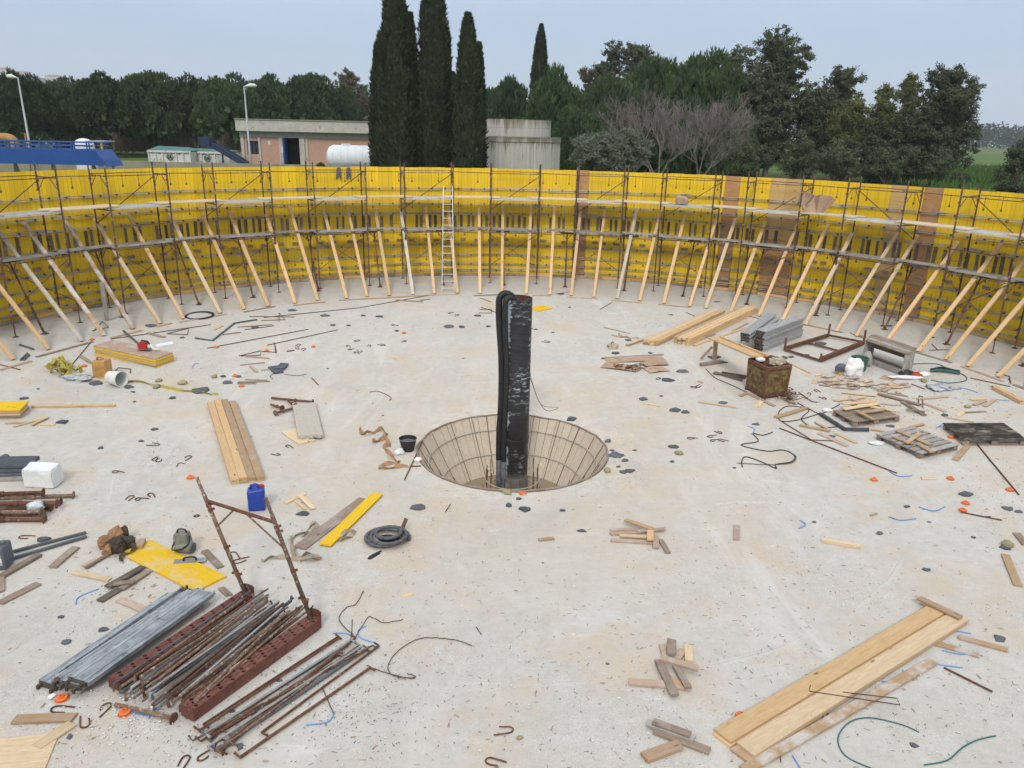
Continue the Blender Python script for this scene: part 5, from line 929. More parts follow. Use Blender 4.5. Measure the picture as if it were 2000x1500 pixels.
# ---- foam scraps and stones
FO = '47 779 22|124 825 34|301 839 24|275 862 18|197 876 20|10 891 24|261 766 14|262 785 14|337 778 24|250 757 30|185 749 40|392 763 60|295 637 30|69 897 24|85 1055 40|569 607 26|632 617 30|709 617 14|741 619 24|651 636 16|682 636 14|776 647 14|437 736 18|445 748 26|466 736 16|595 1005 46|816 992 44|994 988 26|1023 996 34|1099 998 26|1137 1037 26|877 638 32|902 639 24|953 638 16|933 617 24|1113 601 12|1115 819 34|1188 862 26|1201 890 44|1220 900 24|1218 923 26|1230 921 28|1196 880 16|1202 690 28|1226 665 18|1333 726 32|1303 743 38|1394 699 34|1412 708 24|1257 780 28|1409 788 28|1318 802 32|1339 806 26|1292 774 14|1553 656 30|1554 638 28|1316 873 28|1312 902 16|1435 914 12|1476 829 22|1886 967 38|1718 1042 20|1771 990 18|1809 1113 20|1967 994 28|1990 1000 20|1950 1247 36|1784 1457 28|1846 812 30|1739 833 20|1641 720 22|1668 792 20|1625 853 22|1530 700 26|1545 698 18|1600 672 34|1530 667 20|1576 694 16|1735 637 18|1012 975 20|885 912 22|830 895 16|1095 575 20|748 812 10|1480 700 16|455 1390 20|505 1400 34|545 1330 18|415 1440 30|470 1460 26|1186 1297 12|780 1325 12|1815 1020 12|1590 1020 14|1930 1010 16|1900 1050 14|1965 1072 34|136 1440 22|130 1255 26|202 1230 26|120 1206 20|60 1500 18|700 980 10|1060 1100 8|1180 905 14|1208 912 16|1240 880 12|500 640 22|355 660 14|75 760 12|1270 690 14|1080 650 10|905 700 8|640 720 8'
for k, row in enumerate(FO.split('|')):
    px, py, sz = map(float, row.split()); p = G(px, py)
    if math.hypot(p.x - CX, p.y - CY) < PA + .12: continue
    k_ = sz / FPX * (p - CAM).dot(FWD) / 2 * .74; n = random.randint(5, 9); a0 = random.uniform(0, 6.28); up = fn(p.x, p.y); th = min(.035, k_ * random.uniform(.18, .4))
    pts = [p + V((math.cos(a0 + 6.283 * i / n) * k_ * random.uniform(.5, 1.25), math.sin(a0 + 6.283 * i / n) * k_ * random.uniform(.4, 1.05), 0)) for i in range(n)]
    for q in pts: q.z = fz(q.x, q.y) + .001
    mb = MB(); m = len(pts); top = [q + up * th * random.uniform(.75, 1.25) + (p - q) * .10 for q in pts]; mb.add(pts + top, [tuple(range(m - 1, -1, -1)), tuple(range(m, 2 * m))] + [(i, (i + 1) % m, m + (i + 1) % m, m + i) for i in range(m)])
    auto(mb.build('foam_scrap', 'foam_grey', loc=p), 'dark grey foam scrap', 'scrap', px, py, 'dark foam scraps on the slab')
for px, py, sz, m, nm in ((419, 737, .10, 'stone', 'yellowish stone'), (310, 745, .10, 'stone', 'yellowish stone'), (357, 750, .12, 'stone', 'yellowish stone'), (306, 757, .12, 'stone', 'yellowish stone'), (990, 964, .10, 'stone', 'yellowish stone'), (1186, 921, .10, 'stone', 'yellowish stone'), (1326, 887, .10, 'stone', 'yellowish stone'), (780, 886, .14, 'stone_white', 'white lump'), (817, 900, .10, 'stone_white', 'white lump'), (1890, 796, .09, 'stone', 'yellowish stone'), (1804, 745, .12, 'stone', 'yellowish stone'), (1967, 1066, .12, 'stone', 'yellowish stone'), (1015, 1442, .04, 'stone', 'yellowish stone'), (102, 1362, .05, 'stone_white', 'white lump'), (300, 1383, .04, 'stone_white', 'white lump')):
    p = G(px, py); o = crumple('stone', p, sz, sz * .7, sz * .5, m, None, None, int(px), random.uniform(0, 3)); auto(o, nm, 'stone', px, py, 'stones on the slab')
# ---- orange plugs
for px, py in ((165, 716), (459, 735), (472, 755), (422, 679), (372, 934), (521, 686), (612, 678), (789, 651), (1021, 965), (1742, 755), (1857, 855), (1707, 938), (1856, 936), (1972, 958), (1886, 984), (1880, 998), (1448, 1401), (121, 1366), (244, 1394), (180, 664), (1425, 612)):
    p = G(px, py); M = Matrix.Translation(p) @ Matrix.Rotation(random.uniform(-.25, .25), 4, 'X') if random.random() < .3 else Matrix.Translation(p); t = empty('orange_plug', p); mb = MB(); mb.lathe([(.058, 0), (.066, .02), (.066, .036), (.036, .042), (.030, .06), (.018, .06), (.018, .03), (.001, .03)], 14, M)
    o = mb.build('cap', 'orange', t); mb = MB(); mb.lathe([(.070, .004), (.078, .008), (.070, .014)], 14, M); mb.build('flange', 'orange', t); auto(t, 'small round orange plastic plug', 'plug', px, py, 'orange plugs on the slab')
o = crumple('red_scrap', G(1582, 1406), .05, .04, .05, 'plastic_red', 'small red plastic scrap under the bent stirrup', 'scrap', 5)
# ---- bent rebar hooks
HK = '301 869|304 897|366 895|229 923|311 899|254 973|275 976|295 968|50 1050|457 1085|470 1096|582 675|581 681|592 683|697 666|680 677|685 683|703 686|696 690|721 676|746 674|789 667|564 873|540 888|1351 857|1390 853|1404 845|1395 861|1411 861|119 1387|166 1412|203 1386|1045 643|1067 668|1364 755|1356 757|880 612|892 616|770 636|1580 770|1608 778|1595 764|430 1460|400 1478|360 1488|985 1428|965 1490|1285 740|1180 700|1310 615|1350 583|1400 590'
for k, row in enumerate(HK.split('|')):
    px, py = map(float, row.split()); p = G(px, py); a = random.uniform(0, 6.28); s = random.uniform(.085, .125) * (1.0 if py < 1300 else .95); pr = [(-1.3, -.45), (.2, -.5), (.75, -.4), (1, 0), (.75, .4), (.2, .5), (-.55 + random.uniform(-.4, .4), .35 + random.uniform(-.2, .1))]; pts = []
    for i, (u, v) in enumerate(pr): x = p.x + s * (u * math.cos(a) - v * math.sin(a)); y = p.y + s * (u * math.sin(a) + v * math.cos(a)); pts.append((x, y, fz(x, y) + .012 + (.03 if i == 6 and k % 3 == 0 else 0)))
    mb = MB(); mb.tube(smoothpts(pts, 2), .0095, 5); auto(mb.build('rebar_hook', 'rust_bar', loc=p), 'bent rusty rebar hook', 'hook', px, py, 'bent rebar hooks on the slab')
# ---- rods, wires, cables, straps by their course on the slab
def course(name, pts, r, mat, label=None, cat='wire', dz=None, n=5, sm=True, base=None, lift=0.0, group=None):
    P = [G(x, y, r + lift) for x, y in pts]
    if sm: P = smoothpts(P, 4)
    for i, p in enumerate(P): p.z = fz(p.x, p.y) + r + lift + (0 if dz is None else dz * abs(math.sin(i * 1.7)))
    mb = MB(); mb.tube(P, r, n); o = mb.build(name, mat, loc=P[0], smooth=False)
    if base: auto(o, base, cat, sum(p[0] for p in pts) / len(pts), sum(p[1] for p in pts) / len(pts), group or cat + 's on the slab')
    else: tag(o, label, cat, group)
    return o
RB = 'straight rusty rebar rod'
for pts in ([(180, 665), (122, 734)], [(217, 662), (412, 634)], [(405, 680), (602, 643)], [(522, 674), (660, 644)], [(464, 639), (532, 634)], [(478, 644), (536, 636)], [(487, 618), (575, 619)], [(515, 620), (702, 601)], [(702, 601), (842, 576)], [(1876, 1000), (1957, 1016)], [(1844, 1304), (1938, 1351)], [(825, 862), (790, 937)], [(800, 911), (822, 910)], [(609, 738), (622, 752)], [(1522, 836), (1752, 924)], [(1907, 866), (1990, 966)], [(0, 712), (40, 722)], [(100, 690), (160, 672)], [(1172, 604), (1195, 591)], [(960, 590), (938, 582)], [(940, 600), (980, 614)], [(1340, 610), (1362, 620)], [(1460, 617), (1482, 622)], [(1660, 650), (1690, 662)], [(1760, 670), (1788, 680)], [(1815, 684), (1852, 683)], [(1820, 672), (1832, 684)], [(1895, 738), (1973, 755)], [(1780, 750), (1806, 760)]):
    course('rebar_rod', pts, .014 if pts[0][1] > 700 else .013, 'rust_bar', cat='rod', base=RB, sm=False)
for pts in ([(467, 695), (509, 686), (509, 694), (470, 696)], [(510, 686), (538, 689), (536, 669), (540, 690)], [(510, 626), (557, 625), (545, 611), (545, 628)], [(935, 611), (960, 612), (960, 604), (937, 605)], [(1793, 793), (1795, 774), (1802, 775), (1802, 797)], [(220, 731), (231, 719), (255, 721), (255, 729)], [(1560, 766), (1585, 785), (1596, 786)], [(1606, 1398), (1612, 1408), (1624, 1404), (1606, 1384)], [(325, 652), (366, 654), (369, 641), (328, 652)], [(180, 646), (212, 640), (200, 628), (183, 647)], [(1970, 739), (1974, 750), (1972, 736), (1945, 727)]):
    course('rebar_stirrup', pts, .012, 'rust_bar', cat='stirrup', base='bent rusty rebar stirrup', sm=False, lift=.0, dz=.015)
course('rebar_stirrup', [(1583, 1338), (1580, 1350), (1758, 1377), (1752, 1364), (1646, 1352)], .007, 'rust_bar', 'bent rebar stirrup lying across the long pale planks', 'stirrup', sm=False, lift=.075)
course('steel_angle', [(381, 660), (415, 665), (458, 631), (502, 624)], .03, 'hose_grey', 'bent grey foam strip right of the black rubber ring', 'strip', sm=False, n=4)
for pts, lb in (([(26, 1077), (168, 1040)], 'upper blue-grey metal profile behind the grey jerrycan'), ([(26, 1090), (169, 1048)], 'lower blue-grey metal profile behind the grey jerrycan'), ([(54, 690), (40, 703)], 'short blue-grey profile under the leftmost strut'), ([(57, 693), (46, 703)], 'second short blue-grey profile under the leftmost strut'), ([(38, 673), (66, 682)], 'flat grey strip beside the leftmost scaffold foot')): course('metal_profile', pts, .03, 'plastic_grey', lb, 'profile', sm=False, n=4)
course('metal_profile', [(1354, 668), (1397, 653)], .025, 'galv', 'short galvanised bar between the lumber and the saw bench', 'profile', sm=False, n=4)
course('metal_profile', [(1177, 699), (1296, 692)], .03, 'galv_dull', 'long galvanised channel behind the cardboard sheet', 'profile', sm=False, n=4)
course('metal_profile', [(560, 686), (575, 684)], .02, 'rust_bar', 'short rusty stub near the rebar triangles', 'profile', sm=False, n=4)
for pts in ([(650, 1237), (675, 1237), (695, 1246)], [(715, 1222), (699, 1232), (705, 1246), (732, 1255)], [(148, 1181), (154, 1166), (193, 1150)], [(1736, 920), (1755, 930), (1781, 929)], [(1872, 757), (1890, 760), (1910, 767)], [(1945, 780), (1972, 783)], [(1736, 1009), (1758, 1016), (1789, 1013)], [(1795, 990), (1824, 998), (1846, 989)], [(1560, 1032), (1573, 1024), (1562, 1016)], [(1716, 1320), (1740, 1313), (1756, 1300)], [(1722, 1331), (1760, 1330), (1764, 1308)], [(1812, 1288), (1836, 1298), (1880, 1304)], [(1840, 1270), (1880, 1278), (1900, 1270)], [(1864, 1232), (1896, 1237)], [(1548, 1476), (1564, 1502)], [(653, 1392), (640, 1410), (598, 1416)], [(248, 1390), (300, 1400)], [(375, 719), (380, 711), (387, 710)], [(1460, 832), (1474, 838), (1468, 848)], [(1828, 836), (1842, 828)]):
    course('blue_twine', pts, .009 if pts[0][1] > 1150 else .011, 'twine', cat='twine', base='scrap of bright blue twine', n=4)
for pts in ([(710, 1154), (695, 1181), (677, 1187), (662, 1207), (672, 1225), (690, 1240)], [(720, 1204), (735, 1210), (750, 1217), (787, 1211)], [(720, 1204), (700, 1235), (692, 1250)], [(862, 1247), (820, 1248), (780, 1270), (758, 1300), (768, 1320), (810, 1326)], [(862, 1247), (895, 1252), (922, 1262)], [(716, 1300), (745, 1312), (795, 1325), (812, 1322), (795, 1316)], [(722, 766), (740, 765), (764, 777), (760, 782)], [(688, 1210), (684, 1255), (665, 1265)], [(630, 1345), (645, 1380), (652, 1395)], [(535, 729), (528, 735), (533, 741)], [(555, 731), (580, 734), (599, 731)], [(1545, 885), (1555, 893), (1545, 905), (1500, 908), (1440, 905)], [(345, 912), (350, 905), (362, 906)], [(1500, 1470), (1520, 1450), (1525, 1490)], [(1460, 1495), (1510, 1475)], [(870, 1000), (880, 985)], [(940, 1240), (930, 1225)]):
    course('tie_wire', pts, .006 if pts[0][1] > 1100 else .008, 'wire', cat='wire', base='thin rusty tie wire', n=4, dz=.012)
course('green_cable', [(1795, 1430), (1760, 1415), (1700, 1402), (1660, 1410), (1637, 1440), (1650, 1475), (1700, 1500), (1740, 1512)], .008, 'cable_green', 'green cable curving along the bottom right edge', 'cable')
course('green_cable', [(1805, 1494), (1850, 1485), (1880, 1460), (1910, 1445), (1945, 1437)], .008, 'cable_green', 'short green cable at the bottom right corner', 'cable')
course('black_cable', [(1509, 844), (1490, 850), (1471, 847), (1481, 862), (1447, 869), (1497, 881), (1530, 879), (1552, 890), (1545, 902), (1515, 907), (1516, 915), (1487, 902), (1457, 892), (1449, 900), (1450, 912)], .012, 'cable_black', 'kinked black cable loop right of the pit', 'cable')
course('black_cable', [(1558, 787), (1602, 810), (1640, 790)], .013, 'cable_black', 'black cable beside the heaped pallet', 'cable', sm=False)
course('black_cable', [(1605, 806), (1560, 820), (1525, 822), (1521, 805), (1540, 793), (1580, 800), (1565, 818), (1590, 835), (1640, 833)], .012, 'cable_black', 'looped black cable left of the heaped pallet', 'cable')
course('rebar_rod', [(1525, 822), (1585, 859), (1642, 862)], .013, 'rust_bar', 'bent rebar rod left of the heaped pallet', 'rod', sm=False)
course('long_cord', [(1379, 721), (1397, 738), (1429, 752), (1460, 767)], .012, 'cable_black', 'dark cord running to the rusty bin from the trestle', 'cord')
for k, pts in enumerate(([(1393, 729), (1456, 738)], [(1396, 727), (1450, 743)], [(1410, 727), (1458, 735)])): course('dark_board', pts, .035, 'wood_dark', f'dark slat left of the rusty bin, {ORD[k + 1]} from the back', 'slat', sm=False, n=4, lift=.01 * k)
course('blue_cable', [(1779, 712), (1800, 710), (1830, 711), (1848, 718)], .014, 'cable_green', 'teal cable running from the open crate', 'cable')
course('blue_cable', [(1870, 727), (1886, 735), (1884, 744), (1850, 748), (1818, 742)], .014, 'cable_green', 'teal cable looping round the cable bundle', 'cable')
t = empty('cable_bundle', G(1845, 728), 'bundle of dark teal cable right of the open crate', 'cable')
for k in range(8): mb = MB(); a, b = G(1817, 722 + k * .8), G(1874, 726 + k * .9); mb.tube(smoothpts([a + V((0, 0, .03)), a.lerp(b, .4) + V((0, .05 * math.sin(k), .07 + .02 * (k % 3))), b + V((0, 0, .03))], 4), .02, 5); mb.build('strand', 'cable_green' if k % 2 else 'cable_black', t)
# straps
def strap(pts, w_, mat, label, hump=.05, seed=1):
    rr = random.Random(seed); P = smoothpts([G(*p) for p in pts], 5)
    for i, p in enumerate(P): p.z = fz(p.x, p.y) + .012 + hump * (.5 + .5 * math.sin(i * .9 + seed)) * rr.uniform(.5, 1)
    mb = MB(); mb.ribbon(P, w_, (0, 0, 1), .006, [1.2 * math.sin(i * .55 + seed) for i in range(len(P))]); return tag(mb.build('lifting_strap', mat, loc=P[0]), label, 'strap')
strap([(702, 842), (710, 850), (730, 847), (745, 841), (755, 850), (740, 862), (730, 865), (750, 860), (762, 872), (750, 875), (765, 895), (780, 905)], .085, 'strap_orange', 'orange-brown lifting strap curling left of the black bucket', .10, 1)
strap([(780, 905), (762, 908), (740, 912), (750, 917), (775, 914), (797, 912)], .085, 'strap_orange', 'orange-brown strap loop at the left lip of the pit', .06, 2)
strap([(512, 1097), (537, 1090), (575, 1095), (625, 1094), (600, 1085), (575, 1090), (572, 1065), (572, 1050), (600, 1042), (590, 1050)], .09, 'strap_beige', 'beige flat strap crumpled before the weathered plank', .05, 3)
strap([(602, 1035), (612, 1024), (619, 1030), (605, 1048)], .07, 'strap_beige', 'small beige strap loop left of the weathered plank', .05, 4)
strap([(660, 1058), (680, 1040), (693, 1042), (680, 1052), (662, 1058)], .08, 'strap_beige', 'beige strap loop right of the narrow yellow plank', .05, 5)
strap([(190, 737), (230, 745), (280, 748), (330, 760), (380, 766), (425, 772)], .10, 'strap_yellow', 'flat yellow strap stretched right of the tipped white bucket', .02, 6)
t = strap([(92, 728), (115, 715), (135, 722), (110, 732), (98, 722), (130, 712), (140, 728), (118, 735), (125, 718), (105, 716), (122, 710), (150, 727), (160, 728)], .12, 'strap_yellow', 'heaped yellow-green strap left of the amber jerrycan', .22, 7)
strap([(1207, 654), (1222, 660), (1235, 662), (1248, 661)], .08, 'strap_beige', 'brown strap at the near end of the lumber bundle', .05, 8)
strap([(1187, 678), (1195, 674), (1205, 678), (1198, 683), (1190, 680), (1207, 676)], .10, 'strap_beige', 'small heap of brown strap left of the lumber bundle', .12, 9)
# hose coil
t = empty('coiled_hose', G(760, 1057), 'coiled thick grey hose with a pipe stub in front of the pit', 'hose'); c = G(758, 1057); P = []
for i in range(76): a = i * .26; r = .335 + .05 * math.sin(i * .17) - .0016 * i; P.append(c + V((math.cos(a) * r * 1.06, math.sin(a) * r * .98, .05 + .0016 * i)))
mb = MB(); mb.tube(P, .033, 9); mb.build('coil', 'hose_grey', t, smooth=True); e = P[-1]; q = G(790, 1040); mb = MB(); mb.tube([G(779, 1058) + V((0, 0, .06)), q + V((-.02, 0, .12)), q + V((.03, .05, .25))], .035, 8); mb.build('pipe_stub', 'rust_pale', t, smooth=True)
mb = MB(); mb.ribbon(smoothpts([G(742, 1080), G(722, 1092), G(725, 1086), G(745, 1076)], 4), .05); mb.build('tie_strap', 'foam_black', t)
mb = MB(); mb.tube(smoothpts([c + V((math.cos(a) * .16, math.sin(a) * .1, .03 + .004 * a)) for a in range(0, 14)], 3), .012, 5); mb.build('cord', 'cable_black', t)
# rubber ring
c = G(390, 617); mb = MB(); mb.tube([c + V((math.cos(a * .2618) * .44, math.sin(a * .2618) * .44, .022 + SLOPE * .44 * math.sin(a * .2618))) for a in range(24)], .045, 6, True, .45); tag(mb.build('rubber_ring', 'foam_black', loc=c), 'flat black rubber ring on a strut sole board at left', 'ring')
# ---- containers
def jerry(name, px, py, w_, d_, h_, rz, mat, label, cap='plastic_red', paper=False, capm=True):
    p = G(px, py); t = empty(name, p, label, 'jerrycan'); M = Matrix.Translation(p) @ Matrix.Rotation(rz, 4, 'Z'); me = bpy.data.meshes.new('body'); bm = bmesh.new(); bmesh.ops.create_cube(bm, size=1)
    for v in bm.verts: v.co = V((v.co.x * w_, v.co.y * d_, (v.co.z + .5) * h_ * .92))
    bmesh.ops.bevel(bm, geom=list(bm.edges), offset=min(w_, d_) * .16, segments=3, profile=.6, affect='EDGES')
    for v in bm.verts:
        if v.co.z > h_ * .80 and v.co.x < -w_ * .1: v.co.z -= h_ * .06
    bm.to_mesh(me); bm.free(); me.shade_smooth(); o = link('body', me, t, M, mat)
    mb = MB(); z = h_ * .88; mb.tube([M @ V((-w_ * .28, 0, z - .01)), M @ V((-w_ * .26, 0, z + .06)), M @ V((w_ * .0, 0, z + .075)), M @ V((w_ * .16, 0, z + .05)), M @ V((w_ * .18, 0, z))], .020, 7, flat=1.4); mb.build('handle', mat, t, smooth=True)
    if capm: mb = MB(); mb.lathe([(.04, 0), (.04, .045), (.034, .05), (.001, .05)], 14, M @ Matrix.Translation((w_ * .33, 0, h_ * .91))); mb.build('cap', cap, t)
    for k in (.3, .55): mb = MB(); mb.box(M @ Matrix.Translation((0, -d_ / 2 - .002, h_ * k)), w_ * .7, .008, .02); mb.build('rib', mat, t)
    if paper: mb = MB(); mb.box(M @ Matrix.Translation((0, -d_ / 2 - .003, h_ * .42)), w_ * .7, .006, h_ * .36); mb.build('paper_label', 'paper', t)
jerry('jerrycan', 503, 993, .30, .26, .47, .25, 'plastic_blue', 'blue plastic jerrycan at the near end of the board stack')
jerry('jerrycan', 202, 735, .40, .30, .52, -.15, 'plastic_amber', 'amber stained jerrycan beside the tipped white bucket', capm=False)
jerry('jerrycan', 2, 1106, .30, .28, .42, .15, 'plastic_grey', 'dark grey jerrycan with pale label cut by the left edge', cap='plastic_grey', paper=True)
p = G(797, 879); bk = empty('bucket', p, 'black mortar bucket left of the pit', 'bucket'); mb = MB(); mb.lathe([(.001, 0), (.135, 0), (.195, .27), (.205, .275), (.205, .29), (.188, .29), (.130, .02), (.001, .02)], 24, Matrix.Translation(p)); soft(mb.build('body', 'plastic_black', bk), 40)
mb = MB(); mb.lathe([(.001, .215), (.10, .22), (.172, .21)], 20, Matrix.Translation(p)); mb.build('mortar', 'hose_grey', bk); mb = MB(); mb.tube([p + V((.2 * math.cos(a), .2 * math.sin(a) * .9 - .02, .285 + .0)) for a in (3.3, 3.8, 4.3, 4.8, 5.3, 5.8, 6.1)], .007, 5); mb.build('handle', 'galv_dull', bk)
p = G(232, 756); t = empty('bucket', p, 'tipped white plastic bucket right of the amber jerrycan', 'bucket'); M = frame(p + V((-.1, .1, .205)), (0, 0, 1), (.93, -.34, .04)); mb = MB(); mb.lathe([(.001, -.2), (.165, -.2), (.20, .17), (.215, .175), (.215, .2), (.195, .2), (.155, -.18), (.001, -.18)], 24, M); soft(mb.build('body', 'plastic_white', t), 40); mb = MB(); mb.lathe([(.001, -.12), (.16, -.12)], 20, M); mb.build('residue', 'cement_board', t)
p = G(1676, 722); mb = MB(); mb.lathe([(.001, 0), (.20, 0), (.24, .36), (.25, .36), (.25, .38), (.22, .38), (.18, .03), (.001, .03)], 20, Matrix.Translation(p)); tag(soft(mb.build('bucket', 'plastic_green', loc=p), 40), 'dark green bucket beside the open crate', 'bucket')
crumple('plastic_bag', G(1664, 731), .24, .2, .30, 'paper', 'white printed plastic bag left of the green bucket', 'bag', 3, box=3, fold=.5); crumple('clear_film', G(152, 740), .34, .22, .05, 'film', 'crumpled clear blue film left of the amber jerrycan', 'film', 6, fold=1.1); crumple('clear_film', G(1840, 758), .32, .22, .045, 'film', 'crumpled clear film below the cable bundle', 'film', 8, fold=1.1); crumple('paper_scrap', G(1712, 867), .17, .11, .04, 'paper', 'white paper scrap left of the pallet with crossed boards', 'paper', 9); crumple('paper_scrap', G(1616, 803), .13, .10, .05, 'paper', 'white paper scrap behind the left corner of the heaped pallet', 'paper', 10)
crumple('film_scrap', G(70, 995, .12), .14, .1, .1, 'film', 'clear plastic wrap on the rusty prop pile', 'film', 12); crumple('stone', G(1641, 724, .12), .15, .12, .14, 'foam_grey', 'dark stone on a wood block left of the white bag', 'stone', 14); o = plank('wood_block', G(1634, 731), G(1654, 728), .2, .12, 'wood_new'); tag(o, 'short wood block left of the white bag', 'block')
sk = empty('cement_sack', G(1783, 736), 'torn red and white cement sack before the open crate', 'sack'); c = G(1783, 738); crumple_parts = ((c + V((-.2, -.03, 0)), .50, .15, .045, 'paper', 21), (c + V((.2, .16, .02)), .26, .16, .06, 'plastic_red', 22), (c + V((.38, .12, .02)), .16, .12, .08, 'paper', 23), (c + V((-.1, .2, .02)), .2, .14, .10, 'plastic_black', 24))
for q, sx, sy, sz, m, sd_ in crumple_parts: o = crumple('sack_fold', q, sx, sy, sz, m, None, None, sd_); w0 = o.matrix_basis.copy(); o.parent = sk; o.matrix_basis = Matrix.Translation(-sk.location) @ w0
# EPS block
P = [G(*p) for p in ((47, 952), (107, 955), (126, 938), (66, 934))]; hb = .36; mb = MB(); nb = 10; c = sum(P, V()) / 4
top = [q + V((0, 0, hb * (.96 if i == 0 else 1))) for i, q in enumerate(P)]; mb.add(P + top, [(3, 2, 1, 0), (4, 5, 6, 7), (0, 1, 5, 4), (1, 2, 6, 5), (2, 3, 7, 6), (3, 0, 4, 7)]); o = mb.build('foam_block', 'eps', loc=c); bm = bmesh.new(); bm.from_mesh(o.data); bmesh.ops.bevel(bm, geom=list(bm.edges), offset=.02, segments=2, affect='EDGES'); bmesh.ops.subdivide_edges(bm, edges=list(bm.edges), cuts=3, use_grid_fill=True)
for v in bm.verts: v.co += V((random.uniform(-.008, .008), random.uniform(-.008, .008), random.uniform(-.006, .006)))
bm.to_mesh(o.data); bm.free(); soft(o, 60); tag(o, 'white polystyrene block on grey sheets at the left edge', 'foam block')
for k in range(4): o = plank('foam_sheet', G(-110, 934 - k) + V((0, .1, k * .065)), G(58, 930 - k) + V((random.uniform(-.1, .1), .1, k * .065)), .62 - .05 * k, .06, ('wood_grey', 'foam_grey', 'foam_grey', 'foam_grey')[k]); tag(o, f'dark grey sheet behind the polystyrene block, {ORD[k + 1]} from the bottom', 'sheet', 'dark sheets at the left edge')
# ---- props piled at the left edge
for k, (x0, y0, x1, y1, dz, m) in enumerate(((-160, 978, 143, 968, .0, 'rust_pale'), (-160, 986, 118, 981, 0, 'rust'), (-160, 996, 100, 992, 0, 'rust'), (-160, 1007, 85, 1005, 0, 'rust_pale'), (-160, 1016, 87, 1015, 0, 'rust'), (-160, 982, 110, 984, .1, 'rust_red'), (-160, 1001, 80, 1000, .1, 'rust_pale'), (-160, 970, 84, 962, .09, 'rust'))):
    a, b = G(x0, y0, dz + .045), G(x1, y1, dz + .045); t = empty('steel_prop', (a + b) / 2, f'rusty steel prop in the pile at the left edge, {ORD[k + 1]} counted', 'prop', 'steel props piled at the left edge'); t['label'] = f'rusty steel prop in the left edge pile, {("longest", "second longest", "third longest lying", "fourth row", "nearest", "upper dark red", "upper front", "upper rear")[k]} one'
    d = (b - a).normalized(); mb = MB(); mb.cyl(a, b, .036, .036, 8); mb.build('tube', m, t); mb = MB(); mb.cyl(b, b + d * .012, .085, .085, 10); mb.build('base_plate', m, t); mb = MB(); mb.cyl(b - d * .7, b - d * .62, .048, .048, 8); mb.build('collar', m, t)
# ---- screw jacks
for x0, y0, x1, y1, m, lb, dz in ((530, 777, 611, 785, 'rust_red', 'long rusty screw jack behind the cement board', .05), (529, 790, 551, 797, 'rust_red', 'short red screw jack left of the cement board', .05), (572, 797, 538, 807, 'rust_pale', 'pale rusty screw jack left of the cement board', .05), (563, 783, 577, 793, 'rust', 'small dark screw jack behind the cement board', .06)):
    a, b = G(x0, y0, dz), G(x1, y1, .075); t = empty('screw_jack', (a + b) / 2, lb, 'jack', 'screw jacks'); d = (b - a).normalized(); mb = MB(); mb.cyl(a, b, .03, .03, 8); mb.build('spindle', m, t); mb = MB(); mb.cyl(b - d * .006, b + d * .006, .075, .075, 12); mb.build('foot_plate', m, t); mb = MB(); mb.cyl(a.lerp(b, .55), a.lerp(b, .6), .045, .045, 6); mb.build('nut', m, t)
for (a, b, w_, z, lb) in ((((532, 718), (545, 730), .26, 0, 'lower of the two dark foam plates'),) + (((545, 722), (556, 712), .24, .04, 'upper of the two dark foam plates'),)): o = plank('foam_plate', G(*a, z), G(*b, z), w_, .05, 'foam_grey', cut=.1); tag(o, lb + ' behind the screw jacks', 'plate')
# L-shaped grey strip beside pallet
course('foam_strip', [(1602, 808), (1650, 838), (1697, 839)], .05, 'foam_grey', 'bent dark grey foam strip in front of the heaped pallet', 'strip', sm=False, n=4)
# ---- pallets
def pallet(c4, label, m, deckm, group='wooden pallets'):
    p0, p1, p2, p3 = [G(*p) for p in c4]; c = (p0 + p1 + p2 + p3) / 4; t = empty('pallet', c, label, 'pallet', group); ex = ((p2 - p1) + (p3 - p0)) / 2; ey = ((p3 - p2) + (p0 - p1)) / -2; ey = p1 - p0 if False else ((p0 - p1) + (p3 - p2)) / 2; lx, ly = ex.length, ey.length; ux = ex.normalized(); up = fn(c.x, c.y); uy = up.cross(ux)
    if uy.dot(ey) < 0: uy = -uy
    def PL(nm, u0, v0, u1, v1, w_, t_, z, mm): return plank(nm, c + ux * u0 * lx + uy * v0 * ly + up * z, c + ux * u1 * lx + uy * v1 * ly + up * z, w_, t_, mm, up, t)
    for v in (-.45, 0, .45): PL('bottom_board', -.5, v, .5, v, .1, .02, 0, m)
    for u in (-.45, 0, .45):
        for v in (-.45, 0, .45): PL('block', u - .05, v, u + .05, v, .1, .08, .021, m)
    for u in (-.45, 0, .45): PL('stringer', u, -.5, u, .5, .1, .02, .102, m)
    n = 7
    for k in range(n): v = -.46 + .92 * k / (n - 1); PL('deck_board', -.5 + random.uniform(-.01, .01), v, .5 + random.uniform(-.01, .01), v, ly / n * random.uniform(.78, .92), .022, .123, deckm)
    return t, c, ux, uy, up
t, c, ux, uy, up = pallet(((1620, 812), (1672, 834), (1757, 822), (1712, 802)), 'grey pallet heaped with loose offcuts', 'wood_old', 'wood_old')
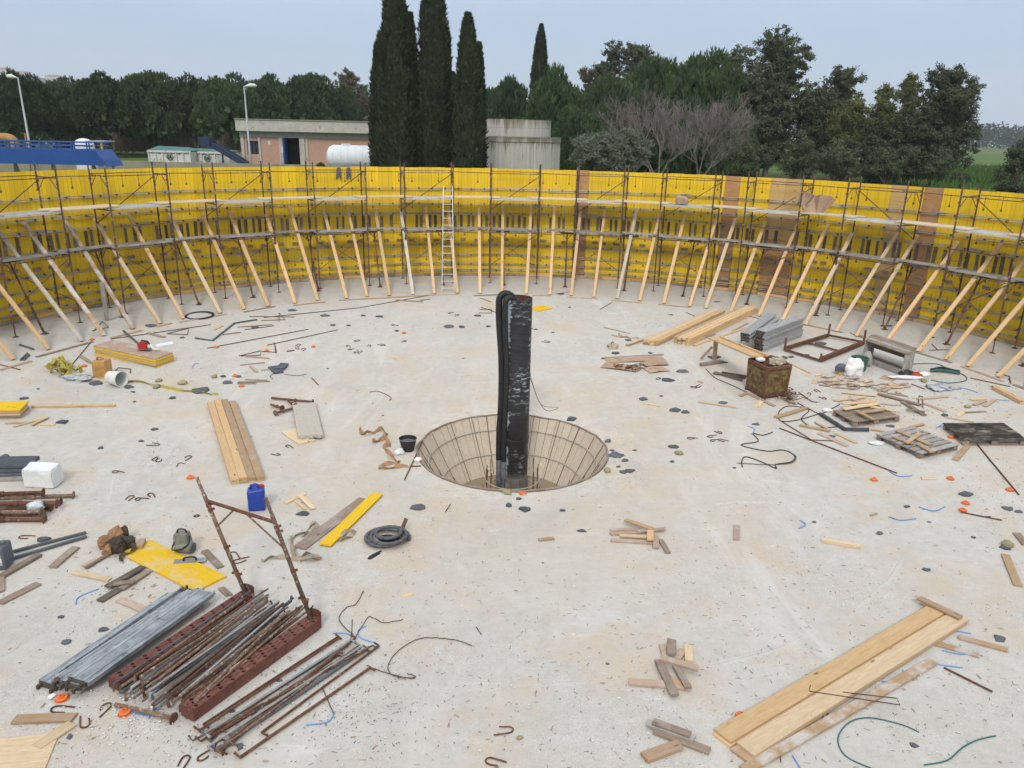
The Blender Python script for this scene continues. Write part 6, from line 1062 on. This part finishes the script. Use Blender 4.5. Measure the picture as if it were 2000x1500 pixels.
for k, (x0, y0, x1, y1, w_, m) in enumerate(((1645, 790, 1710, 785, .14, 'wood_new'), (1648, 800, 1716, 789, .13, 'wood_pale'), (1672, 803, 1706, 820, .10, 'wood_tan'), (1700, 795, 1758, 805, .12, 'wood_pale'), (1715, 789, 1760, 793, .10, 'wood_pink'), (1680, 807, 1728, 800, .12, 'wood_tan'), (1630, 783, 1690, 776, .10, 'wood_pale'), (1655, 778, 1685, 786, .09, 'wood_pink'))):
    z = .16 + .03 * (k % 3) if k < 6 else .02; o = plank('offcut', G(x0, y0, z), G(x1, y1, z), w_, .028, m, cut=.1); tag(o, f'loose offcut on the heaped pallet, {("rear orange", "long pale middle", "short front tan", "right pale", "far right pinkish", "centre tan", "behind left pale", "behind left pinkish")[k]} one', 'board', 'offcuts heaped on the pallet')
pallet(((1720, 857), (1787, 899), (1867, 880), (1785, 843)), 'grey pallet with a few crossed boards on top', 'wood_old', 'wood_grey')
for k, (x0, y0, x1, y1, w_, z) in enumerate(((1752, 842, 1818, 870, .11, .16), (1745, 854, 1783, 868, .10, .165), (1770, 866, 1797, 847, .10, .20), (1793, 868, 1822, 884, .12, .165), (1778, 835, 1804, 829, .08, .02))): o = plank('offcut', G(x0, y0, z), G(x1, y1, z), w_, .03, 'wood_tan', cut=.05); tag(o, f'tan board on the crossed-board pallet, {("longest", "left lower", "upper crossing", "near", "rear fallen")[k]} one', 'board', 'crossed boards on the pallet')
pallet(((1850, 838), (1870, 870), (1996, 870), (1966, 838)), 'blackened charred pallet at the right edge', 'wood_old', 'wood_char')
# ---- open crate on its side
P = [G(*p) for p in ((1686, 706), (1763, 735), (1778, 718), (1702, 692))]; cr_ = empty('wooden_crate', sum(P, V()) / 4, 'weathered open wooden crate on its side at right', 'crate'); ex = P[1] - P[0]; ey = P[3] - P[0]; hc = .62; up = V((0, 0, 1))
for s_ in (0, 1):
    for k in range(4): v = .14 + .24 * k; b = P[0] + ex * s_ + ey * v; plank('end_board', b, b + up * hc, ey.length * .225, .03, 'wood_grey', ex.normalized(), cr_, lift=False)
for k in range(4): v = .14 + .24 * k; plank('top_board', P[0] + ey * v + up * (hc + .002) - ex * .02, P[1] + ey * v + up * (hc + .002) + ex * .02, ey.length * .235, .03, 'wood_old' if k != 1 else 'wood_grey', up, cr_)
plank('back_board', P[3] + up * .22, P[2] + up * .22, .02, .15, 'wood_old', up, cr_); plank('front_board', P[0] + up * .01, P[1] + up * .01, .02, .17, 'wood_grey', up, cr_)
for k in (0, 1): plank('floor_board', P[0] + ey * (.3 + .4 * k) + up * .01, P[1] + ey * (.3 + .4 * k) + up * .01, ey.length * .2, .02, 'wood_old', up, cr_)
crumple('rag', G(1692, 712, .05), .15, .12, .26, 'mud_grey', 'grey rag hanging at the left corner of the open crate', 'rag', 31)
# ---- chip heap
for k in range(46):
    px, py = random.uniform(1592, 1752), 0; py = 741 + (px - 1592) * .10 + random.uniform(-7, 12); q = G(px, py, random.uniform(0, .05)); a = random.uniform(-.7, .5); L = random.uniform(.12, .42); d = V((math.cos(a), math.sin(a), 0)) * L; p2 = q + d; p2.z = fz(p2.x, p2.y) + random.uniform(0, .06)
    o = plank('wood_chip', q, p2, random.uniform(.05, .12), .02, random.choice(['wood_tan', 'wood_pink', 'wood_pink', 'wood_pale', 'wood_old', 'wood_limed']), cut=.3); tag(o, 'split wood chip in the jumbled heap before the open crate', 'chip', 'split wood chips heaped before the crate')
o = plank('card_sheet', G(1722, 736), G(1748, 742), .4, .012, 'cardboard', cut=.1); tag(o, 'flat pinkish card left of the cement sack', 'card')
# ---- rusty trestle frame lying
P = [G(*p) for p in ((1532, 686), (1617, 660), (1686, 674), (1602, 708))]; tr = empty('trestle_frame', sum(P, V()) / 4, 'rusty steel rack frame lying with upright corner stubs', 'frame'); z = V((0, 0, .06))
for i, j, w_ in ((0, 1, .09), (3, 2, .11), (0, 3, .06), (1, 2, .06)): mb = MB(); mb.bar(P[i] + z * (1.6 if i != 0 or j == 1 else 1), P[j] + z * (1.6 if i != 0 or j == 1 else 1), w_, w_); mb.build('beam', 'rust', tr)
mb = MB(); mb.bar(P[0].lerp(P[1], .5) + z, P[3].lerp(P[2], .5) + z, .05, .05); mb.build('cross_beam', 'rust_red', tr)
for i, h in ((0, .36), (1, .40), (2, .42), (3, .2)): mb = MB(); mb.bar(P[i] + z, P[i] + V((0, 0, h + .08)), .05, .05, (1, 0, 0)); mb.build('corner_stub', 'rust_red', tr)
# ---- stacked steel decks (right)
n0, f0 = G(1470, 684), G(1545, 655); dd = (f0 - n0).normalized(); sd2 = V((0, 0, 1)).cross(dd)
def steel_deck(a, b, w_, label, group, up=(0, 0, 1), mat='galv'):
    t = empty('steel_deck', (a + b) / 2, label, 'deck', group); d = (b - a).normalized(); y = V(up).cross(d).normalized(); up = V(up); mb = MB(); mb.bar(a + up * .052, b + up * .052, w_ - .03, .006, up); mb.build('sheet', mat, t)
    for s_ in (-1, 1): mb = MB(); mb.bar(a + y * s_ * (w_ / 2 - .012) + up * .03, b + y * s_ * (w_ / 2 - .012) + up * .03, .022, .056, up); mb.build('side_flange', mat, t)
    for u in (-.25, .25): mb = MB(); mb.bar(a + y * w_ * u + up * .057, b + y * w_ * u + up * .057, .03, .010, up); mb.build('rib', mat, t)
    for e, sg in ((a, -1), (b, 1)):
        mb = MB(); mb.bar(e - y * w_ * .4 + up * .02, e + y * w_ * .4 + up * .02, .05, .05, up)
        for u in (-.3, .3): mb.bar(e + y * w_ * u + up * .03, e + y * w_ * u + d * sg * .07 + up * .03, .035, .03, up); mb.bar(e + y * w_ * u + d * sg * .07 + up * .04, e + y * w_ * u + d * sg * .07 - up * .015, .035, .02, d)
        mb.build('hook_end', 'clip_steel' if sg < 0 else 'galv_dull', t)
    return t
for k in range(10):
    off = sd2 * (-.18 + random.uniform(-.04, .04)) + dd * random.uniform(-.05, .05) + V((0, 0, .068 * k)); steel_deck(n0 + off, n0 + off + dd * 2.35, .34, f'galvanised deck in the tall right stack, {ORD[k + 1]} from the bottom', 'steel decks in the tall stack', mat='galv_dull')
for k in range(3): off = sd2 * (.18 + .02 * k) + V((0, 0, .30 + .10 * k)); d3 = (Matrix.Rotation(.10 + .05 * k, 3, 'Z') @ dd) + V((0, 0, .05)); steel_deck(n0 + off - dd * .2, n0 + off - dd * .2 + d3 * 2.3, .33, f'galvanised deck sliding off the back of the tall stack, {("lower", "middle", "upper")[k]} one', 'steel decks sliding off the stack', mat='galv_dull')
# ---- saw bench and bin
q0 = [G(*p) for p in ((1459, 761), (1491, 780), (1533, 774), (1502, 758))]; bn = empty('rusty_bin', sum(q0, V()) / 4, 'square yellow-green bin eaten by rust at right', 'bin'); hb = .86
cb_ = sum(q0, V()) / 4; q0 = [cb_ + (p - cb_) * 1.0 for p in q0]; q0[3] = q0[0] + q0[2] - q0[1]
mb = MB(); lo = [p + V((0, 0, .10)) for p in q0]; hi = [cb_ + (p - cb_) * 1.08 + V((0, 0, hb)) for p in q0]
for i in range(4): j = (i + 1) % 4; m2 = MB(); nrm = (lo[j] - lo[i]).cross(V((0, 0, 1))).normalized(); m2.add([lo[i], lo[j], hi[j], hi[i], lo[i] - nrm * .02, lo[j] - nrm * .02, hi[j] - nrm * .02, hi[i] - nrm * .02], [(0, 1, 2, 3), (7, 6, 5, 4), (0, 4, 5, 1), (2, 6, 7, 3), (1, 5, 6, 2), (0, 3, 7, 4)]); m2.build('side', 'bin_paint', bn)
for i in range(4): j = (i + 1) % 4; m2 = MB(); m2.bar(hi[i], hi[j], .07, .07); m2.build('rim', 'rust', bn); m2 = MB(); m2.bar(q0[i], hi[i], .06, .06, (1, 0, 0)); m2.build('corner_post', 'rust', bn); m2 = MB(); m2.bar(lo[i], lo[j], .05, .1); m2.build('bottom_rail', 'rust', bn)
m2 = MB(); m2.prism([p - V((0, 0, .10)) for p in hi], (0, 0, 1), .03); m2.build('lid', 'rust', bn)
for i in (0, 1):
    a, b, c1, d1 = lo[i], lo[i + 1], hi[i + 1], hi[i]; f = lambda u, v: a.lerp(b, u).lerp(d1.lerp(c1, u), v); nrm = (b - a).cross(V((0, 0, 1))).normalized() * .012; m2 = MB()
    for (u0, v0, u1, v1) in ((.25, .35, .75, .35), (.25, .55, .75, .55), (.25, .35, .25, .55), (.75, .35, .75, .55)): m2.bar(f(u0, v0) + nrm, f(u1, v1) + nrm, .02, .025, nrm)
    m2.build('pressed_ring', 'rust', bn)
for i in range(4): m2 = MB(); m2.bbox(q0[i] + V((0, 0, .05)), .10, .10, .10); m2.build('foot', 'rust', bn)
tb_ = sum(hi, V()) / 4; o = crumple('tool_pouch', tb_ + V((.2, -.08, .0)), .21, .14, .10, 'strap_beige', 'beige tool pouch on top of the rusty bin', 'pouch', 41, box=3, fold=.8); mb = MB(); mb.ribbon(smoothpts([tb_ + V((.0, .0, .03)), tb_ + V((.1, -.05, .16)), tb_ + V((.25, .0, .14)), tb_ + V((.38, -.1, .04)), tb_ + V((.2, -.18, .05))], 5), .05, rolls=[.9 * math.sin(i) for i in range(21)]); tag(mb.build('tool_strap', 'leather_dark', loc=tb_), 'dark strap draped over the pouch on the rusty bin', 'strap'); o = crumple('paper_scrap', tb_ + V((-.22, .12, .02)), .13, .1, .06, 'paper', 'white paper scrap on top of the rusty bin', 'paper', 42)
for k in range(34):
    px, py = 1540 + random.gauss(0, 8), 771 + random.gauss(0, 5); p = G(px, py, .02 + random.random() * .1); a = random.uniform(0, 6.28); mb = MB(); mb.tube([p, p + V((math.cos(a) * .12, math.sin(a) * .12, random.uniform(-.02, .08))), p + V((math.cos(a + 1) * .2, math.sin(a + 1) * .2, random.uniform(-.02, .02)))], .010, 4)
    tag(mb.build('rusty_clip', 'rust_bar', loc=p), 'rusty wire clip in the tangle behind the rusty bin', 'clip', 'rusty wire clips heaped behind the bin')
sb = empty('saw_bench', G(1395, 708), 'plank bench on a trestle resting on the rusty bin', 'bench'); a = G(1395, 706); zt = .70; pa = a + V((-.02, .0, zt)); pb = tb_ + V((-.28, .25, .10)); dv = (pb - pa).normalized()
plank('bench_plank', pa - dv * .15, pb + dv * .15, .44, .05, 'wood_new', (0, 0, 1), sb); sdv = V((0, 0, 1)).cross(dv); plank('fence_board', pa + sdv * .14 + V((0, 0, .052)), pb + sdv * .14 + V((0, 0, .052)) + dv * .3, .05, .05, 'wood_new', (0, 0, 1), sb)
plank('trestle_leg', a + V((0, 0, .05)), pa - V((0, 0, .005)), .13, .05, 'wood_tan', (0, -1, 0), sb, lift=False); plank('trestle_brace', a + V((-.42, .02, .06)), pa + V((-.08, .04, -.25)), .07, .03, 'wood_tan', (0, -1, 0), sb, lift=False); plank('trestle_foot', G(1368, 715), G(1408, 709), .12, .09, 'wood_old', None, sb)
# cardboard with nails
t = empty('cardboard_sheet', G(1240, 713), 'torn brown cardboard sheet with rusty clips at centre right', 'cardboard')
for k, (x0, y0, x1, y1, w_, dz) in enumerate(((1182, 704, 1296, 700, .5, 0), (1178, 713, 1250, 722, .45, .02), (1256, 712, 1303, 708, .4, .03), (1262, 724, 1300, 720, .45, .015))): plank('ply', G(x0, y0, dz), G(x1, y1, dz), w_, .012, 'cardboard', None, t, cut=.25, warp=.03)
for k in range(26):
    px, py = random.uniform(1200, 1262), random.uniform(713, 723); p = G(px, py, .07); a = random.uniform(0, 6.28); mb = MB(); mb.tube([p, p + V((math.cos(a) * .14, math.sin(a) * .1, .02)), p + V((math.cos(a + 1.2) * .18, math.sin(a + 1.2) * .14, 0))], .010, 4); tag(mb.build('rusty_clip', 'rust_bar', loc=p), 'rusty wire clip in the tangle on the cardboard', 'clip', 'rusty wire clips on the cardboard')
# ---- red saw on the stack
t = empty('circular_saw', cs + V((.35, -.05, .01)), 'red hand-held circular saw on the yellow panel stack', 'saw'); c = t.location.copy()
mb = MB(); mb.bbox(c + V((0, 0, .012)), .36, .2, .012); mb.build('sole_plate', 'galv', t); mb = MB(); mb.lathe([(.001, -.03), (.13, -.03), (.13, .03), (.001, .03)], 18, frame(c + V((-.02, -.06, .12)), (1, 0, 0), (0, 1, 0))); mb.build('blade_guard', 'plastic_red', t); mb = MB(); mb.cyl(c + V((-.02, -.03, .13)), c + V((-.02, .16, .13)), .07, .06, 12); mb.build('motor', 'plastic_red', t); mb = MB(); mb.tube([c + V((-.1, 0, .18)), c + V((-.05, 0, .26)), c + V((.1, 0, .24)), c + V((.18, 0, .14))], .026, 8); mb.build('handle', 'plastic_black', t); mb = MB(); mb.tube(smoothpts([c + V((.18, 0, .15)), c + V((.3, -.1, .05)), c + V((.42, -.05, .02))], 4), .03, 6); mb.build('dust_sock', 'plastic_white', t)
o = plank('steel_strip', G(241, 646), cs + V((.2, .12, .03)), .06, .04, 'hose_grey', lift=False); tag(o, 'dark strip leaning on the far side of the yellow panel stack', 'strip')
o = plank('white_scrap', G(305, 676), G(338, 670), .25, .02, 'paper', cut=.4); tag(o, 'ragged white sheet scrap right behind the yellow panel stack', 'scrap')
# ---- tool bag, vacuum, float on/near the worn yellow panel
t = empty('tool_belt', G(240, 1062), 'heap of brown leather tool belt and pouches on the worn yellow panel', 'tool belt')
for q, sx, sy, sz, m, sd_ in ((G(212, 1068), .12, .10, .16, 'leather', 51), (G(228, 1060, .02), .11, .10, .20, 'leather', 52), (G(232, 1075, .04), .10, .08, .17, 'leather_dark', 53), (G(250, 1066, .04), .11, .09, .13, 'leather_dark', 54), (G(214, 1080), .10, .07, .10, 'leather', 55), (G(243, 1054, .02), .09, .07, .16, 'leather_dark', 56)):
    o = crumple('pouch', q, sx, sy, sz * .8, m, None, None, sd_, sd_, 16, 3.5, .55); w0 = o.matrix_basis.copy(); o.parent = t; o.matrix_basis = Matrix.Translation(-t.location) @ w0
mb = MB(); mb.ribbon(smoothpts([G(205, 1066, .1), G(222, 1050, .2), G(245, 1052, .16), G(262, 1066, .1), G(255, 1078, .06), G(236, 1085, .05), G(238, 1096, .02)], 5), .06, rolls=[.8 * math.sin(i) for i in range(31)]); mb.build('belt', 'leather_dark', t)
o = plank('wood_block', G(272, 1072, .035), G(279, 1058, .035), .10, .06, 'wood_tan'); tag(o, 'small wood block on the worn yellow panel', 'block')
c = G(362, 1078); t = empty('vibrator_motor', c, 'dusty grey vibrator motor with carrying handle', 'machine'); mb = MB(); mb.tube([c + V((-.15, .02, .10)), c + V((-.12, .02, .105)), c + V((.1, -.02, .105)), c + V((.14, -.03, .10))], [.07, .105, .105, .08], 14); soft(mb.build('motor', 'tool_grey', t), 40); mb = MB(); mb.box(Matrix.Translation(c + V((-.03, .02, .25))), .24, .18, .18, .85); mb.build('housing', 'tool_grey', t); mb = MB(); mb.tube(smoothpts([c + V((-.10, .02, .33)), c + V((-.08, .02, .40)), c + V((.03, .02, .40)), c + V((.05, .02, .33))], 3), .014, 6); mb.build('handle', 'plastic_black', t); mb = MB(); mb.tube(smoothpts([c + V((-.12, -.06, .22)), c + V((-.16, -.1, .1)), c + V((0, -.14, .13)), c + V((.12, -.1, .22)), c + V((.1, 0, .3))], 4), .012, 5); mb.build('cord', 'cable_black', t)
mb = MB(); mb.lathe([(.001, 0), (.085, 0), (.085, .015), (.001, .015)], 14, frame(c + V((.145, -.03, .10)), (0, 0, 1), (1, -.15, 0))); mb.build('end_cap', 'hose_grey', t)
c = G(370, 1096, .035); t = empty('steel_float', c, 'steel plastering float on the worn yellow panel', 'float'); a, b = G(340, 1097, .036), G(402, 1093, .036); plank('blade', a, b, .13, .006, 'galv', None, t); mb = MB(); mb.tube(smoothpts([a.lerp(b, .3) + V((0, 0, .01)), a.lerp(b, .35) + V((0, 0, .06)), a.lerp(b, .65) + V((0, 0, .06)), a.lerp(b, .7) + V((0, 0, .01))], 3), .016, 6); mb.build('grip', 'foam_black', t)
c = G(384, 1008); mb = MB(); mb.lathe([(.02, 0), (.055, 0), (.055, .006), (.02, .006)], 16, Matrix.Translation(c)); tag(mb.build('cutting_disc', 'foam_black', loc=c), 'small black cutting disc left of the scaffold frame', 'disc')
# ---- foreground steel pile
def red_beam(x0, y0, x1, y1, w_, h_, label, dz):
    a, b = G(x0, y0, dz), G(x1, y1, dz); t = empty('perforated_beam', (a + b) / 2, label, 'beam', 'perforated red steel beams'); d = (b - a); L = d.length; d.normalize(); up = fn(a.x, a.y); up = (up - d * up.dot(d)).normalized(); y = up.cross(d); n = 12
    # top sheet with real holes, three staggered per row
    me = bpy.data.meshes.new('top_sheet'); bm = bmesh.new(); hr = .0255; cells = n; cw = L / cells; rows = 3; vs = []
    def hole_cell(x0_, x1_, y0_, y1_, cx_, cy_):
        m = 12; out = [bm.verts.new((cx_ + hr * math.cos(2 * math.pi * (k + .5) / m), cy_ + hr * math.sin(2 * math.pi * (k + .5) / m), 0)) for k in range(m)]; box = []
        for k in range(m):
            ang = 2 * math.pi * (k + .5) / m; ca, sa = math.cos(ang), math.sin(ang); tx = ((x1_ if ca > 0 else x0_) - cx_) / ca; ty = ((y1_ if sa > 0 else y0_) - cy_) / sa; tt = min(tx, ty); box.append(bm.verts.new((cx_ + ca * tt, cy_ + sa * tt, 0)))
        for k in range(m): k2 = (k + 1) % m; bm.faces.new((out[k], box[k], box[k2], out[k2]))
        low = [bm.verts.new((v.co.x, v.co.y, -.02)) for v in out]
        for k in range(m): k2 = (k + 1) % m; bm.faces.new((out[k2], out[k], low[k], low[k2]))
        for (X_, Y_) in ((x0_, y0_), (x1_, y0_), (x1_, y1_), (x0_, y1_)):
            ks = sorted(range(m), key=lambda k: (box[k].co.x - X_)**2 + (box[k].co.y - Y_)**2)[:2]; cvt = bm.verts.new((X_, Y_, 0)); bm.faces.new((box[ks[0]], box[ks[1]], cvt))
    for i in range(cells):
        for r in range(rows): xa_ = -L / 2 + i * cw; ya_ = -w_ / 2 + r * w_ / rows; hole_cell(xa_, xa_ + cw, ya_, ya_ + w_ / rows, xa_ + cw * (.5 + .12 * (r - 1)), ya_ + w_ / rows / 2)
    bmesh.ops.recalc_face_normals(bm, faces=bm.faces); bm.to_mesh(me); bm.free(); M = frame((a + b) / 2 + up * h_, d, up); link('top_sheet', me, t, M, 'rust_red')
    for s_ in (-1, 1): mb = MB(); mb.bar(a + y * s_ * (w_ / 2 + .003) + up * (h_ / 2), b + y * s_ * (w_ / 2 + .003) + up * (h_ / 2), .006, h_, up); mb.build('web', 'rust_red', t)
    for e, sg in ((a, -1), (b, 1)): mb = MB(); mb.prism([e + d * sg * .004 + y * (-w_ / 2 - .006), e + d * sg * .004 + y * (w_ / 2 + .006), e + d * sg * .004 + y * (w_ / 2 + .006) + up * (h_ + .09), e + d * sg * .004 + y * (w_ / 2 - .04) + up * (h_ + .11), e + d * sg * .004 + y * (-w_ / 2 + .04) + up * (h_ + .11), e + d * sg * .004 + y * (-w_ / 2 - .006) + up * (h_ + .09)] if sg > 0 else [e - d * .012 + y * (-w_ / 2 - .006), e - d * .012 + y * (w_ / 2 + .006), e - d * .012 + y * (w_ / 2 + .006) + up * (h_ + .02), e - d * .012 + y * (-w_ / 2 - .006) + up * (h_ + .02)], d, .008); mb.build('end_plate', 'rust_red', t)
    mb = MB(); mb.bar(a + up * .008, b + up * .008, w_, .01, up); mb.build('bottom_sheet', 'rust', t); return a, b, d, y, up
ba = red_beam(226, 1345, 486, 1170, .19, .13, 'left perforated red beam in the foreground steel pile', .02); bb = red_beam(368, 1402, 616, 1222, .19, .15, 'right perforated red beam in the foreground steel pile', .02)
# galvanised decks
for k in range(5):
    a, b = G(128 + 8 * (k % 2), 1347), G(372 + 6 * (k % 3), 1172); sh = (b - a).normalized(); yy = V((0, 0, 1)).cross(sh); off = yy * (.20 - .10 * k) + V((0, 0, .045 + .016 * k)) * (1 if k else .1) + sh * random.uniform(-.06, .05); off.z = .012 + .03 * k
    if k == 1: off.z += .075; a, b = b, a
    steel_deck(a + off, b + off, .33, f'galvanised deck in the foreground steel pile, {ORD[k + 1]} from the left', 'galvanised decks in the foreground pile', fn(a.x, a.y) * (-1 if k == 1 else 1))
# brace rods between and beside the beams
def brace(a, b, r, m, label, group, bend0, bend1):
    a, b = V(a), V(b); d = (b - a).normalized(); y = V((0, 0, 1)).cross(d).normalized(); pts = [a, b]; mb = MB(); P = ([a + y * bend0[0] + V((0, 0, bend0[1]))] if bend0 else []) + [a, a.lerp(b, .5), b] + ([b + y * bend1[0] + V((0, 0, bend1[1]))] if bend1 else []); mb.tube(P, r, 6); return tag(mb.build('brace_rod', m, loc=a), label, 'rod', group)
base_a, base_b, bd, by, bu = ba
wid = ((bb[0] + bb[1]) / 2 - (ba[0] + ba[1]) / 2).dot(by)
for k in range(42):
    lay = k // 14; u = (k % 14 + .5) / 14; off = by * (wid * (.05 + .90 * u)) + bu * (.03 + .055 * lay + .05 * math.sin(u * 3.1) + random.uniform(0, .03)); sk_ = by * random.gauss(-.02, .045); m = random.choice(['rust_pale', 'rust', 'rust_pale', 'rust_pale', 'hose_grey', 'galv_dull', 'rust_pale'])
    brace(base_a + off + sk_ + bd * (random.uniform(-.12, .12) + .05 * u), base_b + off - sk_ + bd * random.uniform(-.35, .14) + bu * random.uniform(0, .04), random.choice((.013, .015, .018, .021)), m, f'rod between the red beams, {("lower", "middle", "upper")[lay]} layer, {ORD[k % 14 + 1]} from the left', 'rods between the perforated beams', (random.uniform(-.02, .02), -random.uniform(.05, .12)) if random.random() < .45 else None, (random.uniform(-.08, .08), random.uniform(.03, .10)) if random.random() < .5 else None)
for k, (x0, y0, x1, y1, m, dz) in enumerate(((380, 1425, 670, 1240, 'rust', .02), (392, 1437, 690, 1252, 'galv_dull', .05), (388, 1452, 672, 1262, 'rust', .02), (402, 1462, 708, 1258, 'galv_dull', .06), (425, 1462, 712, 1270, 'hose_grey', .02), (440, 1448, 700, 1266, 'rust_pale', .05), (452, 1440, 716, 1262, 'rust_pale', .02), (410, 1440, 690, 1270, 'rust', .03), (430, 1430, 665, 1275, 'rust_bar', .0), (508, 1432, 742, 1264, 'rust', .01), (474, 1478, 718, 1304, 'rust_bar', .01), (400, 1410, 655, 1250, 'rust_bar', .0), (465, 1425, 706, 1264, 'hose_grey', .01), (418, 1470, 660, 1268, 'rust_pale', .03), (384, 1446, 722, 1256, 'rust_pale', .06), (436, 1470, 690, 1246, 'rust', .045), (398, 1432, 640, 1282, 'hose_grey', .0))):
    jx = random.uniform(-9, 9); brace(G(x0 + jx, y0 + random.uniform(-5, 5), dz + .015), G(x1 - jx * .7, y1 + random.uniform(-6, 6), dz + .015), (.015, .018, .013)[k % 3], m, f'rod in the loose fan right of the red beams, {("first", "second", "third", "fourth", "fifth", "sixth", "seventh", "eighth", "ninth", "outer second", "outermost", "innermost thin", "blue-grey", "crossing pale", "uppermost pale", "crossing dark", "hidden short")[k]} one', 'rods fanned right of the perforated beams', (-.10 if k % 2 else .09, .01), (-.09 if k % 3 else .08, .015))
a, b = G(225, 1376, .03), G(338, 1403, .05); t = empty('screw_jack', (a + b) / 2, 'grey screw jack with disc foot under the foreground steel pile', 'jack'); mb = MB(); mb.cyl(a, b, .026, .026, 8); mb.build('spindle', 'rust_pale', t); d = (b - a).normalized(); mb = MB(); mb.cyl(b, b + d * .012, .07, .07, 12); mb.build('foot_plate', 'rust', t)
o = plank('offcut', G(448, 1312, .16), G(480, 1290, .16), .06, .02, 'wood_tan'); tag(o, 'small tan wood strip among the rods between the beams', 'board')
# standing portal frame
def on_ray(px, py, P0, L):
    d = ray(px, py).normalized(); w0 = CAM - P0; b = w0.dot(d); disc = b * b - (w0.length_squared - L * L); s = math.sqrt(max(disc, 0)); return CAM + d * (-b - s * .0 if disc < 0 else -b + s * .15)
f0 = ba[1] - bd * .06 + bu * .12; f1 = bb[1] - bd * .08 + bu * .13; HF = 1.72
g0 = on_ray(384, 932, f0, HF); g1 = g0 + (f1 - f0) * .98; g1b = on_ray(527, 973, f1, HF); g1 = g1.lerp(g1b, .6)
sf = empty('portal_frame', f0, 'rusty portal scaffold frame standing on the perforated beams', 'scaffold frame')
for p, q in ((f0, g0), (f1, g1)):
    mb = MB(); mb.tube([p, p.lerp(q, .86), p.lerp(q, .862), q], [.030, .030, .024, .024], 9); lg = mb.build('leg', 'rust_pale', sf, smooth=True)
    for u in (.16, .19, .40, .72, .76):
        c = p.lerp(q, u); d = (q - p).normalized(); x = d.cross(V((0, 1, 0))).normalized(); s_ = 1 if int(u * 100) % 2 else -1; mb = MB(); mb.bar(c, c + x * .065 * s_ + d * .0, .03, .035, d); mb.cyl(c - d * .025, c + d * .025, .034, .034, 8); mb.build('lug', 'rust', lg)
h0, h1 = f0.lerp(g0, .80), f1.lerp(g1, .80); mb = MB(); mb.cyl(h0, h1, .026, .026, 8); mb.build('header', 'rust', sf)
for u, p, q in ((.42, f0, g0), (.58, f1, g1)): mb = MB(); mb.cyl(h0.lerp(h1, u), p.lerp(q, .58), .014, .014, 6); mb.build('knee_brace', 'rust_pale', sf)
# clutter of grit, nails and snippets
def litter(name, n, mat, label, lo, hi, wd, zones, seed):
    rg = np.random.default_rng(seed); out = []
    for (cx_, cy_, sx, sy, frac) in zones:
        m = int(n * frac); px = rg.uniform(cx_ - sx, cx_ + sx, m) if sx > 400 else rg.normal(cx_, sx, m); py = rg.uniform(cy_ - sy, cy_ + sy, m) if sy > 200 else rg.normal(cy_, sy, m)
        for X_, Y_ in zip(px, py):
            if Y_ < 570: continue
            p = G(float(X_), float(Y_)); r = math.hypot(p.x - CX, p.y - CY)
            if r < PA + .1 or r > TR - .1: continue
            a = rg.uniform(0, 6.283); L = rg.uniform(lo, hi); w_ = wd * rg.uniform(.6, 1.4); d = np.array([math.cos(a), math.sin(a), 0]) * L / 2; s = np.array([-math.sin(a), math.cos(a), 0]) * w_ / 2; c = np.array([p.x, p.y, p.z + .004 + w_ * .4]); t3 = np.array([0, 0, w_ * .6])
            out.append([c - d - s, c + d - s * .6, c + d * .8 + t3, c - d * .8 + t3]); out.append([c + d + s * .7, c - d + s, c - d * .8 + t3, c + d * .8 + t3])
    o = link(name, soup(name, np.array(out), mat)); return tag(o, label, None, None, 'stuff')
litter('wire_snippets', 1050, 'wire', 'short dark wire snippets strewn over the slab', .03, .08, .0045, [(1000, 1150, 1000, 350, .55), (1500, 1250, 300, 120, .2), (1000, 750, 1000, 180, .15), (900, 1200, 200, 100, .1)], 1)
litter('wood_crumbs', 800, 'wood_tan', 'small wood crumbs strewn over the slab', .02, .08, .014, [(1000, 1050, 1000, 440, .35), (1690, 770, 70, 22, .25), (1850, 800, 90, 30, .12), (300, 1130, 90, 40, .1), (1250, 620, 160, 14, .1), (650, 630, 250, 20, .08)], 2)
litter('grit', 1900, 'foam_grey', 'dark grit strewn over the slab', .008, .03, .010, [(1000, 1050, 1000, 440, .45), (380, 720, 60, 22, .1), (1205, 895, 25, 25, .06), (835, 900, 20, 25, .05), (600, 1350, 120, 60, .12), (1950, 930, 50, 60, .08), (1870, 745, 60, 20, .06), (300, 700, 200, 40, .08)], 3)
litter('white_grit', 1700, 'stone_white', 'white plaster crumbs strewn over the slab', .01, .04, .014, [(1000, 1100, 1000, 400, .4), (960, 965, 60, 8, .15), (1180, 940, 40, 20, .1), (250, 1390, 60, 30, .12), (1000, 1240, 300, 130, .13), (320, 890, 30, 12, .1)], 4)
litter('rust_flakes', 420, 'rust_pale', 'rust flakes strewn around the steel pile', .006, .022, .007, [(690, 1360, 70, 60, .6), (300, 1430, 120, 30, .4)], 5)
finish_labels()
